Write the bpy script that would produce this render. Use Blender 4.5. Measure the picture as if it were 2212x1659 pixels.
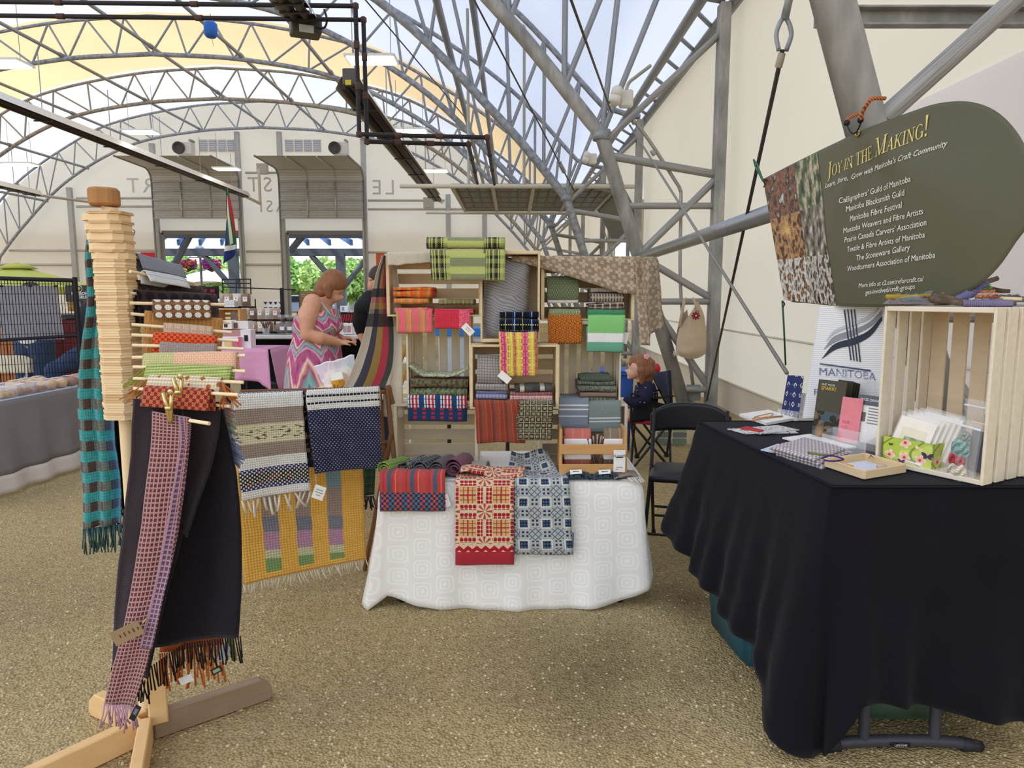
import bpy, bmesh, math, random
from mathutils import Vector, Matrix, noise as mnoise
random.seed(7)
V = Vector
sc = bpy.context.scene
COL = sc.collection
for _o in list(bpy.data.objects): bpy.data.objects.remove(_o)
# ---------------------------------------------------------------- camera
F = 1525.0; CX, CY = 1106.0, 829.5; CAMH = 1.46
PIT = math.atan(192.0 / F); CP, SP = math.cos(PIT), math.sin(PIT)
cd = bpy.data.cameras.new('camera'); cam = bpy.data.objects.new('camera', cd); COL.objects.link(cam)
cd.sensor_width = 36.0; cd.lens = 36.0 * F / 2212.0; cd.clip_end = 500; cd.clip_start = 0.05
cam.location = (0, 0, CAMH); cam.rotation_euler = (math.pi / 2 - PIT, 0, 0)
sc.camera = cam
# ---------------------------------------------------------------- sky, sun, exposure
sc.view_settings.view_transform = 'Standard'; sc.view_settings.look = 'None'
sc.view_settings.exposure = .82; sc.view_settings.gamma = 1.0
sc.view_settings.use_curve_mapping = False
SKY_STRENGTH, SUN_STRENGTH = 0.27, 1.0
wd = bpy.data.worlds.new('sky'); sc.world = wd; wd.use_nodes = True
wn = wd.node_tree; bgn = wn.nodes['Background']
skn = wn.nodes.new('ShaderNodeTexSky'); skn.sky_type = 'NISHITA'; skn.sun_disc = False
skn.sun_elevation = math.radians(52); skn.sun_rotation = math.radians(-120); skn.air_density = 1.0; skn.dust_density = 2.0; skn.ozone_density = 1.0
hz_ = wn.nodes.new('ShaderNodeMix'); hz_.data_type = 'RGBA'; hz_.inputs[0].default_value = .55; hz_.inputs[7].default_value = (3.0, 3.15, 3.4, 1)   # thin bright cloud veil over the clear sky
wn.links.new(skn.outputs[0], hz_.inputs[6]); wn.links.new(hz_.outputs[2], bgn.inputs[0]); bgn.inputs[1].default_value = SKY_STRENGTH
sd = bpy.data.lights.new('sun', 'SUN'); so = bpy.data.objects.new('sun', sd); COL.objects.link(so)
sd.energy = SUN_STRENGTH; sd.angle = math.radians(2); sd.color = (1.0, .95, .86)
so.rotation_euler = (math.radians(38), 0, math.radians(-60)); so.location = (0, 0, 40)
sc.cycles.max_bounces = 8; sc.cycles.transparent_max_bounces = 12
sc.cycles.diffuse_bounces = 5; sc.cycles.sample_clamp_indirect = 8

# ---------------------------------------------------------------- pixel helpers
def ray(px, py):
    u = (CY - py) / F
    return V(((px - CX) / F, CP + u * SP, -SP + u * CP))
def at(px, py, D):
    r = ray(px, py); return V((0, 0, CAMH)) + r * (D / r.y)
def gnd(px, py, z=0.0):
    r = ray(px, py); return V((0, 0, CAMH)) + r * ((z - CAMH) / r.z)
def onpl(px, py, p0, n):
    r = ray(px, py); o = V((0, 0, CAMH)); return o + r * ((V(p0) - o).dot(V(n)) / r.dot(V(n)))
def pxs(D): return D * 1.02 / F        # metres per pixel at depth D, roughly

# ---------------------------------------------------------------- node expressions
def lin(c):
    if isinstance(c, str):
        c = c.lstrip('#'); c = [int(c[i:i + 2], 16) / 255 for i in (0, 2, 4)]
        return tuple(x / 12.92 if x <= .04045 else ((x + .055) / 1.055) ** 2.4 for x in c) + (1.0,)
    return tuple(c)[:3] + (1.0,)
class E:
    def __init__(s, ctx, sock): s.c, s.s = ctx, sock
    def _m(s, op, *a, rev=False):
        n = s.c.nt.nodes.new('ShaderNodeMath'); n.operation = op
        a = list(a); args = a + [s] if rev else [s] + a
        for i, x in enumerate(args):
            if isinstance(x, E): s.c.nt.links.new(x.s, n.inputs[i])
            else: n.inputs[i].default_value = float(x)
        return E(s.c, n.outputs[0])
    def __add__(s, o): return s._m('ADD', o)
    __radd__ = __add__
    def __sub__(s, o): return s._m('SUBTRACT', o)
    def __rsub__(s, o): return s._m('SUBTRACT', o, rev=True)
    def __mul__(s, o): return s._m('MULTIPLY', o)
    __rmul__ = __mul__
    def __truediv__(s, o): return s._m('DIVIDE', o)
    def fr(s): return s._m('FRACT')
    def fl(s): return s._m('FLOOR')
    def sin(s): return s._m('SINE')
    def cos(s): return s._m('COSINE')
    def abs(s): return s._m('ABSOLUTE')
    def lt(s, o): return s._m('LESS_THAN', o)
    def gt(s, o): return s._m('GREATER_THAN', o)
    def mn(s, o): return s._m('MINIMUM', o)
    def mx(s, o): return s._m('MAXIMUM', o)
    def sq(s): return s._m('SQRT')
    def pw(s, o): return s._m('POWER', o)
    def mod(s, o): return s._m('FLOORED_MODULO', o)
    def at2(s, o): return s._m('ARCTAN2', o)
    def band(s, a, b): return s.gt(a) * s.lt(b)
class Ctx:
    def __init__(s, nt): s.nt = nt; s._c = {}
    def coord(s, kind='UV'):
        if kind not in s._c:
            t = s._c.get('tc')
            if not t: t = s._c['tc'] = s.nt.nodes.new('ShaderNodeTexCoord')
            x = s.nt.nodes.new('ShaderNodeSeparateXYZ'); s.nt.links.new(t.outputs[kind], x.inputs[0])
            s._c[kind] = (t.outputs[kind], E(s, x.outputs[0]), E(s, x.outputs[1]), E(s, x.outputs[2]))
        return s._c[kind]
    @property
    def u(s): return s.coord()[1]
    @property
    def v(s): return s.coord()[2]
    def noise(s, scale, kind='Object', detail=2, vec=None, out=0, stretch=None):
        n = s.nt.nodes.new('ShaderNodeTexNoise'); n.inputs['Scale'].default_value = scale; n.inputs['Detail'].default_value = detail
        src = vec or s.coord(kind)[0]
        if stretch:
            m = s.nt.nodes.new('ShaderNodeMapping'); m.inputs['Scale'].default_value = stretch; s.nt.links.new(src, m.inputs[0]); src = m.outputs[0]
        s.nt.links.new(src, n.inputs['Vector']); return E(s, n.outputs[out])
    def vor(s, scale, kind='Object', feature='F1', out='Distance', rnd=1.0):
        n = s.nt.nodes.new('ShaderNodeTexVoronoi'); n.feature = feature; n.inputs['Scale'].default_value = scale; n.inputs['Randomness'].default_value = rnd
        s.nt.links.new(s.coord(kind)[0], n.inputs['Vector']); return E(s, n.outputs[out])
    def setc(s, inp, c):
        if isinstance(c, E): s.nt.links.new(c.s, inp)
        else: inp.default_value = lin(c)
    def mix(s, f, a, b):
        n = s.nt.nodes.new('ShaderNodeMix'); n.data_type = 'RGBA'; n.clamp_factor = True
        if isinstance(f, E): s.nt.links.new(f.s, n.inputs[0])
        else: n.inputs[0].default_value = f
        s.setc(n.inputs[6], a); s.setc(n.inputs[7], b); return E(s, n.outputs[2])
    def ramp(s, f, stops, const=False):
        n = s.nt.nodes.new('ShaderNodeValToRGB'); cr = n.color_ramp; cr.interpolation = 'CONSTANT' if const else 'LINEAR'
        while len(cr.elements) < len(stops): cr.elements.new(.5)
        while len(cr.elements) > len(stops): cr.elements.remove(cr.elements[-1])
        for e, (p, c) in zip(cr.elements, stops): e.position = p; e.color = lin(c)
        s.nt.links.new(f.s, n.inputs[0]); return E(s, n.outputs[0])
    def stripes(s, x, seq, period=None):      # seq: [(width, colour)]; repeats over the total width, constant bands
        tot = sum(w for w, _ in seq); p = 0; st = []
        for w, c in seq: st.append((p / tot, c)); p += w
        return s.ramp((x / (period or tot)).fr(), st, True)
    def shade(s, c, f):                        # multiply a colour by a factor expression (thread relief, wear)
        n = s.nt.nodes.new('ShaderNodeVectorMath'); n.operation = 'SCALE'
        s.setv(n.inputs[0], c); s.nt.links.new(f.s, n.inputs['Scale']); return E(s, n.outputs[0])
    def setv(s, inp, c):
        if isinstance(c, E): s.nt.links.new(c.s, inp)
        else: inp.default_value = lin(c)[:3]
_mats = {}
def mat(name, fn=None, col=None, rough=.8, metal=0, spec=.3, bump=None, bd=.002, alpha=None, trans=0, emit=None, ior=1.45, sheen=0):
    m = bpy.data.materials.new(name); m.use_nodes = True; nt = m.node_tree; b = nt.nodes['Principled BSDF']; c = Ctx(nt)
    if fn:
        r = fn(c)
        if isinstance(r, tuple): r, h = r
        else: h = None
        c.setc(b.inputs['Base Color'], r)
        if h is not None:
            bn = nt.nodes.new('ShaderNodeBump'); bn.inputs['Distance'].default_value = bd; bn.inputs['Strength'].default_value = .7
            nt.links.new(h.s, bn.inputs['Height']); nt.links.new(bn.outputs[0], b.inputs['Normal'])
    else: b.inputs['Base Color'].default_value = lin(col)
    b.inputs['Roughness'].default_value = rough; b.inputs['Metallic'].default_value = metal; b.inputs['Specular IOR Level'].default_value = spec
    b.inputs['IOR'].default_value = ior
    if sheen: b.inputs['Sheen Weight'].default_value = sheen
    if trans: b.inputs['Transmission Weight'].default_value = trans
    if alpha is not None: b.inputs['Alpha'].default_value = alpha
    if emit: b.inputs['Emission Color'].default_value = lin(emit[0]); b.inputs['Emission Strength'].default_value = emit[1]
    return m
def M(col, rough=.7, metal=0, spec=.3, var=.12, nscale=30, alpha=None):
    k = (col, rough, metal, spec, var, nscale, alpha)
    if k not in _mats:
        _mats[k] = mat('surface_' + col.strip('#'), lambda c: c.shade(col, c.noise(nscale, detail=3) * (2 * var) + (1 - var)), rough=rough, metal=metal, spec=spec, alpha=alpha)
    return _mats[k]

# ---------------------------------------------------------------- objects
def link(name, me, parent=None, m=None, mw=None):
    o = bpy.data.objects.new(name, me); COL.objects.link(o)
    if m is not None and not me.materials: me.materials.append(m)
    if mw is not None: o.matrix_world = mw
    if parent is not None:
        o.parent = parent; o.matrix_parent_inverse = absm(parent).inverted()
    return o
def absm(o):
    m = o.matrix_basis.copy()
    if o.parent: m = absm(o.parent) @ o.matrix_parent_inverse @ m
    return m
def tag(o, label=None, cat=None, group=None, kind=None):
    if label: o['label'] = label
    if cat: o['category'] = cat
    if group: o['group'] = group
    if kind: o['kind'] = kind
    return o
def thing(name, label, cat, loc=(0, 0, 0), group=None, rz=0):
    o = bpy.data.objects.new(name, None); COL.objects.link(o); o.empty_display_size = .1
    o.matrix_world = Matrix.Translation(V(loc)) @ Matrix.Rotation(rz, 4, 'Z')
    return tag(o, label, cat, group)
def mesh(name, vs, fs, m=None, parent=None, uv=None, smooth=False, mw=None):
    me = bpy.data.meshes.new(name); me.from_pydata([tuple(v) for v in vs], [], fs)
    if uv:
        l = me.uv_layers.new(name='UVMap'); k = 0
        for f in fs:
            for i in f: l.data[k].uv = uv[i]; k += 1
    if smooth: me.polygons.foreach_set('use_smooth', [True] * len(me.polygons))
    me.update(); return link(name, me, parent, m, mw)
def from_bm(name, bm, m=None, parent=None, smooth=False, mw=None):
    me = bpy.data.meshes.new(name); bm.normal_update(); bm.to_mesh(me); bm.free()
    if smooth: me.polygons.foreach_set('use_smooth', [True] * len(me.polygons))
    return link(name, me, parent, m, mw)
_cache = {}
def box(name, size, loc, m, parent=None, rot=None, bev=.003, mw=None):   # centre at loc
    k = ('b', tuple(round(x, 4) for x in size), m.name, bev)
    if k not in _cache:
        bm = bmesh.new(); bmesh.ops.create_cube(bm, size=1); bmesh.ops.scale(bm, vec=size, verts=bm.verts)
        if bev: bmesh.ops.bevel(bm, geom=list(bm.edges), offset=min(bev, min(size) * .3), segments=1, affect='EDGES')
        me = bpy.data.meshes.new(name); bm.to_mesh(me); bm.free(); me.materials.append(m); _cache[k] = me
    R = Matrix.Translation(V(loc))
    if rot is not None: R = R @ (rot if isinstance(rot, Matrix) else Matrix.Rotation(rot, 4, 'Z'))
    if mw is not None: R = mw @ R
    return link(name, _cache[k], parent, mw=R)
def rod(name, p, q, r, m, parent=None, seg=10):                     # shared unit cylinder, placed between two points
    k = ('c', m.name, seg)
    if k not in _cache:
        bm = bmesh.new(); bmesh.ops.create_cone(bm, cap_ends=True, segments=seg, radius1=1, radius2=1, depth=1)
        me = bpy.data.meshes.new(name); bm.to_mesh(me); bm.free(); me.materials.append(m)
        for f in me.polygons: f.use_smooth = len(f.vertices) == 4
        _cache[k] = me
    p, q = V(p), V(q); d = q - p
    mw = Matrix.Translation((p + q) / 2) @ d.to_track_quat('Z', 'Y').to_matrix().to_4x4() @ Matrix.Diagonal((r, r, d.length, 1))
    return link(name, _cache[k], parent, mw=mw)
def tubev(pts, r, seg=8, cap=True):                                # r: number or list
    pts = [V(p) for p in pts]; n = len(pts); vs = []; fs = []; nx = None
    for i, p in enumerate(pts):
        t = (pts[min(i + 1, n - 1)] - pts[max(i - 1, 0)]).normalized()
        if nx is None: nx = t.orthogonal().normalized()
        nx = (nx - t * nx.dot(t)).normalized(); ny = t.cross(nx); rr = r[i] if isinstance(r, (list, tuple)) else r
        for k in range(seg):
            a = 2 * math.pi * k / seg; vs.append(p + (nx * math.cos(a) + ny * math.sin(a)) * rr)
    for i in range(n - 1):
        for k in range(seg):
            a, b = i * seg + k, i * seg + (k + 1) % seg; fs.append((a, b, b + seg, a + seg))
    if cap: fs.append(tuple(range(seg))[::-1]); fs.append(tuple(range((n - 1) * seg, n * seg)))
    return vs, fs
def tube(name, pts, r, m, parent=None, seg=8):
    vs, fs = tubev(pts, r, seg); return mesh(name, vs, fs, m, parent, smooth=True)
def tubes(name, lst, m, parent=None, seg=5, kind=None):             # many strands joined in one part
    vs = []; fs = []
    for pts, r in lst:
        a, b = tubev(pts, r, seg); k = len(vs); vs += a; fs += [tuple(i + k for i in f) for f in b]
    o = mesh(name, vs, fs, m, parent, smooth=True)
    if kind: o['kind'] = kind
    return o
def cr(pts, n=6):                                                   # Catmull-Rom through points
    pts = [V(p) for p in pts]; out = []
    P = [pts[0] * 2 - pts[1]] + pts + [pts[-1] * 2 - pts[-2]]
    for i in range(1, len(P) - 2):
        for k in range(n):
            t = k / n; a, b, c, d = P[i - 1:i + 3]
            out.append(.5 * ((2 * b) + (c - a) * t + (2 * a - 5 * b + 4 * c - d) * t * t + (3 * b - a - 3 * c + d) * t ** 3))
    out.append(pts[-1]); return out
def lathe(name, prof, m, parent=None, loc=(0, 0, 0), seg=20, mw=None):
    vs = []; fs = []; loc = V(loc)
    for r, z in prof:
        for k in range(seg):
            a = 2 * math.pi * k / seg; vs.append(loc + V((r * math.cos(a), r * math.sin(a), z)))
    for i in range(len(prof) - 1):
        for k in range(seg):
            a, b = i * seg + k, i * seg + (k + 1) % seg; fs.append((a, b, b + seg, a + seg))
    fs.append(tuple(range(seg))[::-1]); fs.append(tuple(range((len(prof) - 1) * seg, len(prof) * seg)))
    return mesh(name, vs, fs, m, parent, smooth=True, mw=mw)
def prism(name, poly, t, m, parent=None, mw=None, bev=0):             # polygon in XY extruded by t along Z
    bm = bmesh.new(); vv = [bm.verts.new((x, y, 0)) for x, y in poly]; f = bm.faces.new(vv)
    r = bmesh.ops.extrude_face_region(bm, geom=[f]); bmesh.ops.translate(bm, vec=(0, 0, t), verts=[g for g in r['geom'] if isinstance(g, bmesh.types.BMVert)])
    bmesh.ops.recalc_face_normals(bm, faces=bm.faces)
    if bev: bmesh.ops.bevel(bm, geom=list(bm.edges), offset=bev, segments=1, affect='EDGES')
    return from_bm(name, bm, m, parent, mw=mw)
def surf(name, fn, nu, nv, m, parent=None, size=(1, 1), thick=0.0, smooth=True):   # cloth: fn(u,v)->point, u,v in 0..1; size scales the UVs to metres
    vs = []; uv = []; W = nu + 1
    for j in range(nv + 1):
        for i in range(W):
            vs.append(V(fn(i / nu, j / nv))); uv.append((i / nu * size[0], j / nv * size[1]))
    fs = [(j * W + i, j * W + i + 1, (j + 1) * W + i + 1, (j + 1) * W + i) for j in range(nv) for i in range(nu)]
    if thick:
        nn = [V((0, 0, 0)) for _ in vs]
        for f in fs:
            a = (vs[f[1]] - vs[f[0]]).cross(vs[f[3]] - vs[f[0]])
            for i in f: nn[i] += a
        k = len(vs); vs = vs + [v - n.normalized() * thick for v, n in zip(vs, nn)]; uv = uv + uv
        f2 = [tuple(i + k for i in f[::-1]) for f in fs]; e = []
        rim = [i for i in range(W)] + [j * W + nu for j in range(1, nv + 1)] + [nv * W + i for i in range(nu - 1, -1, -1)] + [j * W for j in range(nv - 1, 0, -1)]
        for a, b in zip(rim, rim[1:] + rim[:1]): e.append((b, a, a + k, b + k))
        fs = fs + f2 + e
    return mesh(name, vs, fs, m, parent, uv, smooth)
def text(name, body, m, parent, fnmap, size=1.0, align='LEFT', ext=0, shear=0, space=1.0, bold=0, res=2):
    cu = bpy.data.curves.new(name, 'FONT'); cu.body = body; cu.size = size; cu.align_x = align; cu.extrude = ext; cu.shear = shear; cu.space_character = space; cu.offset = bold; cu.resolution_u = res
    o = bpy.data.objects.new(name, cu); COL.objects.link(o)
    dg = bpy.context.evaluated_depsgraph_get(); me = bpy.data.meshes.new_from_object(o.evaluated_get(dg)); bpy.data.objects.remove(o); bpy.data.curves.remove(cu)
    for v in me.vertices: v.co = fnmap(v.co)
    me.materials.clear(); me.materials.append(m); me.name = name
    return link(name, me, parent)
def blob(name, prims, m, parent=None, vox=.01, smooth=6, fin=None):     # one continuous body: capsules/ellipsoids merged by remeshing
    bm = bmesh.new()
    for p in prims:
        if p[0] == 'e':                                                 # ellipsoid: centre, radii, optional rotation matrix
            mw = Matrix.Translation(V(p[1])) @ (p[3] if len(p) > 3 else Matrix()) @ Matrix.Diagonal((*p[2], 1))
            bmesh.ops.create_uvsphere(bm, u_segments=16, v_segments=10, radius=1, matrix=mw)
        else:                                                           # chain of (point, radius)
            pts = [V(a) for a, _ in p[1]]; rs = [b for _, b in p[1]]
            vs, fs = tubev(pts, rs, 12); bv = [bm.verts.new(v) for v in vs]
            for f in fs: bm.faces.new([bv[i] for i in f])
            for a, b in p[1]: bmesh.ops.create_uvsphere(bm, u_segments=12, v_segments=8, radius=b, matrix=Matrix.Translation(V(a)))
    bmesh.ops.recalc_face_normals(bm, faces=bm.faces)
    o = from_bm(name, bm, m); md = o.modifiers.new('r', 'REMESH'); md.mode = 'VOXEL'; md.voxel_size = vox; md.use_smooth_shade = True
    sm = o.modifiers.new('s', 'SMOOTH'); sm.iterations = smooth; sm.factor = .5
    dg = bpy.context.evaluated_depsgraph_get(); me = bpy.data.meshes.new_from_object(o.evaluated_get(dg)); bpy.data.objects.remove(o)
    if fin:
        for v in me.vertices: v.co = fin(v.co)
    me.materials.clear(); me.materials.append(m); me.polygons.foreach_set('use_smooth', [True] * len(me.polygons)); me.name = name
    return link(name, me, parent)
def copy_tree(o, parent=None):
    c = o.copy(); COL.objects.link(c)
    if parent is not None: c.parent = parent
    for ch in [x for x in KIDS(o)]: copy_tree(ch, c)
    return c
def KIDS(o): return [x for x in COL.objects if x.parent == o]
def wob(x, y=0, z=0): return mnoise.noise(V((x, y, z)))
def lerp(a, b, t): return a + (b - a) * t
# ================================================================ SETTING
def gravel(c):
    big = c.noise(.45, detail=3); sp = c.vor(85, out='Color'); n2 = c.noise(26, detail=5)
    base = c.ramp(big, [(.3, '#a8946a'), (.5, '#bca778'), (.7, '#cdb98c')])
    g = c.ramp(c.vor(110, out='Distance'), [(.0, (1.15, 1.13, 1.1)), (.45, (.95, .95, .95)), (.8, (.62, .6, .57))])
    n = c.nt.nodes.new('ShaderNodeMix'); n.data_type = 'RGBA'; n.blend_type = 'MULTIPLY'; n.inputs[0].default_value = 1
    c.setc(n.inputs[6], base); c.setc(n.inputs[7], g); col = E(c, n.outputs[2])
    col = c.shade(col, n2 * .7 + .62)
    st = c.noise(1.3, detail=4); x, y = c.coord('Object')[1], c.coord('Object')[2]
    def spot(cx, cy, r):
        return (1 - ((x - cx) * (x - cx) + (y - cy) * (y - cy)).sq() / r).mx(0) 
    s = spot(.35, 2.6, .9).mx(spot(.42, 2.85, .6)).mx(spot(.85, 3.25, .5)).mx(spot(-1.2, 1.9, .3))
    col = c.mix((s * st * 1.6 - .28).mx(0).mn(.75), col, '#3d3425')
    return col, c.vor(110, out='Distance') * -1 + n2 * .8
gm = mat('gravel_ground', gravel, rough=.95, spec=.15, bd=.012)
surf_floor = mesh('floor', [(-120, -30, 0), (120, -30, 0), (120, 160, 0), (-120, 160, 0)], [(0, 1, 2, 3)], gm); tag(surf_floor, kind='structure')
# loose stones over the near ground: one countless mass
def pebbles():
    vs = []; fs = []; rnd = random.Random(3)
    bm = bmesh.new(); bmesh.ops.create_icosphere(bm, subdivisions=1, radius=1); iv = [v.co.copy() for v in bm.verts]; iF = [tuple(v.index for v in f.verts) for f in bm.faces]; bm.free()
    for _ in range(9000):
        D = 1.35 + 4.6 * rnd.random() ** 1.7; x = (rnd.random() - .5) * 1.6 * D + .0
        r = rnd.uniform(.0022, .0062); a = rnd.random() * 6.28; sx, sy, sz = r * rnd.uniform(.8, 1.5), r, r * rnd.uniform(.4, .75)
        k = len(vs); ca, sa = math.cos(a), math.sin(a)
        for q in iv: vs.append((x + (q.x * sx) * ca - q.y * sy * sa, D + q.x * sx * sa + q.y * sy * ca, sz * .25 + q.z * sz))
        fs += [tuple(i + k for i in f) for f in iF]
    def pc(c):
        return c.ramp(c.noise(60, detail=0), [(.3, '#9d8867'), (.45, '#cbb58c'), (.6, '#dccaa8'), (.75, '#b09d80')])
    o = mesh('gravel', vs, fs, mat('loose_stone', pc, rough=.9), smooth=False); tag(o, kind='stuff')
pebbles()

XC = -12.5; DF = 36.9; XW = 2.75; ZE = 5.0
FR = [3.1, 8.9, 14.5, 20.1, 25.7, 31.3]
inn = cr([(0, 9.75, 0), (3.3, 9.55, 0), (6.7, 8.85, 0), (9.9, 7.13, 0), (12.25, 4.93, 0), (13.59, 3.39, 0)], 8)
out = cr([(0, 11.0, 0), (3.5, 10.75, 0), (7.4, 9.95, 0), (9.9, 8.75, 0), (12.37, 7.1, 0), (14.3, 5.15, 0)], 8)
def gal(c):
    return c.ramp(c.noise(9, detail=6), [(.3, '#7b7d80'), (.5, '#94969a'), (.62, '#a7a9ac'), (.75, '#898b8e')])
steel = mat('galvanised_steel', gal, rough=.55, metal=.35, spec=.4)
def gal2(c):
    return c.ramp(c.noise(7, detail=6, stretch=(1, 1, .3)), [(.3, '#7f7c76'), (.5, '#989590'), (.62, '#aba8a2'), (.78, '#85827c')])
steel2 = mat('weathered_steel', gal2, rough=.6, metal=.25, spec=.4)
# ---- roof membrane, one panel per bay
def membrane(name, col, fac=.62, seam=None):
    m = bpy.data.materials.new(name); m.use_nodes = True; nt = m.node_tree; nt.nodes.remove(nt.nodes['Principled BSDF']); o = nt.nodes['Material Output']; c = Ctx(nt)
    d = nt.nodes.new('ShaderNodeBsdfDiffuse'); t = nt.nodes.new('ShaderNodeBsdfTranslucent'); x = nt.nodes.new('ShaderNodeMixShader'); x.inputs[0].default_value = fac
    cc = c.shade(col, c.noise(.25, detail=4) * .22 + .87)
    for n in (d, t): nt.links.new(cc.s, n.inputs[0])
    nt.links.new(d.outputs[0], x.inputs[1]); nt.links.new(t.outputs[0], x.inputs[2]); nt.links.new(x.outputs[0], o.inputs[0]); return m
roofm = membrane('white_roof_membrane', (.76, .785, .86)); peachm = membrane('peach_roof_membrane', (.90, .66, .36))
wallm = membrane('cream_wall_membrane', (.92, .835, .675), .5); wall2 = membrane('pale_wall_membrane', (.90, .87, .90), .55)
prof = [(dx, z + .14) for dx, z, _ in out] + [(14.95, 5.13), (15.25, ZE)]
full = [(-dx, z) for dx, z in prof[::-1]][:-1] + prof
ceiling = tag(bpy.data.objects.new('ceiling', None), kind='structure'); COL.objects.link(ceiling)
bays = [-3.2] + FR + [DF]  # roof and walls cut short behind the camera to let sky light in
for i in range(len(bays) - 1):
    a, b = bays[i], bays[i + 1]; n = len(full); nd = 4; vs = []; fs = []
    for j in range(nd + 1):
        D = lerp(a, b, j / nd); sag = .10 * math.sin(math.pi * j / nd)
        for dx, z in full: vs.append((XC + dx, D, z - sag * (0 if abs(dx) > 14.5 else 1)))
    for j in range(nd):
        for k in range(n - 1): fs.append((j * n + k, j * n + k + 1, (j + 1) * n + k + 1, (j + 1) * n + k))
    mesh('roof_panel', vs, fs, peachm if abs(a - 25.7) < .1 else roofm, ceiling, smooth=True)
# ---- walls
def quad(a, b, c, d): return [a, b, c, d]
lowm = M('#d9d2c2', .8)
wr = tag(bpy.data.objects.new('wall_right', None), kind='structure'); COL.objects.link(wr)
DO = (15.2, 19.5, 3.45)                                                # side door opening: from, to, height
def wallq(name, y0, y1, z0, z1, m):
    def fn(u, v):
        y = lerp(y0, y1, u); z = lerp(z0, z1, v)
        return (XW + .05 * wob(y * .35, z * .4, 3) * min(1, 4 * v * (1 - v)), y, z)
    surf(name, fn, 24, 12, m, wr)
wallq('wall_panel', -3.2, DO[0], .35, ZE, wallm); wallq('wall_panel', DO[1], DF, .35, ZE, wallm); wallq('wall_panel', DO[0], DO[1], DO[2], ZE, wallm)
wallq('wall_skirt', -3.2, DO[0], 0, .37, mat('skirt_cloth', lambda c: c.shade('#d6cbb4', c.noise(1.5) * .3 + .8), rough=.8)); wallq('wall_skirt', DO[1], DF, 0, .37, wallm)
mesh('wall_panel', [(XW - .03, 1.0, .4), (XW - .03, 5.15, .4), (XW - .03, 5.15, 2.75), (XW - .03, 1.0, 2.75)], [(0, 1, 2, 3)], wall2, wr)
for z in (.37, 1.02): rod('seam_rod', (XW - .02, -3.2, z), (XW - .02, DO[0], z), .012, M('#cfc7b5', .7), wr)
wl = mesh('wall_left', [(XC - 15.25, -3.2, 0), (XC - 15.25, DF, 0), (XC - 15.25, DF, ZE), (XC - 15.25, -3.2, ZE)], [(0, 1, 2, 3)], wallm); tag(wl, kind='structure')
def gable(name, D, holes, flip=False):
    xs = sorted(set([XC + dx for dx, _ in full] + [h for q in holes for h in q[:2]])); vs = []; fs = []
    def top(x):
        dx = x - XC
        for (a, za), (b, zb) in zip(full, full[1:]):
            if a <= dx <= b: return lerp(za, zb, (dx - a) / (b - a))
        return ZE
    for a, b in zip(xs, xs[1:]):
        mid = (a + b) / 2; z0 = 0
        for h in holes:
            if h[0] <= mid <= h[1]: z0 = h[2]
        k = len(vs); vs += [(a, D, z0), (b, D, z0), (b, D, top(b)), (a, D, top(a))]; fs.append((k, k + 1, k + 2, k + 3))
    return tag(mesh(name, vs, fs, wallm), kind='structure')
d1a, d1b = at(352, 503, DF), at(524, 503, DF); d2a, d2b = at(621, 503, DF), at(787, 503, DF)
gable('wall_end', DF, [(d1a.x, d1b.x, d1a.z), (d2a.x, d2b.x, d2a.z)])
# ---- arch trusses
def chord(pts, D, side): return [V((XC + side * p[0], D, p[1])) for p in pts]
for i, D in enumerate(FR):
    pl = ['hanging the olive banner, closest to the tables', 'landing behind the black folding chair', 'second beyond the folding chair', 'third beyond the folding chair, past the raised side door', 'at the near edge of the peach roof panel', 'between the peach roof panel and the gable wall'][i]
    t = thing('arch_truss', 'galvanised steel arch truss ' + pl, 'roof truss', (XC, D, 0), 'arch trusses carrying the tent roof')
    big, sm = (.085, .055) if i < 3 else (.08, .055)
    for s in ((1, -1) if i > 0 else (1,)):
        st = 22 if i == 0 else 0
        tube('inner_chord', chord(inn[st:], D, s) + [V((XC + s * 14.72, D, 0))], big, steel2 if i < 2 else steel, t, 12 if i < 3 else 8)
        tube('outer_chord', chord(out[st:], D, s) + [V((XC + s * 14.85, D, 4.98)), V((XC + s * 15.03, D, 4.95))], sm, steel, t, 10 if i < 3 else 6)
        box('outer_post', (.13, .17, 4.9), (XC + s * 15.03, D, 2.45), steel2, t, bev=.01)
        n = 12; ii = [inn[round(k * (len(inn) - 1) / n)] for k in range(n + 1)]; oo = [out[round((k + .5) * (len(out) - 1) / n)] for k in range(n)] + [out[-1]]
        for k in range(n + 1):
            if k < n * st / 40: continue
            a = V((XC + s * ii[k][0], D, ii[k][1])); b = V((XC + s * oo[k][0], D, oo[k][1])); rod('web_strut', a, b, .036, steel, t, 8)
            if k > 0:
                b = V((XC + s * oo[k - 1][0], D, oo[k - 1][1])); rod('web_strut', a, b, .036, steel, t, 8)
        lg = lambda z: V((XC + s * (13.59 + 1.13 * (3.39 - z) / 3.39), D, z)); po = lambda z: V((XC + s * 15.03, D, z))
        for za, zb, r in ((3.15, 2.92, .05), (2.55, 2.55, .04), (1.38, 1.38, .04), (.27, .27, .04), (1.95, 2.9, .045), (1.95, 1.40, .045), (1.3, .25, .045), (3.3, 4.6, .04)):
            if i == 0 and za in (2.55, 1.95, 3.15): continue
            rod('web_strut', lg(za), po(zb), r, steel2, t, 10)
        for q in ((3.39, .13), (0.05, .16)): rod('node_collar', lg(q[0]) + V((0, 0, -.06)), lg(q[0]) + V((0, 0, .06)), q[1] * .85, steel, t, 12)
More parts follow.
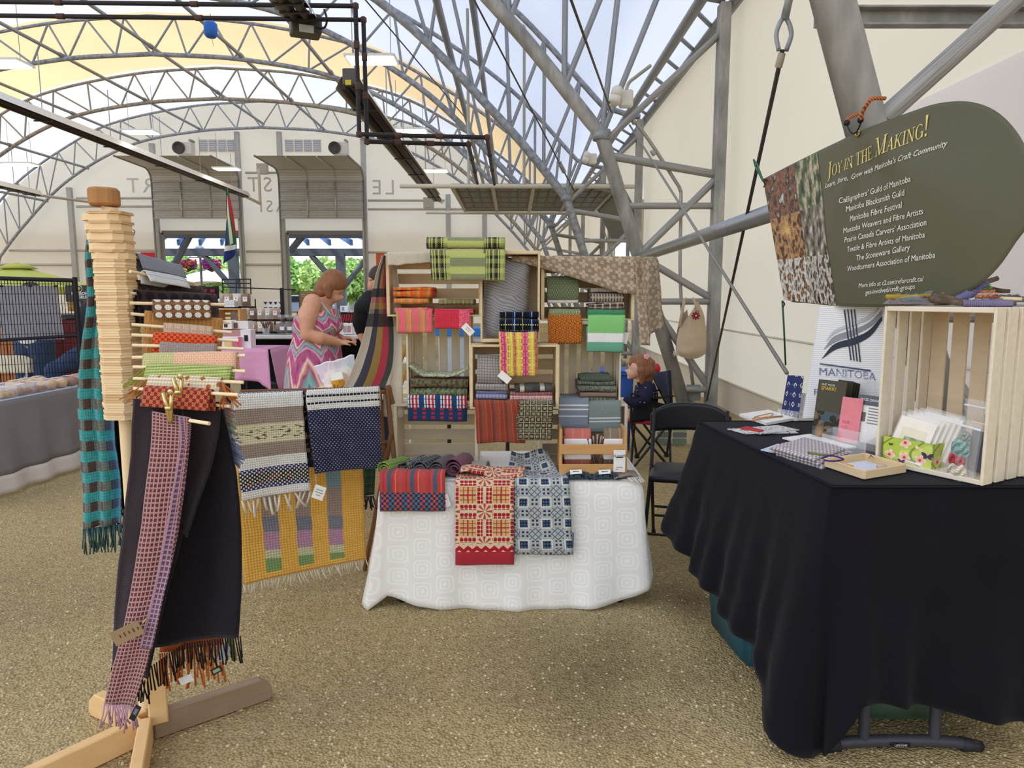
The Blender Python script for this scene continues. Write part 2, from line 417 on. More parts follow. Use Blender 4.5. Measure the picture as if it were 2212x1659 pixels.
# gable frame
t = thing('gable_truss', 'thin steel arch truss standing against the cream gable wall', 'roof truss', (XC, DF - .35, 0))
for s in (1, -1):
    tube('inner_chord', chord(inn, DF - .4, s) + [V((XC + s * 14.72, DF - .4, 0))], .07, steel, t); tube('outer_chord', chord(out, DF - .4, s), .06, steel, t)
    for k in range(12):
        a = inn[round(k * 40 / 12)]; b = out[round((k + .5) * 40 / 12)]; c = inn[round((k + 1) * 40 / 12)]
        rod('web_strut', (XC + s * a[0], DF - .4, a[1]), (XC + s * b[0], DF - .4, b[1]), .035, steel, t, 6); rod('web_strut', (XC + s * c[0], DF - .4, c[1]), (XC + s * b[0], DF - .4, b[1]), .035, steel, t, 6)
# ---- purlins
def zin(dx):
    for a, b in zip(inn, inn[1:]):
        if a[0] <= abs(dx) <= b[0]: return lerp(a[1], b[1], (abs(dx) - a[0]) / (b[0] - a[0]))
    return 4
for dx, dz, nm in ((0, .25, 'at the crest of the roof'), (3.1, .12, 'one step right of the crest toward the black heater'), (-3.1, .12, 'one step from the crest, over the woman side aisle'), (6.2, .12, 'above the black radiant heater'), (-6.2, .12, 'above the grey radiant heater'), (-9.0, .12, 'over the pergola side of the tent, second from the eave'), (-11.2, .2, 'lowest one on the far side of the tent')):
    p = thing('roof_purlin', 'long galvanised roof purlin ' + nm, 'purlin', (XC + dx, 3, zin(dx) + dz), 'purlins tying the arch trusses')
    rod('pipe', (XC + dx, 3.3, zin(dx) + dz), (XC + dx, DF, zin(dx) + dz), .06, steel, p, 8)
    for D in FR[1:]: rod('clamp', (XC + dx, D - .12, zin(dx) + dz), (XC + dx, D + .12, zin(dx) + dz), .085, steel, p, 8)
for dx, z, nm in ((11.2, 6.5, 'above the raised side door'), (11.75, 7.0, 'just beyond the one above the raised side door')):
    p = thing('roof_purlin', 'thick galvanised purlin ' + nm, 'purlin', (XC + dx, 8.9, z), 'purlins tying the arch trusses')
    for a, b in zip(FR[1:], FR[2:] + [DF]): rod('pipe', (XC + dx, a, z), (XC + dx, b, z), .07, steel, p, 10)
for x, z, r, nm in ((2.3, 5.02, .07, 'upper'), (2.66, 4.93, .07, 'lower')):
    p = thing('eave_pipe', nm + ' steel eave pipe running where roof and side wall meet', 'pipe', (x, 3, z), 'eave pipes')
    for a, b in zip([2.2] + FR[1:], FR[1:] + [DF]): rod('pipe', (x, a, z), (x, b, z), r, steel, p, 12)
    if nm == 'upper':
        for k in range(34): rod('bracket', (2.3, 4 + k * .9, 5.02), (2.66, 4.4 + k * .9, 4.93), .03, steel, p, 6)
p = thing('wall_pipe', 'thick shiny steel pipe running from truss leg to behind the banner', 'pipe', (1.6, 6, 1.9))
tube('pipe', [(1.58, 8.9, 1.92), (1.62, 3.3, 1.98)], .058, mat('bright_steel', lambda c: c.shade('#9a9da0', c.noise(8) * .3 + .85), rough=.3, metal=.6), p, 14)
tube('flattened_end', [(1.5, 9.05, 1.88), (1.575, 8.85, 1.92)], [.02, .05], steel, p)
p = thing('steel_channel', 'horizontal steel channel crossing behind the thick leg above the banner', 'channel', (2, 3.4, 2.7))
a = at(1765, 36, 3.28)
for nm, sz, off in (('web', (1.5, .012, .075), (0, .03, 0)), ('flange', (1.5, .05, .01), (0, 0, .036)), ('flange', (1.5, .05, .01), (0, 0, -.036))): box(nm, sz, a + V((.75, 0, 0)) + V(off), steel2, p, bev=.002)
p = thing('diagonal_pipe', 'diagonal steel brace rising from the thick leg beside the olive banner', 'pipe', (1.6, 3.4, 2.2)); rod('pipe', at(1905, 258, 3.1), at(2225, -30, 3.1), .042, steel2, p, 14)
# ---- gable wall fittings
girt = M('#b9b4a8', .5, .3)
p = tag(bpy.data.objects.new('trim_1', None), kind='structure'); COL.objects.link(p)
def gl(x0, y0, x1, y1, r=.05, name='girt', m=girt, D=DF - .12): rod(name, at(x0, y0, D), at(x1, y1, D), r, m, p, 6)
for x0, y0, x1 in ((165, 428, 335), (165, 446, 338), (795, 433, 960), (795, 452, 962), (795, 545, 850), (532, 543, 607), (525, 572, 607), (20, 541, 345), (530, 373, 606), (-80, 572, 155), (962, 452, 1250)): gl(x0, y0, x1, y0, .06)
post = mat('gable_post_steel', lambda c: c.shade('#b3b2ae', c.noise(5) * .3 + .8), rough=.6, metal=.3)
for x0, y0, x1, y1 in ((150, 405, 166, 632), (328, 310, 348, 640), (512, 285, 527, 640), (603, 285, 616, 640), (783, 300, 793, 640), (966, 420, 972, 640), (1046, 455, 1048, 640)):
    A = at(x0, y0, DF - .2); box('gable_post', (.24, .2, A.z), (at((x0 + x1) / 2, (y0 + y1) / 2, DF - .2).x, DF - .2, A.z / 2), post, p, bev=.01)
for k, (a, b) in enumerate(((d1a, d1b), (d2a, d2b))):
    w = tag(bpy.data.objects.new('door_%d' % (k + 1), None), kind='structure'); COL.objects.link(w)
    xa, xb = a.x - .18, b.x + .12; fr = M('#8f8b83', .5, .4); trim = M('#ded6c4', .6)
    for x in (a.x, b.x): box('door_jamb', (.16, .14, a.z), (x, DF - .08, a.z / 2), fr, w)
    box('door_lintel', (b.x - a.x, .14, .2), ((a.x + b.x) / 2, DF - .08, a.z), M('#6f6d68', .5, .3), w)
    zb = at(400, 472, DF - .5).z; zt = at(400, 366, DF - .5).z - .6; n = 4
    slm = mat('ribbed_door_panel', lambda c: c.shade('#c6c5c2', (c.coord('Object')[3] * 55).sin() * .12 + .9), rough=.6, metal=.2)
    def dpan(z0, z1):
        W = xb - xa - .1; rows = []; steps = 12
        for j in range(steps + 1): rows.append((lerp(z0, z1, j / steps), .03 if j % 2 else 0))
        vs = [(x, DF - .5 - d, z) for z, d in rows for x in (xa + .05, xb - .05)]
        fs = [(2 * j, 2 * j + 1, 2 * j + 3, 2 * j + 2) for j in range(steps)]; mesh('door_section', vs, fs, slm, w)
    for j in range(n): dpan(lerp(zb, zt, j / n) + .012, lerp(zb, zt, (j + 1) / n))
    arc = [(DF - .5 - .6 * (1 - math.cos(q * math.pi / 12)), zt + .6 * math.sin(q * math.pi / 12)) for q in range(7)] + [(DF - 2.4, zt + .62), (DF - 3.8, zt + .64)]
    for (y0, z0), (y1, z1) in zip(arc[::2], arc[2::2]):
        mesh('door_section', [(xa + .05, y0, z0), (xb - .05, y0, z0), (xb - .05, y1, z1), (xa + .05, y1, z1)], [(0, 1, 2, 3)], slm, w)
    for x in (xa, xb): tube('door_track', [(x, DF - .5, 0.2), (x, DF - .5, zt)] + [(x, y, z) for y, z in arc], .05, fr, w, 6)
    for q in range(1, 3):
        x = lerp(xa, xb, q / 3); tube('door_rib', [(x, DF - .56, zb), (x, DF - .56, zt)] + [(x, y - .03, z - .05) for y, z in arc], .035, M('#c9c7c0', .4, .4), w, 6)
    for j in range(n + 1): rod('door_rail', (xa + .05, DF - .57, lerp(zb, zt, j / n)), (xb - .05, DF - .57, lerp(zb, zt, j / n)), .025, M('#bdbbb4', .4, .4), w, 6)
    for q in range(4):                                               # small louvred panes above the door
        x = (432 if k == 0 else 617) + q * 20
        A = at(x, 303, DF - .1); B = at(x + 15, 326, DF - .1); wv = tag(bpy.data.objects.new('window_%d' % (k * 4 + q + 1), None), kind='structure'); COL.objects.link(wv)
        box('window_frame', (B.x - A.x + .08, .08, A.z - B.z + .08), ((A.x + B.x) / 2, DF - .08, (A.z + B.z) / 2), M('#d8d2c4', .6), wv, bev=0)
        box('pane', (B.x - A.x, .04, A.z - B.z), ((A.x + B.x) / 2, DF - .14, (A.z + B.z) / 2), M('#c3c6cc', .3), wv, bev=0)
        for h in range(5): box('louver', (B.x - A.x, .03, .02), ((A.x + B.x) / 2, DF - .17, lerp(A.z, B.z, (h + .5) / 5)), M('#a9acb0', .5), wv, bev=0)
    fx = at(392 if k == 0 else 728, 320, DF - .6)                     # wall fan
    f = thing('wall_fan', 'small boxy circulation fan high on the gable ' + ('above the flag door' if k == 0 else 'beside the second door'), 'fan', fx, 'fans on the gable wall')
    box('housing', (.75, .5, .62), fx + V((.12, .2, 0)), M('#cfcabd', .5), f, bev=.04)
    lathe('fan_ring', [(.24, 0), (.3, 0), (.3, .12), (.24, .12), (.22, .04)], M('#4a443e', .5), f, mw=Matrix.Translation(fx + V((-.1, -.05, 0))) @ Matrix.Rotation(math.pi / 2, 4, 'X'))
    for q in range(4): box('fan_blade', (.2, .02, .09), fx + V((-.1, -.07, 0)), M('#6a4a30', .5), f, rot=Matrix.Rotation(q * math.pi / 2 + .4, 4, 'Y') @ Matrix.Translation((.12, 0, 0)))
    box('bracket', (.1, .5, .1), fx + V((.4, .3, .4)), fr, f)
# mirrored lettering showing through the gable fabric
gtx = mat('lettering_through_fabric', lambda c: c.shade('#c9c0bb', c.noise(3) * .1 + .95), rough=.8)
for s, px, py, sz in (('RT', 305, 416, 1.05), ('ST', 562, 414, 1.05), ('ASI', 590, 458, .85), ('LE', 829, 420, 1.05)):
    A = at(px, py, DF - .03); text('lettering', s, gtx, p, lambda c, A=A: A + V((-c.x, 0, c.y)), sz, 'CENTER', space=1.3)
# ---- pergola, trees, dome and lamp outside the doors
tim = mat('weathered_timber', lambda c: c.shade('#6d7683', c.noise(3, stretch=(1, 1, 6)) * .5 + .7), rough=.8); timb = mat('blue_grey_rafter', lambda c: c.shade('#6a96dc', c.noise(3) * .4 + .75), rough=.8)
pg = thing('pergola', 'weathered timber pergola standing outside the two open doors', 'pergola', (-14, 41, 0))
A = at(330, 545, 41.5); B = at(830, 545, 41.5)
box('beam', (30, .3, .42), ((A.x + B.x) / 2, 41.5, A.z), tim, pg); box('beam', (30, .3, .35), ((A.x + B.x) / 2, 38.2, at(430, 507, 38.2).z), tim, pg)
for k in range(24):
    x0 = A.x - 6 + k * 1.15; box('rafter', (.14, 6.0, .3), (x0, 40.9, A.z + .75), timb, pg, rot=Matrix.Rotation(.16, 4, 'X') @ Matrix.Rotation(.35, 4, 'Z'))
for px in (736, 505, 275):
    x = at(px, 580, 41.5).x; box('post', (.5, .4, A.z), (x, 41.5, A.z / 2), tim, pg)
    for s in (-1, 1): rod('brace', (x + s * .15, 41.5, A.z - 2.0), (x + s * 1.7, 41.5, A.z - .15), .16, tim, pg, 4)
rod('brace', at(362, 600, 38.2), at(410, 508, 38.2), .2, tim, pg, 4)
rod('brace', at(625, 545, 38.2), at(655, 508, 38.2), .18, tim, pg, 4)
leafm = [mat('tree_leaves_%d' % k, (lambda hx: lambda c: c.shade(hx, c.noise(1.3, detail=3) * .9 + .55))(hx), rough=.8) for k, hx in enumerate(('#a9cf7a', '#bddb8e', '#98c273'))]
def tree(px, base, top, D, wpx, k, label):
    A = at(px, base, D); B = at(px, top, D); w = wpx * pxs(D); rnd = random.Random(px); r0 = thing('tree', label, 'tree', (A.x, D, 0), 'trees beyond the pergola')
    rod('trunk', (A.x, D, 0), (A.x, D, lerp(A.z, B.z, .4)), .18, M('#5f5142', .9), r0)
    vs = []; fs = []
    for _ in range(2600):
        th = rnd.random() * 6.28; ph = math.acos(rnd.uniform(-1, 1)); rr = rnd.random() ** .33 * (.75 + .35 * wob(th * 1.3, ph * 2, px))
        c = V((A.x + w / 2 * rr * math.sin(ph) * math.cos(th), D + w / 2 * rr * math.sin(ph) * math.sin(th), lerp(A.z + .4, B.z, .5) + (B.z - A.z) * .52 * rr * math.cos(ph)))
        s = rnd.uniform(.16, .36); d1 = V((rnd.gauss(0, 1), rnd.gauss(0, 1), rnd.gauss(0, 1))).normalized(); d2 = d1.orthogonal().normalized()
        n = len(vs); vs += [c - d1 * s, c - d2 * s * .5, c + d1 * s, c + d2 * s * .5]; fs.append((n, n + 1, n + 2, n + 3))
    tag(mesh('foliage', vs, fs, leafm[k], r0), kind='stuff')
tree(385, 668, 545, 58, 150, 0, 'bright green tree behind the orange and purple flower basket'); tree(490, 668, 548, 62, 170, 1, 'bright green tree behind the hanging flag')
tree(632, 668, 556, 60, 120, 2, 'low green tree beyond the second door, beside its jamb'); tree(705, 668, 550, 57, 140, 1, 'bright green tree beyond the second door, behind the pergola post'); tree(775, 668, 552, 61, 150, 0, 'green tree beyond the second door, behind the woman'); tree(560, 650, 550, 70, 120, 0, 'green tree hidden mostly by the wall between the doors')
dm = thing('dome_tent', 'white dome tent parked outside beneath the flower baskets', 'tent', (at(470, 640, 50).x, 50, 0)); c0 = at(470, 640, 50)
surf('shell', lambda u, v: (c0.x + 4.6 * math.cos(math.pi * u), 50 + 3 * (v - .5), max(0, 3.2 * math.sin(math.pi * u)) * (1 - .5 * abs(v - .5))), 24, 8, M('#f4f6fa', .6), dm)
box('door_flap', (.5, .05, 1.4), (c0.x - 1.6, 48.4, .9), M('#c9d3e0', .7), dm)
bs = thing('storefront', 'long low pale building across the street beyond the second door', 'building', (at(705, 640, 66).x, 66, 0))
A = at(600, 612, 66); B = at(860, 612, 66); box('wall', (B.x - A.x, 2, A.z), ((A.x + B.x) / 2, 67, A.z / 2), M('#d5dae2', .8), bs); box('sign_band', (B.x - A.x, .2, .6), ((A.x + B.x) / 2, 65.9, A.z - .9), M('#b3bcc9', .7), bs)
for k in range(7): box('window', (1.2, .1, .9), (lerp(A.x, B.x, (k + .5) / 7), 65.9, A.z - 1.9), M('#7f8c9a', .3), bs)
cr_ = thing('parked_car', 'pale blue car parked outside, glimpsed beside the grid rack', 'car', (at(655, 650, 48).x, 48, 0)); cx = at(650, 650, 48).x
prism('body', [(-2, .3), (2, .3), (2.1, .8), (1.3, .95), (.8, 1.45), (-.9, 1.45), (-1.4, .95), (-2.1, .8)], 1.6, M('#8fa6c4', .3, .3), cr_, mw=Matrix.Translation((cx, 49, 0)) @ Matrix.Rotation(math.pi / 2, 4, 'X'), bev=.08)
for q in (-1.25, 1.25): lathe('wheel', [(.3, -.1), (.32, -.08), (.32, .08), (.3, .1)], M('#202020', .8), cr_, mw=Matrix.Translation((cx + q, 47.4, .32)) @ Matrix.Rotation(math.pi / 2, 4, 'X'))
box('window', (1.5, .03, .4), (cx, 47.39, 1.2), M('#2b3440', .1), cr_)
lp = thing('lamp_post', 'grey street lamp post carrying the two flower baskets', 'lamp post', (at(432, 600, 43).x, 43, 0)); L = at(432, 545, 43)
rod('pole', (L.x, 43, 0), (L.x, 43, L.z - .3), .07, M('#7d8794', .5), lp)
lathe('lantern', [(.08, -.35), (.22, -.2), (.3, .2), (.25, .3), (.05, .45)], M('#b9c4cc', .3), lp, L, 10); H = at(432, 556, 43)
rod('cross_arm', (at(407, 556, 43)), (at(457, 556, 43)), .03, M('#7d8794', .5), lp)
for px, lab, cs in ((405, 'hanging basket of orange and purple flowers near the wall jamb', ('#e06a3c', '#8d4fd0', '#e58f6a')), (457, 'hanging basket of pink and purple flowers nearer the flag', ('#c43a8c', '#7d4fd8', '#e0524c'))):
    C = at(px, 572, 43); b = thing('flower_basket', lab, 'flower basket', C, 'flower baskets on the lamp post')
    lathe('pot', [(.05, -.42), (.28, -.3), (.4, -.05), (.36, 0)], M('#4b5a3c', .9), b, C, 12); rod('hanger', C + V((0, 0, 0)), (C.x, C.y, H.z), .015, M('#555', .5) if False else M('#555555', .5), b)
    rnd = random.Random(px)
    for hx in cs:
        vs = []; fs = []
        for _ in range(120):
            th = rnd.random() * 6.28; q = C + V((math.cos(th), math.sin(th), 0)) * .52 * rnd.random() ** .5 + V((0, 0, rnd.uniform(-.25, .28))); s = rnd.uniform(.05, .1)
            d1 = V((rnd.gauss(0, 1), rnd.gauss(0, 1), rnd.gauss(0, 1))).normalized(); d2 = d1.orthogonal().normalized(); n = len(vs); vs += [q - d1 * s, q - d2 * s, q + d1 * s, q + d2 * s]; fs.append((n, n + 1, n + 2, n + 3))
        tag(mesh('flowers', vs, fs, M(hx, .8), b), kind='stuff')
# ---- cables
cabm = M('#5e5650', .5, .4)
def cable(p, q, r, lab, tb=None, m=cabm):
    t = thing('bracing_cable', lab, 'cable', p, 'bracing cables between trusses'); tube('wire', [p, q], r, m, t, 6)
    if tb is not None:
        c = lerp(V(p), V(q), tb); d = (V(q) - V(p)).normalized(); L = 14 * r
        tube('turnbuckle', [c - d * L, c - d * L * .7, c + d * L * .7, c + d * L], [r * 1.5, r * 3.2, r * 3.2, r * 1.5], steel, t, 8)
        lathe('eye_ring', [(r * 2.2, -r), (r * 3.6, -r), (r * 3.6, r), (r * 2.2, r)], steel, t, c - d * L * 1.3, 10)
    return t
cable(at(1230, -10, 5.5), at(1321, 243, 8.9), .012, 'dark cable dropping to the knuckle of the truss behind the folding chair')
cable(at(1019, -10, 9.5), at(1240, 412, 14.5), .013, 'dark cable with turnbuckle dropping toward the raised side door', .83)
cable(at(781, -10, 14), at(1004, 253, 20.1), .014, 'thin dark cable crossing behind the vertical black pipes')
cable(at(1360, 270, 8.9), at(1700, 806, 3.7), .011, 'pale steel rod slanting down the cream wall to behind the card holder', None, M('#8c8882', .5, .3))
cable(at(1300, 480, 14.5), at(1420, 880, 9.0), .012, 'pale steel rod slanting down behind the girl', None, M('#8c8882', .5, .3))
t = cable(at(1690, 110, 3.5), at(1526, 868, 8.9), .011, 'twisted wire rope slanting past the banner, with shackle on top', None, M('#443c38', .5, .3))
S = at(1692, 100, 3.5); tube('shackle', cr([S + V((-.02, 0, -.02)), S + V((-.035, 0, .06)), S + V((0, 0, .13)), S + V((.035, 0, .06)), S + V((.015, 0, -.02))], 5), .011, steel, t); rod('ferrule', S + V((-.004, 0, -.03)), S + V((-.012, 0.02, -.09)), .018, M('#a39a88', .6), t); tube('anchor_strap', [S + V((0, 0, .12)), S + V((.035, -.04, .36))], [.02, .016], steel, t)
# ================================================================ TEXTILE AND CRATE HELPERS
def cl(name, fn, f=130, amp=.35, rough=.92, fuzz=.2, bd=.0015, tw=False):
    def g(c):
        r = fn(c); u, v = c.u * (f * math.pi), c.v * (f * math.pi)
        s = ((u + v * 1.0).sin() if tw else u.sin() * v.sin() * 1.0).abs()
        n = c.noise(140, 'UV', 2)
        return c.shade(r, s * amp + (1 - amp * .6) + (n - .5) * fuzz), s + n * .3
    return mat(name, g, rough=rough, spec=.12, bd=bd, sheen=.15)
def plaid(us, vs, k=.5):
    return lambda c: c.mix(k, c.stripes(c.u, us), c.stripes(c.v, vs))
def nrm2(p):
    o = []
    for i in range(len(p)):
        a = p[max(i - 1, 0)]; b = p[min(i + 1, len(p) - 1)]; d = math.hypot(b[0] - a[0], b[1] - a[1]) or 1; o.append((-(b[1] - a[1]) / d, (b[0] - a[0]) / d))
    return o
def sheet(name, prof, w, m, th=.004, mw=None, parent=None, nx=14, amp=.003, seed=0, edge=None, uvo=(0, 0)):
    # a cloth whose side view is the polyline prof [(y, z)], swept over its width along x; real thickness, UVs in metres
    n = len(prof); N = nrm2(prof); S = [0]
    for a, b in zip(prof, prof[1:]): S.append(S[-1] + math.hypot(b[0] - a[0], b[1] - a[1]))
    vs = []; uv = []
    for sd in (1, -1):
        for j in range(n):
            for i in range(nx + 1):
                x = (i / nx - .5) * w; s = S[j]
                dx, sc_ = edge(s / S[-1]) if edge else (0, 1)
                e = amp * wob(x * 9 + seed, s * 9, seed * 1.7); xx = x * sc_ + dx + amp * .8 * wob(s * 14, seed + (i > nx / 2) * 9)
                vs.append((xx, prof[j][0] + N[j][0] * (sd * th / 2 + e), prof[j][1] + N[j][1] * (sd * th / 2 + e) + amp * .8 * wob(x * 5, seed, 2))); uv.append((x + uvo[0], s + uvo[1]))
    W = nx + 1; K = n * W; fs = []
    for j in range(n - 1):
        for i in range(nx):
            a = j * W + i; fs.append((a, a + 1, a + W + 1, a + W)); fs.append((a + K, a + K + W, a + K + W + 1, a + K + 1))
        a = j * W; fs.append((a, a + W, a + W + K, a + K)); a += nx; fs.append((a, a + K, a + W + K, a + W))
    for i in range(nx):
        a = i; fs.append((a, a + K, a + K + 1, a + 1)); a = (n - 1) * W + i; fs.append((a, a + 1, a + K + 1, a + K))
    return mesh(name, vs, fs, m, parent, uv, True, mw)
def serp(n, d, g):                                                  # folded n times: layers g apart, depth d, first fold at the front
    p = []
    for k in range(n):
        z = k * g; f = k % 2 == 0
        ys = [d, d * .66, d * .33, g * .5] if f else [g * .5, d * .33, d * .66, d - g * .5]
        p += [(y, z) for y in ys]
        if k < n - 1:
            c = (g * .5 if f else d - g * .5)
            for q in (1, 2, 3): a = math.pi * q / 4; p.append((c + (-1 if f else 1) * math.sin(a) * g * .62, z + g / 2 - math.cos(a) * g / 2))
    return p
def hangp(d, h, out=.012, back=.75, r=.007, slope=0):                        # lies on a shelf, rolls over its front edge, hangs, folds back up behind
    p = [(d, .003), (d * .6, .003), (d * .25, .004), (0.008, .004), (-out * .6, 0), (-out, -.012)]
    for k in range(1, 7): p.append((-out - .002 * math.sin(k) - slope * h * k / 6, -.012 - (h - .012) * k / 6))
    if back:
        y0 = -out + r - slope * h
        p += [(y0 - r * .3, -h - r * .8), (y0 + r * .4, -h - r * .2)]
        for k in range(5): p.append((y0 + r * .5 + slope * h * back * (k + .5) / 5, -h + (h * back) * (k + .5) / 5))
    return p
def rollp(r, turns=2.4, g=.006, tail=0):
    p = []
    n = int(turns * 14)
    for k in range(n + 1):
        a = 2 * math.pi * k / 14; q = .006 + (r - .006) * k / n; p.append((math.cos(a + 1.6) * q, r + math.sin(a + 1.6) * q))
    return p
def TM(p): return Matrix.Translation(V(p))
def towel_fold(label, m, x0, x1, yt, yb, D, n=4, depth=.2, group='folded towels in the crates', name='folded_towel', rz=0, amp=.004, seed=None, z0=None):
    a = at(x0, yb, D); b = at(x1, yb, D); t = at((x0 + x1) / 2, yt, D); H = t.z - a.z; g = H / n
    if z0 is not None: a.z = z0; g = H / n
    o = sheet(name, serp(n, depth, g), b.x - a.x, m, g * .82, Matrix.Translation(((a.x + b.x) / 2, D, a.z + g / 2)) @ Matrix.Rotation(rz, 4, 'Z'), amp=amp, seed=seed or x0 * .37)
    return tag(o, label, 'towel', group)
def towel_hang(label, m, x0, x1, yt, yb, D, d=.12, group='towels hanging over crate edges', name='hanging_towel', dx=0, sc_=1, out=.014, cat='towel', amp=.004, back=.75, rz=0, th=.005, slope=0):
    a = at(x0, yt, D); b = at(x1, yt, D); c = at((x0 + x1) / 2, yb, D)
    o = sheet(name, hangp(d, a.z - c.z, out, back, slope=slope), b.x - a.x, m, th, Matrix.Translation(((a.x + b.x) / 2, D, a.z)) @ Matrix.Rotation(rz, 4, 'Z'), amp=amp, seed=x0 * .31, edge=lambda s: (dx * max(0, s - .25), 1 + (sc_ - 1) * s))
    return tag(o, label, cat, group)
def fringe(name, pts, m, parent, L=.05, r=.0018, seed=1, down=V((0, 0, -1)), sway=.25, seg=4):   # one strand from each point
    rnd = random.Random(seed); lst = []
    for p in pts:
        l = L * rnd.uniform(.75, 1.1); dx = V((rnd.gauss(0, sway), rnd.gauss(0, sway * .5), 0)) * l; p = V(p)
        lst.append(([p, p + down * l * .5 + dx * .4, p + down * l + dx], [r, r, r * 1.25]))
    return tubes(name, lst, m, parent, seg, 'stuff')
def woodm(name, a, b, stretch=(12, 12, 1.2), sc_=4, rough=.65, k=.0):
    def g(c):
        n = c.noise(sc_, detail=5, stretch=stretch); n2 = c.noise(2.2, detail=2)
        return c.mix((n * .8 + n2 * .3 - .1).mx(0).mn(1), a, b)
    return mat(name, g, rough=rough, spec=.25)
pine = woodm('pale_pine', '#cdb184', '#ead4ac', (2, 9, 9)); pinev = woodm('pale_pine_upright', '#cdb184', '#ead4ac', (9, 9, 2))
whitew = woodm('whitewashed_pine', '#cdbb9b', '#e6d9c0', (2, 9, 9)); whitewv = woodm('whitewashed_pine_upright', '#d0c1a6', '#e9dfcc', (9, 9, 2))
def crate(label, mw, L=.44, W=.3, H=.24, mt=None, group='wooden display crates', nback=4, gap=.022, nside=3, ml=None, name='wooden_crate'):
    # local: x along the long side, open front at y=0, back slats at y=H, ends at x=+-L/2
    mt = mt or pine
    t = thing(name, label, 'crate', mw.to_translation(), group); mw = mw.copy(); te, ts = .016, .009
    for s in (-1, 1): box('end_panel', (te, H, W), (s * (L / 2 - te / 2), H / 2, 0), mt, t, mw=mw, bev=.002)
    sh = (H - gap * (nside - 1)) / nside
    for s in (-1, 1):
        for k in range(nside): box('side_slat', (L - .001, sh, ts), (0, sh / 2 + k * (sh + gap), s * (W / 2 + ts / 2)), mt, t, mw=mw, bev=.0015)
    bh = (W - gap * (nback - 1)) / nback
    for k in range(nback): box('back_slat', (L - .001, ts, bh), (0, H + ts / 2, -W / 2 + bh / 2 + k * (bh + gap)), mt, t, mw=mw, bev=.0015)
    return t
def card(label, px, py, D, w, h, m, rot=(0, 0, 0), cat='tag', name='price_tag', group=None, parent=None, lines=None):
    P = at(px, py, D); R = Matrix.Translation(P) @ Matrix.Rotation(rot[2], 4, 'Z') @ Matrix.Rotation(rot[0], 4, 'X') @ Matrix.Rotation(rot[1], 4, 'Y')
    t = thing(name, label, cat, P, group) if parent is None else parent
    cd_ = box('card', (w, .0015, h), (0, 0, 0), m, t, mw=R, bev=.0004)
    for q in (lines or []):                                          # printed strokes: (x, z, w, h, colour)
        box('print', (q[2], .0006, q[3]), (q[0], -.0013, q[1]), M(q[4], .8, var=0), cd_, mw=R, bev=0)
    return t
# ================================================================ WHITE TABLE WITH THE CRATE DISPLAY
TX0, TX1, TY0, TY1, TZ = -.605, .6, 3.2, 3.8, .61
def damask(c):
    u, v = c.u / .105, c.v / .105; row = u.fl()
    w = c.noise(7, 'UV', 2); a = (u.fr() - .5).abs() + (w - .5) * .14; b = ((v + (u.fl() * .37).fr()).fr() - .5).abs() + (w - .5) * .1
    p = 5.0
    d = (a.abs().pw(p) + b.abs().pw(p)).pw(1 / p) * 2
    ring = (d * 19.5).sin().gt(.1) * d.lt(.93)
    return c.mix(ring * .7, '#ece7dd', '#f8f5ef'), ring * .2 + c.noise(60, 'UV') * .1
def skirt(name, path, top, m, parent, folds, nv=20, size=None, hemf=None, thick=.002, n_in=8):
    # tablecloth: path = [(x, y, flare direction x, y, hem height, flare)] around the table edge; the top is closed by a flat piece
    pts = path; S = [0]
    for a, b in zip(pts, pts[1:]): S.append(S[-1] + math.hypot(b[0] - a[0], b[1] - a[1]))
    vs = []; uv = []; n = len(pts)
    for j in range(nv + 1):
        t = j / nv
        for i, (x, y, fx, fy, hz, fl) in enumerate(pts):
            tt = t * t * (3 - 2 * t) * .35 + t * .65; r = .015 * min(1, t * 8)
            w = folds(S[i], t); k = fl * tt + w
            vs.append((x + fx * (k + r), y + fy * (k + r), lerp(top, hz, t) - .006 * min(1, t * 5) + .0)); uv.append((S[i], t * (top - hz)))
    fs = [(j * n + i, (j + 1) * n + i, (j + 1) * n + i + 1, j * n + i + 1) for j in range(nv) for i in range(n - 1)]
    o = mesh(name, vs, fs, m, parent, uv, True)
    md = o.modifiers.new('thickness', 'SOLIDIFY'); md.thickness = thick; md.offset = 0
    return o
dmk = mat('white_damask', damask, rough=.42, spec=.35, bd=.0012, sheen=.2)
def edge_path(corners, hems, flares, step=.02, rnd=.03):
    out_ = []
    for i in range(len(corners) - 1):
        a, b = V((*corners[i], 0)), V((*corners[i + 1], 0)); L = (b - a).length; d = (b - a) / L; nr = V((d.y, -d.x, 0)); n = max(2, int(L / step))
        for k in range(n + 1):
            t = k / n
            if i > 0 and k == 0: continue
            p = a + (b - a) * t; dirn = nr.copy(); e0 = max(0, 1 - t * L / .16); e1 = max(0, 1 - (1 - t) * L / .16)
            if i > 0: c0 = (b - a).normalized(); pv = (V((*corners[i], 0)) - V((*corners[i - 1], 0))).normalized(); dirn = dirn + V((pv.y, -pv.x, 0)) * e0 * e0
            if i < len(corners) - 2: nx_ = (V((*corners[i + 2], 0)) - b).normalized(); dirn = dirn + V((nx_.y, -nx_.x, 0)) * e1 * e1
            dirn.normalize(); hz = hems[i](t); fl = flares[i](t)
            out_.append((p.x, p.y, dirn.x, dirn.y, hz, fl))
    return out_
wt = thing('folding_table', 'low folding table under the white damask cloth, only its black leg tips showing', 'table', (0, 3.5, 0)); blk = M('#17171a', .5)
box('table_top', (1.2, .58, .03), (0, 3.5, TZ - .022), M('#d8d8d4', .6), wt)
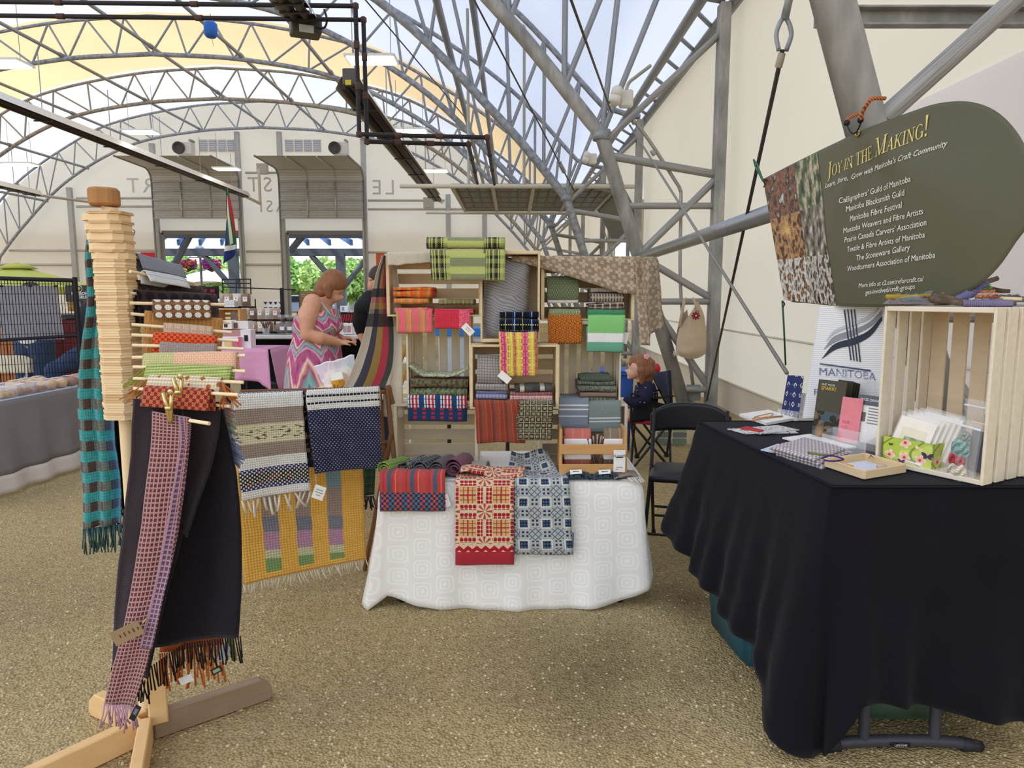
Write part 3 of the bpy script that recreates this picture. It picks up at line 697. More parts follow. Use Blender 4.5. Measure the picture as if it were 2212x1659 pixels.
for x in (-.525, .515):
    for y in (3.27, 3.7): tube('leg', [(x, y, TZ - .03), (x * 1.0, y - (.03 if y < 3.5 else -.03), .0)], .018, blk, wt)
    box('foot_bar', (.05, .5, .03), (x, 3.48, .016), blk, wt, bev=.01)
cp = edge_path([(TX0, TY1), (TX0, TY0), (TX1, TY0), (TX1, TY1)],
    [lambda t: .10 - .092 * t, lambda t: .008 + .085 * abs(2 * t - 1) ** 5 * (1 if t > .035 else max(0, t / .035)), lambda t: .093 + .2 * t],
    [lambda t: .04 + .02 * t, lambda t: .03 + .02 * math.sin(t * 3.1), lambda t: .04 + .04 * t])
def wfold(s, t):
    q = t * t
    cl_ = math.exp(-((s - .56) / .07) ** 2) * .045 + math.exp(-((s - 1.84) / .09) ** 2) * .03 - math.exp(-((s - .70) / .04) ** 2) * .012 - math.exp(-((s - 1.72) / .05) ** 2) * .02
    return q * (cl_ + .012 * math.sin(s * 16 + 1) + .006 * math.sin(s * 37)) * 1.0 + .004 * t * wob(s * 5, t * 4)
tc = thing('tablecloth', 'white damask tablecloth with rounded-square pattern under the crate display', 'tablecloth', (0, 3.5, TZ))
skirt('skirt', cp, TZ, dmk, tc, wfold, 22)
surf('top', lambda u, v: (lerp(TX0 - .012, TX1 + .012, u), lerp(TY0 - .012, TY1 + .012, v), TZ - .002), 8, 4, dmk, tc, (1.2, .6))
DC = 3.45
def cmw(x0, x1, zb, h, D, vertical=False, tilt=0):
    a = at(x0, 800, D).x; b = at(x1, 800, D).x
    m_ = Matrix.Translation(((a + b) / 2, D, zb + h / 2)) @ Matrix.Rotation(tilt, 4, 'Z')
    return m_ @ Matrix.Rotation(math.pi / 2, 4, 'Y') if vertical else m_
def wpx(x0, x1, D): return at(x1, 800, D).x - at(x0, 800, D).x
TS = .009
crate('pale pine crate on the white table, under the blue and red towel', cmw(848, 1032, TZ + TS, .295, DC), wpx(848, 1032, DC), .295, mt=whitew)
crate('pale pine crate on the white table, behind the small honey-coloured crate', cmw(1166, 1358, TZ + TS, .295, DC), wpx(1166, 1358, DC), .295, mt=whitew)
zt1 = TZ + .295 + 2 * TS + .002
crate('upright pine crate holding the teal scarf stack', cmw(878, 1018, zt1, .43, DC, True), .43, wpx(878, 1018, DC) - .02, nback=5, mt=whitew)
crate('upright pine crate holding the grey-green towel stack', cmw(1205, 1342, zt1, .41, DC, True), .41, wpx(1205, 1342, DC) - .02, nback=5, mt=whitew)
crate('pine crate in the middle holding the lavender and gingham towels', cmw(1014, 1208, zt1 + TS, .285, 3.3), wpx(1014, 1208, 3.3), .285, mt=pine)
z2 = zt1 + .432 + TS
crate('pine crate at the top, holding the orange towels, under the linen runner', cmw(838, 1042, z2, .28, DC), wpx(838, 1042, DC), .28, mt=pine)
z2b = zt1 + .412 + TS
crate('pine crate at the top, holding the sage towels, under the beige geometric runner', cmw(1168, 1368, z2b, .28, DC), wpx(1168, 1368, DC), .28, mt=pine)
z2c = zt1 + .285 + 3 * TS
crate('upright pine crate in the middle of the top row, around the wrapped cushion', cmw(1038, 1166, z2c, .43, 3.36, True), .43, wpx(1038, 1166, 3.36) - .02, nback=4, mt=pinev)

# ---- fabrics
def st(*a): return [(w, c) for w, c in a]
orange_s = cl('orange_striped', lambda c: c.stripes(c.u, st((.012, '#e0672c'), (.008, '#a8812f'), (.01, '#ef7a35'), (.006, '#c9992f'), (.012, '#e2552f'))), 150)
yelpink_s = cl('yellow_pink_striped', lambda c: c.stripes(c.u, st((.012, '#e58a4a'), (.01, '#b09a3a'), (.012, '#ee7a5a'), (.008, '#cfae45'))), 150)
pink_s = cl('pink_green_striped', lambda c: c.stripes(c.u, st((.022, '#ef6d78'), (.008, '#a99a55'), (.014, '#f4826f'), (.006, '#e8a05a'), (.006, '#9a9553'), (.01, '#f06a80'))), 150)
brownplaid = cl('brown_green_plaid', plaid(st((.02, '#7d7a4a'), (.006, '#3b3320'), (.012, '#9c945f'), (.004, '#43352a')), st((.016, '#6d6a42'), (.006, '#4a2f28'), (.014, '#a09a66'))))
redw = cl('coral_red_weave', lambda c: c.mix(c.u.gt(.03), '#d63a4c', c.mix((c.vor(110, 'UV', out='Distance') * 1.0).gt(.5) * .6, '#ee7186', '#d8455c')), 110)
redw2 = cl('red_weave', lambda c: c.stripes(c.v, st((.006, '#e0445a'), (.006, '#f07f86'))), 120)
def zebra(c):
    w = (c.v * 430 + c.u * 160 + c.noise(16, 'UV', 3) * 13).sin()
    return c.mix(w.gt(.0), '#4c4f60', '#8f8172'), w * .3 + c.noise(6, 'UV', 3)
navyplaid = cl('navy_plaid', lambda c: c.mix(((c.u * 90 + .5).fr().lt(.5)), c.stripes(c.u, st((.014, '#0d1020'), (.004, '#b9bd6a'), (.03, '#12162a'), (.006, '#3d5f9a'), (.006, '#9ab0cf'), (.006, '#3d5f9a'), (.012, '#0d1020'))), c.stripes(c.v, st((.012, '#0c0f1e'), (.003, '#c4c66e'), (.03, '#10142a'), (.005, '#6f8fc0')))), 100)
def pinkyel(c):
    a, b = (c.u / .032).fr(), (c.v / .032).fr(); k = (a - .5).abs().mx((b - .5).abs())
    base = c.stripes(c.u + .01, st((.03, '#e8d84e'), (.024, '#d23a86'), (.03, '#e2dc5a'), (.016, '#b08a48')))
    fr = k.band(.22, .38); x = c.mix(fr * .8, base, '#e59a6a')
    return c.mix((a - .5).abs().lt(.1) * (b - .5).abs().lt(.3) * .7, x, '#c93a7a')
pinkyel_m = cl('pink_yellow_overshot', pinkyel, 130)
def ogee(ca, cb, p=.02):
    def g(c):
        a = ((c.u / p).fr() - .5).abs() * 2; k = (c.v / p * .8 + a * .9).fr()
        k2 = (c.v / p * .8 - a * .9).fr()
        return c.mix((k.lt(.22).mx(k2.lt(.2))), ca, cb)
    return g
sage = cl('sage_leaf_weave', ogee('#86906a', '#4d5a40', .018), 170); sage2 = cl('sage_light_weave', ogee('#a9b184', '#59694a', .016), 170)
def honey(c, p=.025):
    x, y = c.u / p, c.v / (p * .866); r = y.fl(); xx = (x + (r * .5).fr()).fr() - .5; yy = (y.fr() - .5) * .9
    d = (xx * xx + yy * yy).sq()
    k = d.band(.31, .47).mx(d.band(.11, .19))
    return c.mix(k, '#e08a3a', '#8a4318')
def honeyb(c): return c.mix(c.v.gt(.242), honey(c), '#d9962e')
honey_m = cl('orange_honeycomb', honeyb, 170)
def brownpat(c):
    a, b = (c.u / .014).fr(), (c.v / .02).fr()
    return c.mix((a - .5).abs().lt(.2) * (b - .5).abs().lt(.4), c.mix(((c.u / .0035).fr().gt(.5)) * .7, '#c9bca6', '#51403a'), '#55423a')
brown_m = cl('brown_cream_pattern', brownpat, 150)
brownred_m = cl('brown_red_plaid', plaid(st((.012, '#4a3a34'), (.008, '#d8cfc0'), (.006, '#8c2f38'), (.01, '#5a4a40')), st((.006, '#3a2d28'), (.006, '#c0b4a2'))))
def zig(ca, cb, p=.01):
    return lambda c: c.mix(((c.v / p + ((c.u / p).fr() - .5).abs() * 2).fr()).lt(.5), ca, cb)
greenroll = cl('green_zigzag', zig('#5ba06c', '#3c7d52'), 160)
def greenwhite(c): return c.ramp(c.v * 2.5, [(0, '#4f9a66'), (.1, '#86c877'), (.315, '#f1ece8'), (.425, '#6fae8e'), (.85, '#57987a'), (1, '#57987a')], True)
greenwhite_m = cl('green_white_bands', greenwhite, 170, tw=True)
def limeblk(c):
    u, v = c.u, c.v
    us = st((.012, '#b4b86a'), (.011, '#2b2b26'), (.006, '#bcc072'), (.006, '#4d4d36'), (.006, '#bcc072'), (.012, '#23231f'), (.006, '#bcc072'), (.008, '#5d5c3e'), (.012, '#26251f'), (.006, '#bcc072'), (.006, '#34342a'))
    A = c.stripes(u + .195, us + st((.168, '#b9bd6e')), None)
    B = c.ramp(v / .4, [(0, '#b9bd6e'), (.28, '#bfc376'), (.36, '#8f9060'), (.60, '#bfc376'), (.68, '#7d7f55'), (.74, '#bcc072'), (.80, '#9a9c5e'), (1, '#bcc072')], True)
    blk = c.stripes(v, st((.022, '#b9bd6e'), (.022, '#22221d')))
    tw = ((u + v) * 120).fr().lt(.45); inner = u.abs().lt(.085)
    return c.mix(inner * v.gt(.13), c.mix(tw * .62, A, c.mix(v.gt(.14) * (v / .044).fr().lt(.5), '#b9bd6e', '#2f2f26')), c.mix(tw * .3, c.mix((v / .075).fr().lt(.55), '#b9bd6e', '#7d7f62'), '#c6ca7c'))
lime_m = cl('lime_black_plaid', limeblk, 200, .3)
def squares(c):
    p = .06; a, b = (c.u / p), (c.v / p)
    bx, by = (a.fr() - .5).abs(), (b.fr() - .5).abs(); k = bx.mx(by)
    ring = k.band(.13, .38) + k.lt(.05)
    link = (bx.lt(.12) * by.band(.36, .5)).mx(by.lt(.12) * bx.band(.36, .5))
    sm = (bx.gt(.44) * by.gt(.44)); alt = ((a.fl() + b.fl()) * .5).fr().gt(.25)
    kk = ring.mx(link).mx(sm)
    return c.mix(kk, '#c3b198', c.mix(alt * .5, '#a08b72', '#907b64'))
geo_m = cl('beige_geometric_weave', squares, 220, .25)
def linen(c):
    base = c.mix(c.noise(8, 'UV', 3), '#c9bda8', '#dccfb8')
    S_ = c.ramp(c.u / .30, [(0, '#cfc2ac'), (.22, '#4b4a57'), (.42, '#b0904f'), (.60, '#d2465a'), (.77, '#4f544d'), (.92, '#cfc2ac')], True)
    v = c.v
    x = c.mix(v.band(.27, .345).mx(v.band(.445, .51)) * .9, S_, '#2b2c33'); x = c.mix(v.band(.345, .385) * .6, x, '#c04a52'); x = c.mix(v.band(.385, .42) * .5, x, '#b0862f'); x = c.mix(v.band(.42, .445) * .5, x, '#2c2d38')
    sp = c.noise(330, 'UV', 0)
    return c.shade(x, sp * .5 + .75)
linen_m = cl('linen_striped_runner', linen, 260, .2)

# ---- top row
towel_fold('pink striped towel at the bottom of the orange stack', pink_s, 853, 925, 657, 671, DC - .01, 2, z0=z2 + .005)
towel_fold('yellow and coral striped towel in the middle of the orange stack', yelpink_s, 851, 925, 643, 656.5, DC - .01, 2)
towel_fold('orange striped towel on top of the orange stack', orange_s, 849, 934, 620, 642.5, DC - .015, 3, depth=.19, amp=.007)
towel_hang('pink and green striped towel hanging from the crate of orange towels', pink_s, 857, 935, 669, 716, DC - .005, .03)
towel_fold('coral red towel folded under the brown plaid one', redw2, 947, 1022, 660, 671, DC - .01, 2, z0=z2 + .005)
towel_fold('brown and green plaid towel folded in the top crate', brownplaid, 948, 1024, 646, 659.5, DC - .01, 2)
towel_hang('two-tone red and pink towel hanging from the top crate', redw, 940, 1016, 670, 706, DC - .005, .03)
card('white price tag dangling below the two-tone red towel', 1011, 712, DC - .03, .06, .035, M('#efe9df', .6), (0, .8, 0), group='price tags', lines=[(0, .006, .03, .002, '#555555'), (0, -.004, .024, .002, '#777777')])
cu_ = thing('wrapped_cushion', 'big cushion with wavy brown and grey pattern wrapped in clear plastic', 'cushion', at(1090, 735, 3.45))
A = at(1042, 737, 3.40); B = at(1142, 560, 3.40)
def cush(u, v, e=0, s=1):
    w, h = B.x - A.x, B.z - A.z; a, b = u * 2 - 1, v * 2 - 1; k = max(0, (1 - abs(a) ** 3) * (1 - abs(b) ** 4)) ** .55
    return ((A.x + B.x) / 2 + a * w / 2 * (1 - .04 * b * b) + .006 * wob(v * 6, u * 4) + .012 * b, 3.47 - s * (.075 * k + e) - .006 * wob(u * 5, v * 5, 2), A.z + h * v + .012 * (1 - abs(a)) * (1 if v > .5 else -.2))
zb_m = mat('wavy_cushion_fabric', zebra, rough=.8, bd=.004)
surf('cover', lambda u, v: cush(u, v), 24, 34, zb_m, cu_, (.23, .42)); surf('back_cover', lambda u, v: cush(1 - u, v, 0, -.6), 14, 18, zb_m, cu_, (.23, .42))
film = mat('clear_plastic_film', lambda c: ('#ffffff', c.noise(9, detail=4)), rough=.12, spec=.5, alpha=.16, bd=.02)
surf('plastic_wrap', lambda u, v: V(cush(u * 1.0, v * 1.0, .008)) + V((0, -.005 * wob(u * 9, v * 9, 5), 0)), 24, 34, film, cu_)
towel_fold('navy plaid towel folded below the wrapped cushion', navyplaid, 1080, 1163, 674, 719, 3.34, 3, .1, amp=.006)
towel_hang('pink and yellow overshot towel hanging in the middle of the display', pinkyel_m, 1078, 1160, 720, 809, 3.29, .1, dx=.01)
card('white price tag below the pink and yellow towel', 1090, 815, 3.27, .06, .035, M('#efe9df', .6), (0, .7, 0), group='price tags')
towel_fold('folded sage towel lying at the bottom of its stack', sage2, 1186, 1254, 656, 676, DC - .01, 2, z0=z2b + .005)
towel_fold('white-backed sage towel with a pale edge showing', cl('sage_pale_back', lambda c: c.mix(c.v.gt(.2), '#ded6cc', '#8c936f')), 1184, 1250, 648, 655.5, DC - .005, 1)
o = sheet('folded_towel', [(.0, 0), (.004, .04), (.01, .08), (.02, .11), (.03, .112), (.036, .1), (.034, .05), (.03, 0)], wpx(1182, 1250, DC), sage, .008, TM(at(1216, 648, DC + .02)), amp=.003, seed=4); tag(o, 'sage leaf-patterned towel standing upright at the back of its crate', 'towel', 'folded towels in the crates')
towel_hang('orange honeycomb towel hanging from the crate of sage towels', honey_m, 1183, 1256, 677, 738, DC - .005, .04, dx=.008)
towel_fold('brown towel with red plaid folded under the striped brown one', brownred_m, 1274, 1346, 655, 668, DC, 2)
towel_fold('brown and cream patterned towel folded upright beside the sage stack', brown_m, 1276, 1347, 621, 654.5, DC, 3, .15)
P = at(1310, 676, DC - .01); o = sheet('rolled_towel', rollp(.014, 2), wpx(1271, 1350, DC), greenroll, .004, TM((P.x, DC + .0, P.z - .012)), amp=.002); tag(o, 'green zigzag towel rolled on the crate edge', 'towel')
towel_hang('green towel with a broad white band hanging beside the beige runner', greenwhite_m, 1269, 1350, 681, 757, DC - .022, .03, sc_=.96, dx=-.01)
card('pale price tag behind the green and white towel', 1350, 730, DC - .01, .03, .055, M('#e9e6e4', .6), (0, .2, 0), group='price tags')
# lime towel rolled on the very top
P = at(1006, 541, 3.33); t = thing('lime_towel', 'lime and black plaid towel rolled at the very top of the crates', 'towel', P)
rp = rollp(.031, 2.4)
hp = [(.10 - .1 * k / 6, .004) for k in range(7)] + [(-.016, -.004)] + [(-.022 - .002 * k, -.012 - .125 * k / 8) for k in range(9)]
W_ = wpx(922, 1088, 3.33); zr_ = z2c + .43 + TS - .008
sheet('roll', rp, W_, lime_m, .005, TM((P.x, P.y + .025, zr_)), t, amp=.002, uvo=(0, .1))
sheet('hanging_flap', hp, W_ * .98, lime_m, .005, TM((P.x + .008, P.y + .005, zr_ - .003)), t, amp=.004, seed=3, edge=lambda s: (.004 * s, 1 - .05 * s), nx=24)
# beige geometric runner across the top of the other crate, falling down its side
zr = z2b + .28 + TS + .004; xr0 = at(1105, 545, DC).x; xr1 = at(1372, 560, DC).x; t = thing('geometric_runner', 'beige runner with brown square pattern draped over the top crate and down its side', 'table runner', ((xr0 + xr1) / 2, DC, zr))
def rf(u, v):                                                       # u along the runner, v from back to hanging hem
    x = lerp(xr0, xr1 + .02, u); hang = .012 + .155 * min(1, (u / .86)) ** 1.15
    L = .22 + hang; s = v * L
    if s < .2: return (x, DC + .2 - s, zr + .006 * wob(u * 9, v * 4) + .008 * (1 - u))
    d = s - .2; b = min(1, d / .03)
    return (x + .004 * math.sin(u * 20) * d * 4, DC - .012 - .012 * math.sin(b * 1.57) - .02 * d - .01 * wob(u * 5, d * 9) * b, zr - max(0, d - .012) + .003)
surf('top_fold', rf, 44, 26, geo_m, t, (.64, .4), .003)
def rf2(u, v):
    d = v * .44; x = xr1 - .035 + .125 * u + .022 * math.sin(min(1, d / .05) * 1.57) + .10 * d * (1 - .3 * u) ; z = zr - max(0, d - .02)
    y = DC - .05 + .07 * u + .02 * math.sin(u * 7 + d * 6) * min(1, d * 8)
    if u < .25: y += .10 * max(0, d - .15) ; z -= 0
    return (x + .015 * math.sin(u * 9) * min(1, d * 5), y, z + (.07 * u * d * 3 if u > .5 else 0))
surf('side_drop', rf2, 16, 30, geo_m, t, (.22, .44), .003)
# linen runner with coloured stripes: over the first crate and down its side toward the rug rack
zl = z2 + .28 + TS + .004; t = thing('linen_runner', 'long linen runner with coloured stripes sweeping down from the crates to the rug rack', 'table runner', at(850, 560, DC))
LR = [(552, 824, 842, -.02, .06), (580, 816, 839, -.03, .06), (615, 806, 839, -.03, .06), (645, 801, 843, -.04, .07), (690, 793, 850, -.05, .08), (745, 778, 856, -.06, .08), (790, 762, 853, -.08, .07), (820, 750, 846, -.09, .05), (843, 736, 838, -.09, .0)]
LL = cr([at(a, y, DC + d0) for y, a, b, d0, d1 in LR], 6); LRr = cr([at(b, y + (0 if y < 800 else -4), DC + d1) for y, a, b, d0, d1 in LR], 6)
def lf(u, v):
    k = v * (len(LL) - 1); i = min(int(k), len(LL) - 2); p = LL[i].lerp(LL[i + 1], k - i).lerp(LRr[i].lerp(LRr[i + 1], k - i), u)
    return p + V((.003 * wob(v * 9, u * 3), .012 * math.sin(u * 7 + v * 2) * min(1, v * 3), 0))
surf('runner', lf, 26, 60, linen_m, t, (.30, .95), .002)
def lf2(u, v):                                                      # inner tail of the runner hanging straight against the crates
    x = lerp(at(842, 700, DC).x - .02, at(862, 700, DC).x - .02, u); z = lerp(zl - .05, at(850, 905, DC).z, v)
    return (x + .07 * v * (u - .4) + .01 * math.sin(v * 5), DC + .03 + .05 * u + .04 * math.sin(u * 3 + v * 2), z)
surf('inner_tail', lf2, 8, 24, cl('plain_linen', lambda c: c.mix(c.noise(30, 'UV', 3), '#c6b9a2', '#d9ccb5'), 260, .2), t, (.09, .7), .002)
def lf3(u, v):
    x = lerp(at(838, 545, DC).x, at(940, 545, DC).x, u); d = v * (.075 - .02 * u) 
    return (x, DC - .018 - .012 * math.sin(min(1, d / .02) * 1.57), zl + .004 - max(0, d - .01) + .006 * wob(u * 6, 1))
surf('front_overhang', lf3, 16, 10, cl('plain_linen_edge', lambda c: c.mix(c.noise(30, 'UV', 3), '#c9bca5', '#ddd0b9'), 260, .2), t, (.24, .08), .002)
# ---- middle tier
def scarfpat(ca, cb, cc, p=.03):
    def g(c):
        a, b = ((c.u / p).fr() - .5).abs(), ((c.v / p).fr() - .5).abs(); n = c.vor(70, 'UV', out='Distance')
        return c.mix((a + b).lt(.32), c.mix(n.gt(.45), ca, cb), cc)
    return g
teal_m = cl('teal_speckle', lambda c: c.mix(c.vor(130, 'UV', out='Distance').gt(.42), c.mix(c.noise(7, 'UV'), '#2f5560', '#8a9a55'), '#c9cba9'), 160)
brnpat_m = cl('brown_medallion', scarfpat('#4d4a38', '#6d6b4d', '#b5613a'), 150); grnpat_m = cl('green_medallion', scarfpat('#5d6a48', '#7c8560', '#3d4636', .026), 150)
xa, xb = 886, 1010; W_ = wpx(xa, xb, DC); zc = zt1 + .02
towel_fold('dull green medallion scarf at the bottom of the teal stack', grnpat_m, xa, xb, 838, 856, DC - .0, 2, amp=.006)
towel_fold('brown medallion scarf in the middle of the teal stack', brnpat_m, xa + 2, xb, 818, 837, DC, 2, amp=.007)
P = at((xa + xb) / 2, 817, DC)
def tf(u, v):
    e = abs(u - .5) * 2; return (P.x + (u - .5) * W_, DC - .01 + .15 * v - .012 * math.sin(min(1, v * 6) * 3.14), P.z + .008 + .07 * max(0, e - .45) ** 1.4 * (1.6 if u < .5 else 1.1) + .012 * math.sin(min(1, v * 8) * 1.57) + .004 * wob(u * 7, v * 4))
o = surf('folded_scarf', tf, 30, 12, teal_m, None, (.29, .2), .014); tag(o, 'teal speckled scarf sagging on top of its stack, ends turned up', 'scarf')
def redblue(c):
    bar = c.stripes(c.u, st((.016, '#27456e'), (.007, '#e9e4dc'), (.006, '#27456e'), (.007, '#e9e4dc'), (.010, '#c4303c'), (.008, '#e9e4dc'), (.01, '#c4303c'), (.006, '#e9e4dc'), (.01, '#27456e')))
    top = c.mix(((c.v / .026).fr()).lt(.12), bar, '#24406a')
    low = c.mix(((c.u / .044).fr() - .5).abs().lt(.2) * (((c.v / .022).fr() - .5).abs().lt(.3)), '#243f66', '#b8323f')
    return c.mix(c.v.gt(.225), top, low)
redblue_m = cl('red_blue_white_overshot', redblue, 170)
towel_hang('navy, red and white overshot towel hanging below the teal stack', redblue_m, 881, 1008, 856, 906, DC - .005, .16, dx=.004, back=.85)
gridp = lambda a, b, p: (lambda c: c.mix(((c.u / p).fr().lt(.28)).mx((c.v / p).fr().lt(.28)) * .75, a, b))
lav_m = cl('lavender_grid', gridp('#b3a898', '#6f6678', .013), 180); lav2_m = cl('lavender_blue_grid', gridp('#9a9cb8', '#73749a', .016), 170)
towel_fold('blue-lavender towel with cream lines, lowest in the middle crate', lav2_m, 1029, 1096, 845, 862, 3.3, 3, .15)
towel_fold('pale lavender checked towel tucked on the blue one', lav_m, 1028, 1097, 828, 844.5, 3.3, 2, .15)
o = sheet('folded_towel', [(.0, 0), (.006, .05), (.015, .10), (.03, .128), (.045, .12), (.05, .06), (.048, 0)], wpx(1030, 1085, 3.3), lav_m, .01, TM(at(1058, 828, 3.31)), amp=.005, seed=9); tag(o, 'lavender checked towel standing up at the back of the middle crate', 'towel', 'folded towels in the crates')
ging_m = cl('red_gingham', lambda c: c.mix(((c.u / .007).fr().lt(.5)) * .55 + ((c.v / .007).fr().lt(.5)) * .45, '#efe3d8', '#b02d3c'), 200)
towel_fold('red gingham towel at the bottom beside the lavender ones', ging_m, 1101, 1193, 848, 866, 3.31, 3, .15)
grey_m = cl('charcoal_cream_bands', lambda c: c.stripes(c.u + .01, st((.035, '#4c4642'), (.004, '#2e2a28'), (.022, '#cdc3b4'), (.004, '#2e2a28'), (.03, '#5a544e'))), 170)
towel_fold('charcoal towel with cream bands lying on the red gingham', grey_m, 1112, 1194, 834, 847.5, 3.3, 2, .14, amp=.006)
rust_m = cl('rust_red_striped', lambda c: c.stripes(c.u, st((.02, '#94432f'), (.004, '#b0583c'), (.012, '#87392a'), (.004, '#5d5a54'), (.018, '#9a4a36'), (.003, '#b86544'))), 220, .3)
o = towel_hang('rust red cloth hanging beneath the middle crate', rust_m, 1024, 1128, 868, 952, 3.283, .14, dx=.03, amp=.006)
blksq = lambda c: (lambda a, b: c.mix((a.mx(b)).band(.2, .27).mx((a.mx(b)).gt(.43)).mx(a.lt(.05) * b.lt(.2)).mx(b.lt(.05) * a.lt(.2)), '#1e1c1a', '#b3a684'))(((c.u / .027).fr() - .5).abs(), ((c.v / .027).fr() - .5).abs())
blksq_m = cl('black_squares', blksq, 200)
towel_hang('black towel with cream squares hanging next to the rust red cloth', blksq_m, 1122, 1196, 869, 946, 3.262, .14, dx=-.02)
gg_m = cl('grey_green_tweed', lambda c: c.mix(c.noise(150, 'UV', 1).gt(.5), '#5d6455', '#858a76'), 160); coral_m = cl('coral_band', lambda c: c.stripes(c.v, st((.02, '#c46a58'), (.01, '#8a8070'))), 160)
towel_fold('grey speckled towel lowest in the grey-green stack', gg_m, 1252, 1331, 859, 867, DC, 1)
towel_fold('coral-edged towel in the grey-green stack', coral_m, 1253, 1332, 848, 858.5, DC, 2)
towel_fold('grey-green tweed towel on the coral-edged one', gg_m, 1250, 1330, 826, 847.5, DC, 3, amp=.006)
towel_fold('loosely folded dark green towel topping the grey-green stack', cl('dark_sage', lambda c: c.mix(c.noise(90, 'UV', 1), '#4f5a4a', '#6d7763'), 160), 1254, 1322, 811, 825.5, DC + .01, 1, .16, amp=.01)
bl_m = cl('blue_grey_stripes', lambda c: c.mix(c.v.band(.185, .193).mx(c.v.band(.205, .213)).mx(c.v.band(.24, .246)), c.mix(c.noise(160, 'UV', 1), '#7d8896', '#9fa9b4'), '#e6e6e4'), 230, .25)
gr_m = cl('green_grey_stripes', lambda c: c.mix(c.v.band(.235, .242).mx(c.v.band(.252, .258)), c.mix(c.noise(160, 'UV', 1), '#77847e', '#95a19b'), '#dfe0da'), 230, .25)
towel_hang('blue-grey linen towel with white stripes beside the green-grey one', bl_m, 1206, 1271, 862, 922, DC - .01, .15)
towel_hang('green-grey linen towel with two white stripes hanging at the crate corner', gr_m, 1271, 1340, 868, 930, DC - .012, .15, dx=.006)
# ---- on the white table
for k, (px, lab, m_, r) in enumerate(((852, 'green checked scarf roll at the end of the row on the white table', cl('green_check', gridp('#8fae4e', '#5d7a34', .02), 150), .034), (893, 'grey and black patterned scarf roll next to the green one', cl('greyblack', scarfpat('#6d746d', '#2d2f30', '#9aa08f', .02), 150), .034), (925, 'black and grey scarf roll in the middle of the row', cl('blackgrey', gridp('#2b2c30', '#6d7078', .03), 150), .036), (957, 'slate grey scarf roll beside the plum one', cl('slate', lambda c: c.mix(c.noise(20, 'UV'), '#54525c', '#6a655f'), 200), .036), (992, 'plum tweed scarf roll with tan end on the white table', cl('plum', lambda c: c.mix(c.noise(5, 'UV'), '#8a3f55', '#6d5a66'), 200), .042))):
    P = at(px, 1000, 3.36); R = Matrix.Translation((P.x, 3.29, TZ + .004)) @ Matrix.Rotation(math.pi / 2 - .5 + .05 * k, 4, 'Z')
    L = .17
    e = [(.5 * math.cos(a) * r * 2.1, r * (1 + math.sin(a) * (1 if math.sin(a) > 0 else .9))) for a in [math.pi * 2 * q / 22 + 4.0 for q in range(24)]]
    inner = [(.36 * math.cos(a) * r * 2, r * (.9 + .62 * math.sin(a))) for a in [math.pi * 2 * q / 18 + 4.4 for q in range(20)]]
    inner2 = [(.22 * math.cos(a) * r * 2, r * (.85 + .36 * math.sin(a))) for a in [math.pi * 2 * q / 14 + 4.6 for q in range(12)]]
    o = sheet('rolled_scarf', e + inner + inner2, L, m_, .005, R @ TM((.02, 0, 0)), amp=.006, seed=k * 3.1, nx=10, edge=lambda s: (.0, 1 - .1 * s)); tag(o, lab, 'scarf', 'scarf rolls on the white table')
t = thing('fringed_scarf', 'pale grey fringed scarf end lying behind the red and cream towel', 'scarf', at(1020, 1000, 3.36)); P = at(1018, 1002, 3.36)
surf('cloth', lambda u, v: (P.x - .03 + .1 * u + .02 * v, 3.27 + .16 * v, TZ + .006 + .045 * math.sin(v * 3) + .005 * wob(u * 6, v * 5)), 10, 10, cl('pale_grey_scarf', lambda c: c.mix(c.noise(20, 'UV'), '#9c958a', '#c4bcae'), 180), t, (.1, .16), .004)
fringe('fringe', [(P.x + .07 + .002 * k % .01, 3.27 + .006 * k, TZ + .025) for k in range(24)], M('#c9bfae', .9), t, .035, .0018, 3, V((.6, -.3, -.6)).normalized())
def rn(c):
    base = c.stripes(c.u + .01, st((.02, '#54606e'), (.015, '#c8423f'), (.004, '#d98a7a'), (.018, '#cf4a44'), (.012, '#b85a55'), (.016, '#d2433f'), (.006, '#8a4a50'), (.014, '#c94a48')))
    a, b = (c.u / .012).fl(), (c.v / .0125).fl(); chk = ((a + b) * .5).fr().gt(.25)
    e = c.mix(chk, '#2c3a56', c.mix(((a * .21).fr()).gt(.45), '#5d7484', '#c9554e'))
    return c.mix(c.v.gt(.205), base, e)
towel_hang('red striped towel with navy checked end hanging over the white table edge', cl('red_navy_towel', rn, 190), 822, 962, 1021, 1096, 3.185, .10, group=None, out=.025, slope=.08)
card('white swing tag beside the red striped towel', 963, 1082, 3.16, .035, .06, M('#efe9df', .6), (0, -.3, 0), group='price tags', lines=[(-.002, .008, .016, .003, '#333333')])
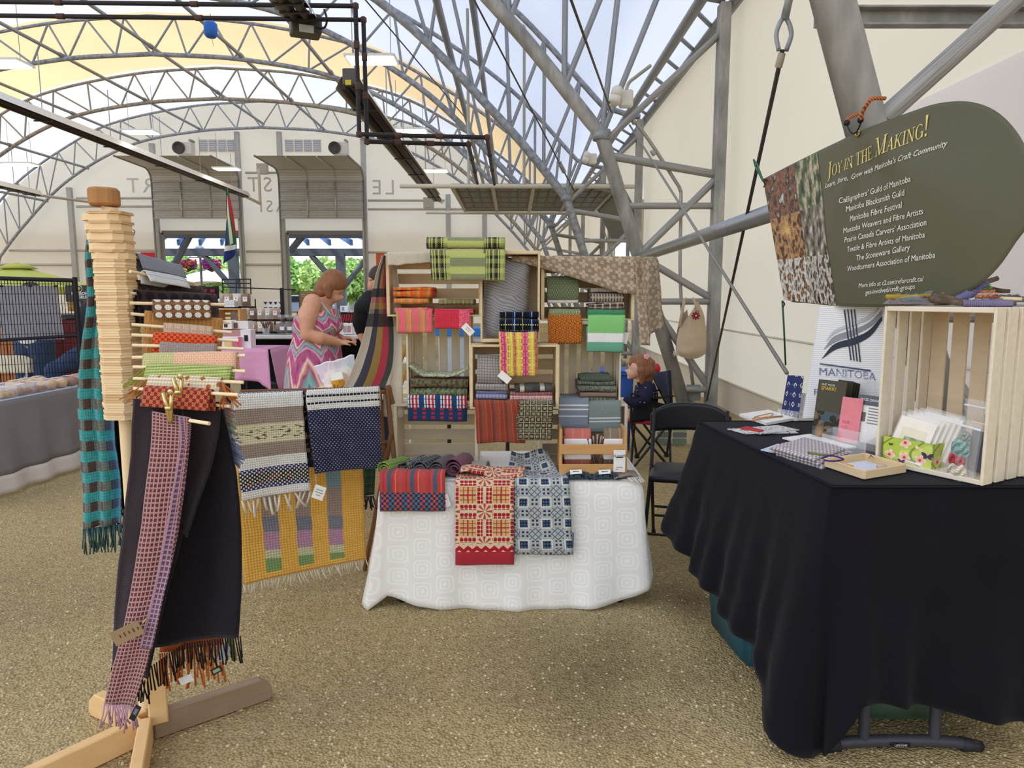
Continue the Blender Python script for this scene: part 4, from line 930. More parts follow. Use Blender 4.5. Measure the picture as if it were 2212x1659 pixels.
def overshot_red(c):
    p = .15; u, v = c.u + .075, c.v + .045; a, b = ((u / p).fr() - .5).abs(), ((v / p).fr() - .5).abs()
    dots = ((u * 165).sin() * (v * 165).sin()).abs()
    bar = ((a.band(.05, .22)) * b.gt(.24)).mx(b.band(.05, .22) * a.gt(.24)); ctr = a.lt(.05).mx(b.lt(.05))
    plaidl = ((a - .5).abs().lt(.022)).mx((b - .5).abs().lt(.022)).mx(((a - .36).abs().lt(.01)).mx((b - .36).abs().lt(.01)))
    r2 = (a * a + b * b).sq(); th = b.at2(a + .0001)
    star = r2.lt(.24) * ((th * 8).cos().gt(.1)) * r2.gt(.03)
    cell = a.gt(.25) * b.gt(.25)
    x = c.mix(cell, '#e6cfa6', '#e2ba74'); x = c.mix(cell * dots.lt(.25) * .45, x, '#b98a5a'); x = c.mix(plaidl * cell, x, '#b3323e'); x = c.mix(bar * dots.gt(.18), x, '#b5202f'); x = c.mix(star * .9, x, '#b5202f')
    hem = c.v.gt(.515); wave = ((c.v * 150 + ((u / .04).fr() - .5).abs() * 5).sin()).gt(0)
    x = c.mix(c.v.gt(.478), x, c.mix(wave, '#e6c9a4', '#b5202f'))
    return c.mix(hem, x, '#b8323c')
o = towel_hang('red and cream overshot runner hanging down the front of the white table', cl('red_cream_overshot', overshot_red, 240, .3), 985, 1110, 1034, 1203, 3.165, .16, group=None, name='hanging_runner', out=.04, slope=.1, cat='table runner', th=.006, back=.4)
P = at(1040, 1015, 3.2)
o = surf('folded_runner_end', lambda u, v: (P.x - .10 + .29 * u + .02 * v, 3.17 + .14 * v, TZ + .03 + .02 * math.sin(u * 5 + 1) * (1 - v) + .02 * math.sin(v * 3.1) + .006 * wob(u * 6, v * 5)), 26, 12, bpy.data.materials['red_cream_overshot'], None, (.29, .14), .008); o.name = 'bunched_runner_end'; tag(o, 'bunched end of the red and cream runner folded over itself on the table top', 'table runner')
def overshot_blue(c):
    p = .098; u, v = c.u + .03, c.v; a, b = ((u / p).fr() - .5).abs(), ((v / p).fr() - .5).abs()
    g = ((u * 520).sin().gt(-.2)) * ((v * 420).sin().gt(-.2))
    x = c.mix(((u * 300).sin() * (v * 300).sin()).abs() * .5, '#c6c6be', '#7b878d')
    sq = a.lt(.17) * b.lt(.17); ring = (a.mx(b)).band(.19, .25)
    ell = ((a - .5).abs() * 1.6 + b * .9).lt(.2).mx(((b - .5).abs() * 1.6 + a * .9).lt(.2))
    dash = a.band(.36, .46) * b.lt(.2) * (v * 330).sin().gt(-.1); dash2 = b.band(.36, .46) * a.lt(.2) * (u * 330).sin().gt(-.1)
    X = ((a - b).abs().lt(.025)) * a.gt(.24); X2 = ((a + b - .72).abs().lt(.03))
    x = c.mix(ring * .8, x, '#e6e3d6'); x = c.mix(dash.mx(dash2), x, '#2e3d55'); x = c.mix(X.mx(X2) * .85, x, '#41506a'); x = c.mix(sq, x, c.mix(g, '#22324a', '#5b7391'))
    return c.mix(c.v.gt(.52), x, '#7f8c94')
towel_hang('blue and white overshot runner hanging beside the red and cream one', cl('blue_white_overshot', overshot_blue, 260, .3), 1108, 1226, 1034, 1184, 3.178, .12, group=None, name='hanging_runner', out=.034, slope=.1, cat='table runner', th=.006, sc_=1.1, dx=.02, back=.3)
P = at(1150, 1005, 3.3)
o = surf('runner_end', lambda u, v: (P.x - .13 + .27 * u * (1 - .35 * v) + .03 * v, 3.19 + .22 * v, TZ + .012 + .012 * math.sin(u * 6 + v * 3) + .075 * v * v), 26, 16, bpy.data.materials['blue_white_overshot'], None, (.27, .26), .006); tag(o, 'upper end of the blue and white runner climbing back between the crates', 'table runner')
# honey-coloured little crate
honeyw = woodm('honey_wood', '#b9864e', '#d9a970', (2, 9, 9)); t = thing('small_crate', 'small honey-coloured slatted crate holding banded napkins on the white table', 'crate', at(1280, 1020, 3.25))
A = at(1208, 1021, 3.24); B = at(1354, 1021, 3.24); w = B.x - A.x; xm = (A.x + B.x) / 2; z0 = TZ + .004; Dd = .15
for s in (-1, 1): box('end_post', (.014, Dd, .225), (xm + s * (w / 2 - .007), 3.24 + Dd / 2, z0 + .1125), honeyw, t)
for z in (.035, .13): 
    for y in (3.24, 3.24 + Dd): box('slat', (w, .009, .048), (xm, y, z0 + z), honeyw, t)
box('floor_board', (w - .03, Dd - .02, .008), (xm, 3.24 + Dd / 2, z0 + .012), honeyw, t)
wht = M('#ece8e0', .6); txm = M('#3c3a38', .7)
for x0, x1, lab, col in ((1219, 1275, 'coral napkin bundle with a white paper band in the honey crate', '#d3776a'), (1304, 1350, 'grey and tan napkin bundle with a white paper band in the honey crate', '#8a7a66')):
    A2 = at(x0, 1000, 3.31); B2 = at(x1, 1000, 3.31); t2 = thing('napkin_bundle', lab, 'napkins', ((A2.x + B2.x) / 2, 3.31, z0), 'napkin bundles in the honey crate'); w2 = B2.x - A2.x
    sheet('napkins', [(0, 0), (0, .1), (.003, .17), (.02, .19), (.04, .188), (.05, .16), (.05, 0)], w2, cl('napkin_' + col[1:], lambda c, col=col: c.stripes(c.u, st((.02, col), (.004, '#c9a08a'), (.02, col))), 200), .008, TM(((A2.x + B2.x) / 2, 3.305, z0 + .02)), t2, amp=.003)
    box('paper_band', (w2 + .006, .066, .1), ((A2.x + B2.x) / 2, 3.325, z0 + .118), wht, t2, bev=.004)
    text('lettering', 'el north' if x0 > 1290 else 'el north', txm, t2, lambda c, X=(A2.x + B2.x) / 2: V((X + c.x, 3.2905, z0 + .128 + c.y)), .026, 'CENTER'); box('print', (.05, .001, .006), ((A2.x + B2.x) / 2, 3.2913, z0 + .112), txm, t2, bev=0)
t2 = thing('napkin_fan', 'striped napkins fanned out between the two banded bundles', 'napkins', (xm, 3.3, z0)); P = at(1289, 1000, 3.29)
fanm = cl('fan_stripes', lambda c: c.stripes(c.u, st((.006, '#3a3550'), (.005, '#c98a6a'), (.006, '#e0cf9a'), (.005, '#7d3f55'))), 200)
for k in range(5): surf('napkin', lambda u, v, k=k: (P.x + (.012 + .06 * v) * ((k + u) / 5 - .5) * 1.3, 3.29 + .012 * (k % 2) + .01 * u, z0 + .06 + .13 * v - .01 * abs(k - 2)), 3, 5, fanm, t2, (.02, .12), .002)
card('white product card tied to the honey crate', 1338, 996, 3.225, .055, .105, wht, (0, 0, 0), cat='card', name='product_card', lines=[(0, .018, .034, .005, '#333333'), (0, -.03, .03, .004, '#999999'), (-.012, -.04, .012, .004, '#999999')])
text('lettering', 'el north', txm, bpy.data.objects['product_card'], lambda c: at(1338, 987, 3.222) + V((c.x, 0, c.y)), .018, 'CENTER')
# dark crocheted pieces in front of the honey crate
dk = cl('navy_crochet', lambda c: c.mix(c.vor(110, 'UV', out='Distance').gt(.4), '#15161f', '#3a4a52'), 90); 
for x0, x1, lab in ((1216, 1282, 'dark navy crocheted pouch in front of the honey crate'), (1280, 1342, 'dark plum knotted pouch beside the navy one')):
    A2 = at(x0, 1040, 3.19); B2 = at(x1, 1040, 3.19); tt = thing('crochet_pouch', lab, 'pouch', ((A2.x + B2.x) / 2, 3.2, TZ), 'dark pouches on the white table')
    surf('pouch', lambda u, v: (lerp(A2.x, B2.x, u), 3.185 + .07 * v, TZ + .005 + .028 * math.sin(math.pi * min(1, v * 1.02)) ** .5 * (1 - abs(u * 2 - 1) ** 4) + .006 * wob(u * 12, v * 9)), 16, 10, dk, tt, (.15, .07), .004)
    box('label_tag', (.055, .028, .002), ((A2.x + B2.x) / 2 - .01, 3.20, TZ + .036), wht, tt, rot=Matrix.Rotation(.5, 4, 'X') @ Matrix.Rotation(-.1, 4, 'Y')); box('print', (.03, .004, .001), ((A2.x + B2.x) / 2 - .01, 3.198, TZ + .0375), txm, tt, rot=Matrix.Rotation(.5, 4, 'X'), bev=0)
tt = thing('fringed_mat', 'brown fringed woven mat at the table corner beside the dark pouches', 'mat', at(1352, 1032, 3.22)); P = at(1352, 1034, 3.22)
surf('cloth', lambda u, v: (P.x - .06 + .12 * u, 3.18 + .10 * v + .03 * u, TZ + .01 + .012 * math.sin(u * 3) + .004 * wob(u * 5, v * 5)), 10, 8, cl('brown_mat', gridp('#8a7668', '#a4968a', .012), 150), tt, (.12, .1), .006)
fringe('fringe', [(P.x + .0 + .005 * k, 3.178 + .002 * k, TZ + .014) for k in range(14)] + [(P.x + .06, 3.22 + .006 * k, TZ + .012) for k in range(10)], M('#d3cabb', .9), tt, .04, .0022, 4, V((.3, -.5, -.35)).normalized())
# ================================================================ DOWEL STAND, SCARVES, RUG RACK
def strip(name, rows, m, parent=None, nu=16, nv=40, fold=.01, nf=2.0, thick=.003, seed=0, uvs=None, dD=0):
    # a hanging cloth from a table of (left x, left y, right x, right y, depth left, depth right)
    P = [(at(r[0], r[1], r[4]), at(r[2], r[3], r[5])) for r in rows]
    Lc = cr([p[0] for p in P], 8); Rc = cr([p[1] for p in P], 8); n = len(Lc) - 1
    ln = sum((a - b).length for a, b in zip(Lc, Lc[1:])); wd = max((a - b).length for a, b in zip(Lc, Rc))
    def fn(u, v):
        k = v * n; i = min(int(k), n - 1); a = Lc[i].lerp(Lc[i + 1], k - i); b = Rc[i].lerp(Rc[i + 1], k - i); p = a.lerp(b, u)
        f = fold * (math.sin(u * nf * 6.28 + seed + 1.3 * v) * (.3 + .7 * min(1, v * 3))) + fold * .5 * wob(u * 4 + seed, v * 6, seed)
        return p + V((fold * .15 * wob(v * 12, seed + u), f, 0))
    return surf(name, fn, nu, nv, m, parent, uvs or (wd, ln), thick), fn
SX, SD = -1.205, 2.17
beech = woodm('pale_beech', '#e3c08c', '#f3dfb8', (9, 9, 2)); ply = woodm('plywood_edge', '#e0bb88', '#f4dcb2', (3, 3, 40), 3); ply2 = woodm('plywood_edge_dark', '#c69a68', '#e5c598', (3, 3, 40), 3); darkw = woodm('brown_block', '#9a6a3c', '#b98755', (4, 4, 3)); greyw = woodm('greyed_wood', '#8a7358', '#a8927a', (2, 12, 12)); base_w = woodm('base_wood', '#d8ad72', '#ecca95', (3, 9, 9))
stt = thing('dowel_stand', 'tall wooden pole stand stacked with plywood slices that hold woven samples on dowels', 'display stand', (SX, SD, 0))
rod('pole', (SX, SD, .12), (SX, SD, 1.72), .0195, beech, stt, 16)
box('base_post', (.058, .05, .20), (SX + .03, SD + .02, .155), base_w, stt, rot=.5, bev=.004)
for a, L, mm in ((38, .40, greyw), (-128, .44, base_w), (-68, .36, base_w), (150, .3, base_w)):
    r = math.radians(a); R = Matrix.Translation((SX, SD, .0465)) @ Matrix.Rotation(r, 4, 'Z')
    prism('foot', [(.02, -.045), (L, -.045), (L + .012, -.03), (L + .006, .01), (L - .03, .042), (.02, .045)], .038, mm, stt, mw=R @ Matrix.Rotation(math.pi / 2, 4, 'X') @ TM((0, 0, -.019)), bev=.004)
rnd = random.Random(11)
def slab(z, h, w, dp, rot, mm, off=0):
    R = Matrix.Translation((SX + off, SD - .01, z)) @ Matrix.Rotation(rot, 4, 'Z'); c = .022
    prism('plywood_slice', [(-w / 2 + c, -dp / 2), (w / 2 - c, -dp / 2), (w / 2, -dp / 2 + c), (w / 2, dp / 2), (-w / 2, dp / 2), (-w / 2, -dp / 2 + c)], h, mm, stt, mw=R, bev=0)
z = 1.082; k = 0
while z < 1.560:
    h = rnd.uniform(.0065, .0092); slab(z, h * .93, .098 + rnd.uniform(-.0025, .0025), .085 + rnd.uniform(-.004, .004), rnd.uniform(-.05, .05), ply if rnd.random() < .7 else ply2, .0 + rnd.uniform(-.0015, .0015)); z += h
for q in range(5):
    slab(z, .0185, .104 + .003 * q, .08, .14 - .06 * q, ply, -.004 * q); z += .0192
    for _ in range(2): slab(z, .004, .106, .09, rnd.uniform(-.1, .1), ply2, -.004); z += .0045
prism('top_block', [(-.042, -.02), (-.02, -.042), (.02, -.042), (.042, -.02), (.042, .02), (.02, .042), (-.02, .042), (-.042, .02)], .052, darkw, stt, mw=Matrix.Translation((SX - .018, SD, 1.725)) @ Matrix.Rotation(.4, 4, 'Z'), bev=.006)
rod('pin', (SX - .01, SD, z), (SX - .015, SD, 1.73), .014, beech, stt)
dow = woodm('dowel_wood', '#e6c894', '#f6e6c4', (9, 9, 2))
def drape_on(name, label, p, q, t0, t1, hf, hb, m, group='woven samples on the dowels', th=.004, amp=.003, cat='woven sample', out=.011, fr_=None, tag_=None):
    p, q = V(p), V(q); a, b = p.lerp(q, t0), p.lerp(q, t1); d = b - a; xa = d.normalized(); ya = V((0, 0, 1)).cross(xa).normalized(); za = xa.cross(ya)
    mw = Matrix.Translation((a + b) / 2) @ Matrix((xa, ya, za)).transposed().to_4x4(); r = out
    prof = [(r * .9, -hb * (1 - k / 4)) for k in range(4)] + [(r, -.004), (r * .7, r * .7), (0, r), (-r * .7, r * .7), (-r, -.004)] + [(-r - .002 * k, -hf * k / 6) for k in range(1, 7)]
    t = thing(name, label, cat, (a + b) / 2, group); t2 = sheet('cloth', prof, d.length, m, th, mw, t, amp=amp, seed=label.__len__() * .7)
    if fr_:
        for s, hx, L in fr_:
            e = a if s < 0 else b; fringe('fringe', [e + V((0, -.012, -hf * j / 14)) + xa * .004 * s for j in range(15)], M(hx, .9), t2, L, .002, int(abs(e.x * 1000)), (xa * s + V((0, -.2, -.9))).normalized(), .35)
    return t
g_ = lambda a, b, p: gridp(a, b, p)
circ = lambda c: c.mix(((((c.u / .027).fr() - .5) * ((c.u / .027).fr() - .5) + ((c.v / .024).fr() - .5) * ((c.v / .024).fr() - .5)).sq()).lt(.36), c.mix(((c.v / .024).fr() - .5).abs().gt(.3), '#6d4632', '#8a6040'), '#dcd8c6')
dots = lambda c: c.mix(((((c.u / .044).fr() - .5) * ((c.u / .044).fr() - .5) + ((c.v / .04).fr() - .5) * ((c.v / .04).fr() - .5)).sq()).lt(.36), '#3d2a22', '#17131a')
sqs = lambda c: c.mix((((c.u / .034).fr() - .5).abs().mx(((c.v / .03).fr() - .5).abs())).band(.12, .3), '#2a1c1a', '#4a332c')
def houn(ca, cb, p):
    return lambda c: c.mix((((c.u / p).fl() + (c.v / p).fl()) * .5).fr().gt(.25), ca, c.mix(((c.u + c.v) / p * 2).fr().gt(.5), ca, cb))
def houn_k(c, p): return (((c.u / p).fl() + (c.v / p).fl()) * .5).fr().gt(.25)
SAM = [  # dowel start, end (x, y, depth), cloth from/to along the dowel, drop front/back, material, name, label, fringes
 ((285, 553, 2.2), (402, 583, 2.62), .05, .86, .035, .05, cl('grey_linen', lambda c: c.mix(c.noise(60, 'UV', 2, stretch=(1, 8, 1)), '#83868f', '#9fa3ab'), 260), 'grey linen sample on the topmost dowel', None),
 ((290, 588, 2.15), (418, 612, 2.45), .14, .82, .022, .03, cl('white_rib', lambda c: c.mix((c.v * 900).sin() * .3 + .3, '#e8e6e0', '#c2c3c4'), 160), 'white ribbed sample on the second dowel from the top', None),
 ((292, 612, 2.2), (438, 628, 2.5), .0, .97, .05, .05, cl('dark_brown_squares', sqs, 180), 'dark brown sample with squares near the stand top', None),
 ((292, 634, 2.17), (466, 643, 2.45), .0, .99, .10, .10, cl('dark_brown_dots', dots, 180), 'dark brown sample with round black dots', None),
 ((293, 655, 2.1), (485, 658, 2.25), .18, .82, .045, .04, cl('cream_brown_circles', circ, 170), 'cream and brown circle-patterned sample', None),
 ((295, 679, 2.12), (496, 697, 2.25), .08, .92, .12, .12, cl('tan_lace', lambda c: c.mix(((c.u / .012).fr().lt(.3)) * ((c.v / .03).fr().lt(.6)) * .5, '#c0894a', '#8a5f30'), 200), 'plain tan openwork sample', None),
 ((297, 702, 2.08), (500, 718, 2.18), .27, .79, .035, .03, cl('beige_mesh', gridp('#d3b08a', '#b59a8f', .022), 200), 'beige windowpane sample above the orange one', None),
 ((298, 724, 2.06), (515, 736, 2.14), .15, .78, .05, .05, cl('orange_red_weave', lambda c: c.mix(c.v.lt(.062), c.mix(houn_k(c, .008), '#d9642c', '#b5301f'), '#c2382a'), 130), 'orange and red sample with vertical stitches', None),
 ((300, 746, 2.04), (527, 754, 2.1), .2, .74, .035, .03, cl('blue_brown_waves', lambda c: c.mix(((c.v * 420 + (c.u * 190).sin() * 1.4).sin()).gt(.1), '#8f8a80', c.mix(c.noise(40, 'UV'), '#b5602c', '#8fa0a2')), 150), 'wavy sample of blue-grey and rust threads', None),
 ((300, 772, 2.02), (530, 768, 2.02), .05, .93, .045, .04, cl('peach_green_weave', lambda c: c.mix(c.u.lt(-.045) * .75, c.mix(houn_k(c, .006) * .5, '#e6bb98', '#d99a80'), '#b4bd7c'), 150), 'pale peach sample fading to green at the pole', None),
 ((302, 793, 2.0), (530, 802, 1.98), .08, .88, .028, .03, cl('green_cord', lambda c: c.mix(((c.v * 700 + c.u * 60).sin()).gt(.1), '#8a9a4a', '#b9c07a'), 120), 'olive green corded sample', [(-1, '#8c8a35', .05)]),
 ((302, 818, 1.98), (526, 826, 1.95), .1, .8, .035, .03, cl('cream_orange_tufts', lambda c: c.mix(c.vor(42, 'UV', out='Distance').lt(.32), c.mix((c.v * 600).sin().gt(0) * .5, '#e0d2b4', '#a98a66'), '#b0602c'), 110), 'cream sample with orange tufts and long fringe', [(-1, '#a8703a', .06), (1, '#b5622f', .06)]),
 ((302, 840, 1.96), (515, 853, 1.9), .06, .74, .045, .05, cl('red_gold_houndstooth', houn('#8a1f30', '#d39a3c', .011), 130), 'red and gold houndstooth sample just above the black shawl', None),
]
for p, q, t0, t1, hf, hb, m_, lab, frg in SAM:
    P_, Q_ = at(*p), at(*q); rod('dowel', P_ - (Q_ - P_) * .06, Q_, .0048, dow, stt, 10)
    drape_on('woven_sample', lab, P_, Q_, t0, t1, hf, hb, m_, fr_=frg)
P_, Q_ = at(290, 862, 1.98), at(497, 878, 1.93); rod('dowel', P_ - V((.01, -.02, 0)), Q_, .0048, dow, stt)
sh = thing('dark_shawl', 'long dark plum-black shawl hanging from the lowest long dowel', 'shawl', (P_ + Q_) / 2)
plum = cl('plum_black', lambda c: c.mix(c.noise(9, 'UV', 2), '#241a1f', '#33262b'), 190, .5); inky = cl('ink_black', lambda c: c.mix(c.noise(9, 'UV', 2), '#17151c', '#211c26'), 190, .5)
bkl, _ = strip('back_layer', [(300, 862, 478, 876, 2.0, 1.96), (310, 950, 500, 955, 2.02, 2.0), (330, 1080, 520, 1080, 2.04, 2.02), (320, 1250, 526, 1240, 2.05, 2.04), (300, 1400, 519, 1372, 2.06, 2.05)], inky, sh, 22, 44, .012, 1.2, seed=2)
strip('right_wing', [(392, 868, 478, 878, 1.955, 1.935), (398, 930, 471, 940, 1.95, 1.93), (398, 1000, 456, 1010, 1.96, 1.94), (397, 1070, 432, 1080, 1.965, 1.95), (385, 1150, 406, 1160, 1.97, 1.965)], plum, sh, 10, 30, .006, .6, seed=5)
f1, fn1 = strip('front_layer', [(288, 861, 400, 870, 1.96, 1.95), (282, 950, 402, 960, 1.97, 1.955), (272, 1050, 400, 1050, 1.98, 1.96), (262, 1150, 392, 1150, 1.99, 1.97), (250, 1250, 370, 1240, 2.0, 1.98), (244, 1350, 345, 1340, 2.01, 1.99), (241, 1440, 318, 1470, 2.01, 1.99)], plum, sh, 18, 44, .010, 1.0, seed=1)
bt = [at(lerp(300, 519, k / 40), lerp(1402, 1374, k / 40) + (55 * (1 - k / 18) if k < 18 else 0), 2.05) for k in range(41)]
fringe('fringe', bt, M('#1e171b', .9), bkl, .085, .0022, 5, sway=.12)
fringe('fringe', [at(lerp(241, 318, k / 14), lerp(1442, 1472, k / 14), 2.0) for k in range(15)], M('#241a1f', .9), f1, .07, .0022, 6, sway=.12)
t = thing('orange_fringed_scarf', 'orange fringed scarf end peeping out beneath the dark shawl', 'scarf', at(400, 1440, 2.09)); strip('cloth', [(345, 1300, 480, 1290, 2.1, 2.1), (345, 1410, 480, 1390, 2.1, 2.1)], M('#b5622f', .9), t, 8, 8, .004)
fringe('fringe', [at(345 + 5.2 * k, 1412 - .8 * k, 2.09) for k in range(26)], M('#c8692e', .9), t, .12, .0026, 8, sway=.1)
t = thing('green_fringed_scarf', 'olive green fringed scarf end hidden behind the dark shawl', 'scarf', at(440, 1400, 2.12)); strip('cloth', [(365, 1290, 508, 1280, 2.13, 2.13), (365, 1385, 508, 1360, 2.13, 2.13)], M('#5f6a35', .9), t, 8, 8, .004)
fringe('fringe', [at(365 + 6 * k, 1390 - 1.2 * k, 2.12) for k in range(24)], M('#5f6a35', .9), t, .09, .0026, 9, sway=.1)
card('white tag hanging in the orange fringe', 402, 1468, 2.07, .045, .024, M('#e9e6e2', .6), (0, -.4, 0), group='price tags'); card('grey swing tag hanging in the dark fringe', 484, 1412, 2.07, .03, .055, M('#b9bcc6', .5), (0, .35, 0), group='price tags'); card('black swing tag at the outer corner of the dark shawl', 468, 1448, 2.06, .036, .02, M('#26242a', .5), (0, -.5, 0), group='price tags', lines=[(0, 0, .024, .01, '#8c9a72')])
# multicoloured fringe of a shawl behind
t = thing('fringed_shawl', 'grey shawl with pink and blue fringe showing past the edge of the dark shawl', 'shawl', at(490, 900, 2.06)); strip('cloth', [(440, 868, 482, 868, 2.06, 2.06), (450, 930, 498, 930, 2.07, 2.07), (470, 1000, 508, 1000, 2.08, 2.08)], M('#3b3a4c', .9), t, 8, 16, .004)
for hx, y0, y1, sd in (('#b98a8f', 862, 900, 1), ('#9aa08f', 885, 930, 2), ('#7d8ab0', 920, 1000, 3)): fringe('fringe', [at(lerp(480, 506, (y - 862) / 140), y, 2.055) for y in range(y0, y1, 3)], M(hx, .9), t, .032, .0022, sd, V((.75, -.1, -.6)).normalized(), .3)
# pink checked scarf
P_, Q_ = at(291, 889, 2.0), at(452, 915, 1.86); rod('dowel', P_, Q_, .0052, dow, stt)
pk = lambda c: c.mix(((c.u / .0135).fr().lt(.34)).mx((c.v / .0135).fr().lt(.34)), '#553338', '#b3827c')
pkm = cl('pink_window_check', pk, 150, .4); ps = thing('pink_scarf', 'pink scarf with brown checks hanging in front of the dark shawl', 'scarf', (P_ + Q_) / 2)
pcl, _ = strip('cloth', [(330, 888, 408, 901, 1.935, 1.89), (328, 960, 406, 965, 1.925, 1.89), (316, 1060, 394, 1060, 1.925, 1.89), (304, 1160, 380, 1160, 1.925, 1.89), (288, 1260, 360, 1260, 1.93, 1.9), (268, 1360, 334, 1360, 1.93, 1.9), (247, 1440, 318, 1440, 1.93, 1.91), (228, 1520, 290, 1525, 1.93, 1.91)], pkm, ps, 16, 60, .006, .9, seed=3)
strip('folded_edge', [(385, 899, 412, 902, 1.885, 1.90), (388, 960, 410, 960, 1.885, 1.90), (368, 1080, 396, 1080, 1.88, 1.90), (350, 1180, 380, 1180, 1.88, 1.90), (326, 1300, 352, 1300, 1.885, 1.9), (300, 1400, 330, 1400, 1.89, 1.905)], cl('mauve_window_check', lambda c: c.mix(((c.u / .0135).fr().lt(.34)).mx((c.v / .0135).fr().lt(.34)), '#6d5064', '#b592a8'), 150, .4), ps, 8, 40, .004, .5, seed=6)
fringe('fringe', [at(lerp(226, 292, k / 22), lerp(1520, 1526, k / 22), 1.92) for k in range(23)], M('#b98f9c', .9), pcl, .075, .002, 12, sway=.25)
def clip(label, px, py, D, rz):
    P = at(px, py, D); t = thing('metal_clip', label, 'clip', P, 'brass clips'); br = mat('brass_clip', col='#c9b27a', rough=.25, metal=.9) if 'brass_clip' not in bpy.data.materials else bpy.data.materials['brass_clip']
    for s in (-1, 1): tube('jaw', [P + V((s * .012, -.012, .055)), P + V((s * .006, -.008, .02)), P + V((s * .003, -.006, -.02)), P + V((0, -.004, -.03))], [.006, .0065, .006, .003], br, t, 6)
    rod('pivot', P + V((-.008, -.01, .012)), P + V((.008, -.01, .012)), .007, br, t); lathe('eyelet', [(.002, 0), (.008, 0), (.008, .003), (.002, .003)], br, t, mw=Matrix.Translation(P + V((.012, -.02, .058))) @ Matrix.Rotation(1.57, 4, 'X'), seg=10)
clip('brass clip gripping the pink scarf on its dowel', 369, 890, 1.895, 0); clip('brass clip gripping the black shawl just above the pink scarf', 390, 856, 1.93, 0)
card('brown handwritten tag tied on the pink scarf', 274, 1368, 1.86, .09, .042, M('#8f7656', .7), (0, -.45, 0), name='paper_tag', lines=[(-.02 + .014 * k, .0, .003, .012 if k % 2 else .008, '#40321f') for k in range(5)]); tube('tag_string', [at(308, 1346, 1.87), at(316, 1336, 1.885)], .002, M('#d8b66a', .7), bpy.data.objects['paper_tag'], 5)
card('small black tag at the end of the pink scarf', 292, 1540, 1.9, .018, .05, M('#232127', .5), (0, .5, 0), name='paper_tag', lines=[(0, .005, .01, .02, '#6d6a70')])
# teal and brown scarf, black scarf behind it
def tealp(c):
    a = (c.u / .062).fr().lt(.5); b = (c.v / .062).fr().lt(.5)
    n = c.noise(60, 'UV', 3)
    x = c.mix(a, c.mix(b, '#66736c', '#4a8f8c'), c.mix(b, '#57423d', '#5c706a'))
    x = c.mix(((c.v / .062).fr().lt(.5)), c.mix(a, '#3a9694', '#4aa39e'), c.mix(a, '#6a756c', '#5a443e'))
    return c.mix(c.u.gt(.19) * .35, c.shade(x, n * .7 + .48), '#2f6fa0')
ts = thing('teal_scarf', 'teal and brown checked scarf hanging behind the stand pole', 'scarf', at(210, 500, 2.24)); tm = cl('teal_brown_check', tealp, 110, .3, fuzz=.4)
tcl, _ = strip('cloth', [(186, 500, 206, 496, 2.25, 2.25), (182, 570, 222, 560, 2.25, 2.24), (183, 660, 232, 650, 2.25, 2.23), (172, 760, 236, 750, 2.25, 2.23), (164, 850, 244, 850, 2.25, 2.23), (169, 950, 250, 950, 2.25, 2.23), (176, 1050, 262, 1040, 2.25, 2.23), (178, 1142, 264, 1130, 2.25, 2.23)], tm, ts, 26, 70, .012, 2.2, seed=1, uvs=(.25, .95))
fringe('fringe', [at(lerp(180, 262, k / 44), lerp(1142, 1132, k / 44), 2.24 + .006 * math.sin(k)) for k in range(45)], M('#3d5a58', .9), tcl, .085, .0018, 14, sway=.14)
rod('dowel', at(228, 505, 2.2), at(190, 494, 2.3), .0048, dow, stt)
bs_ = thing('black_scarf', 'black scarf hanging between the teal scarf and the pole', 'scarf', at(258, 915, 2.3)); strip('cloth', [(232, 905, 282, 905, 2.3, 2.3), (236, 1000, 283, 1000, 2.3, 2.3), (240, 1085, 270, 1095, 2.3, 2.3)], M('#15171f', .9), bs_, 10, 20, .008); fringe('fringe', [at(240 + 2 * k, 1086, 2.3) for k in range(16)], M('#15171f', .9), bs_, .09, .002, 4)
hk = thing('wire_hook', 'small bent wire hook behind the top slices of the stand', 'hook', at(288, 505, 2.22)); tube('wire', cr([at(284, 512, 2.2), at(289, 508, 2.22), at(291, 500, 2.22), at(288, 496, 2.22)], 4), .002, steel, hk, 5)
# ---------------------------------------------------------------- rugs on a wooden drying rack
rackw = woodm('brown_rack_wood', '#6d4a30', '#8a6242', (3, 9, 9)); rk = thing('drying_rack', 'brown wooden folding drying rack behind the rugs, beside the white table', 'rack', at(680, 860, 3.2))
A, B = at(500, 856, 3.02), at(834, 846, 3.42)
for dz, dy in ((0, 0), (.004, .10)): rod('rail', A + V((0, dy, dz)), B + V((.01, dy, dz)), .011, rackw, rk)
for p, q in (((836, 842, 3.40), (880, 1190, 3.32)), ((846, 935, 3.36), (785, 1130, 3.62)), ((520, 858, 3.12), (545, 1200, 3.75)), ((820, 850, 3.5), (842, 1130, 3.62))):
    a_, b_ = at(*p), at(*q); rod('leg', a_, (b_.x, b_.y, .005), .012, rackw, rk, 8)
rod('stretcher', at(838, 955, 3.4), at(530, 1000, 3.1), .01, rackw, rk); rod('peg', B + V((.01, -.01, .03)), B + V((.03, 0, -.06)), .014, rackw, rk)
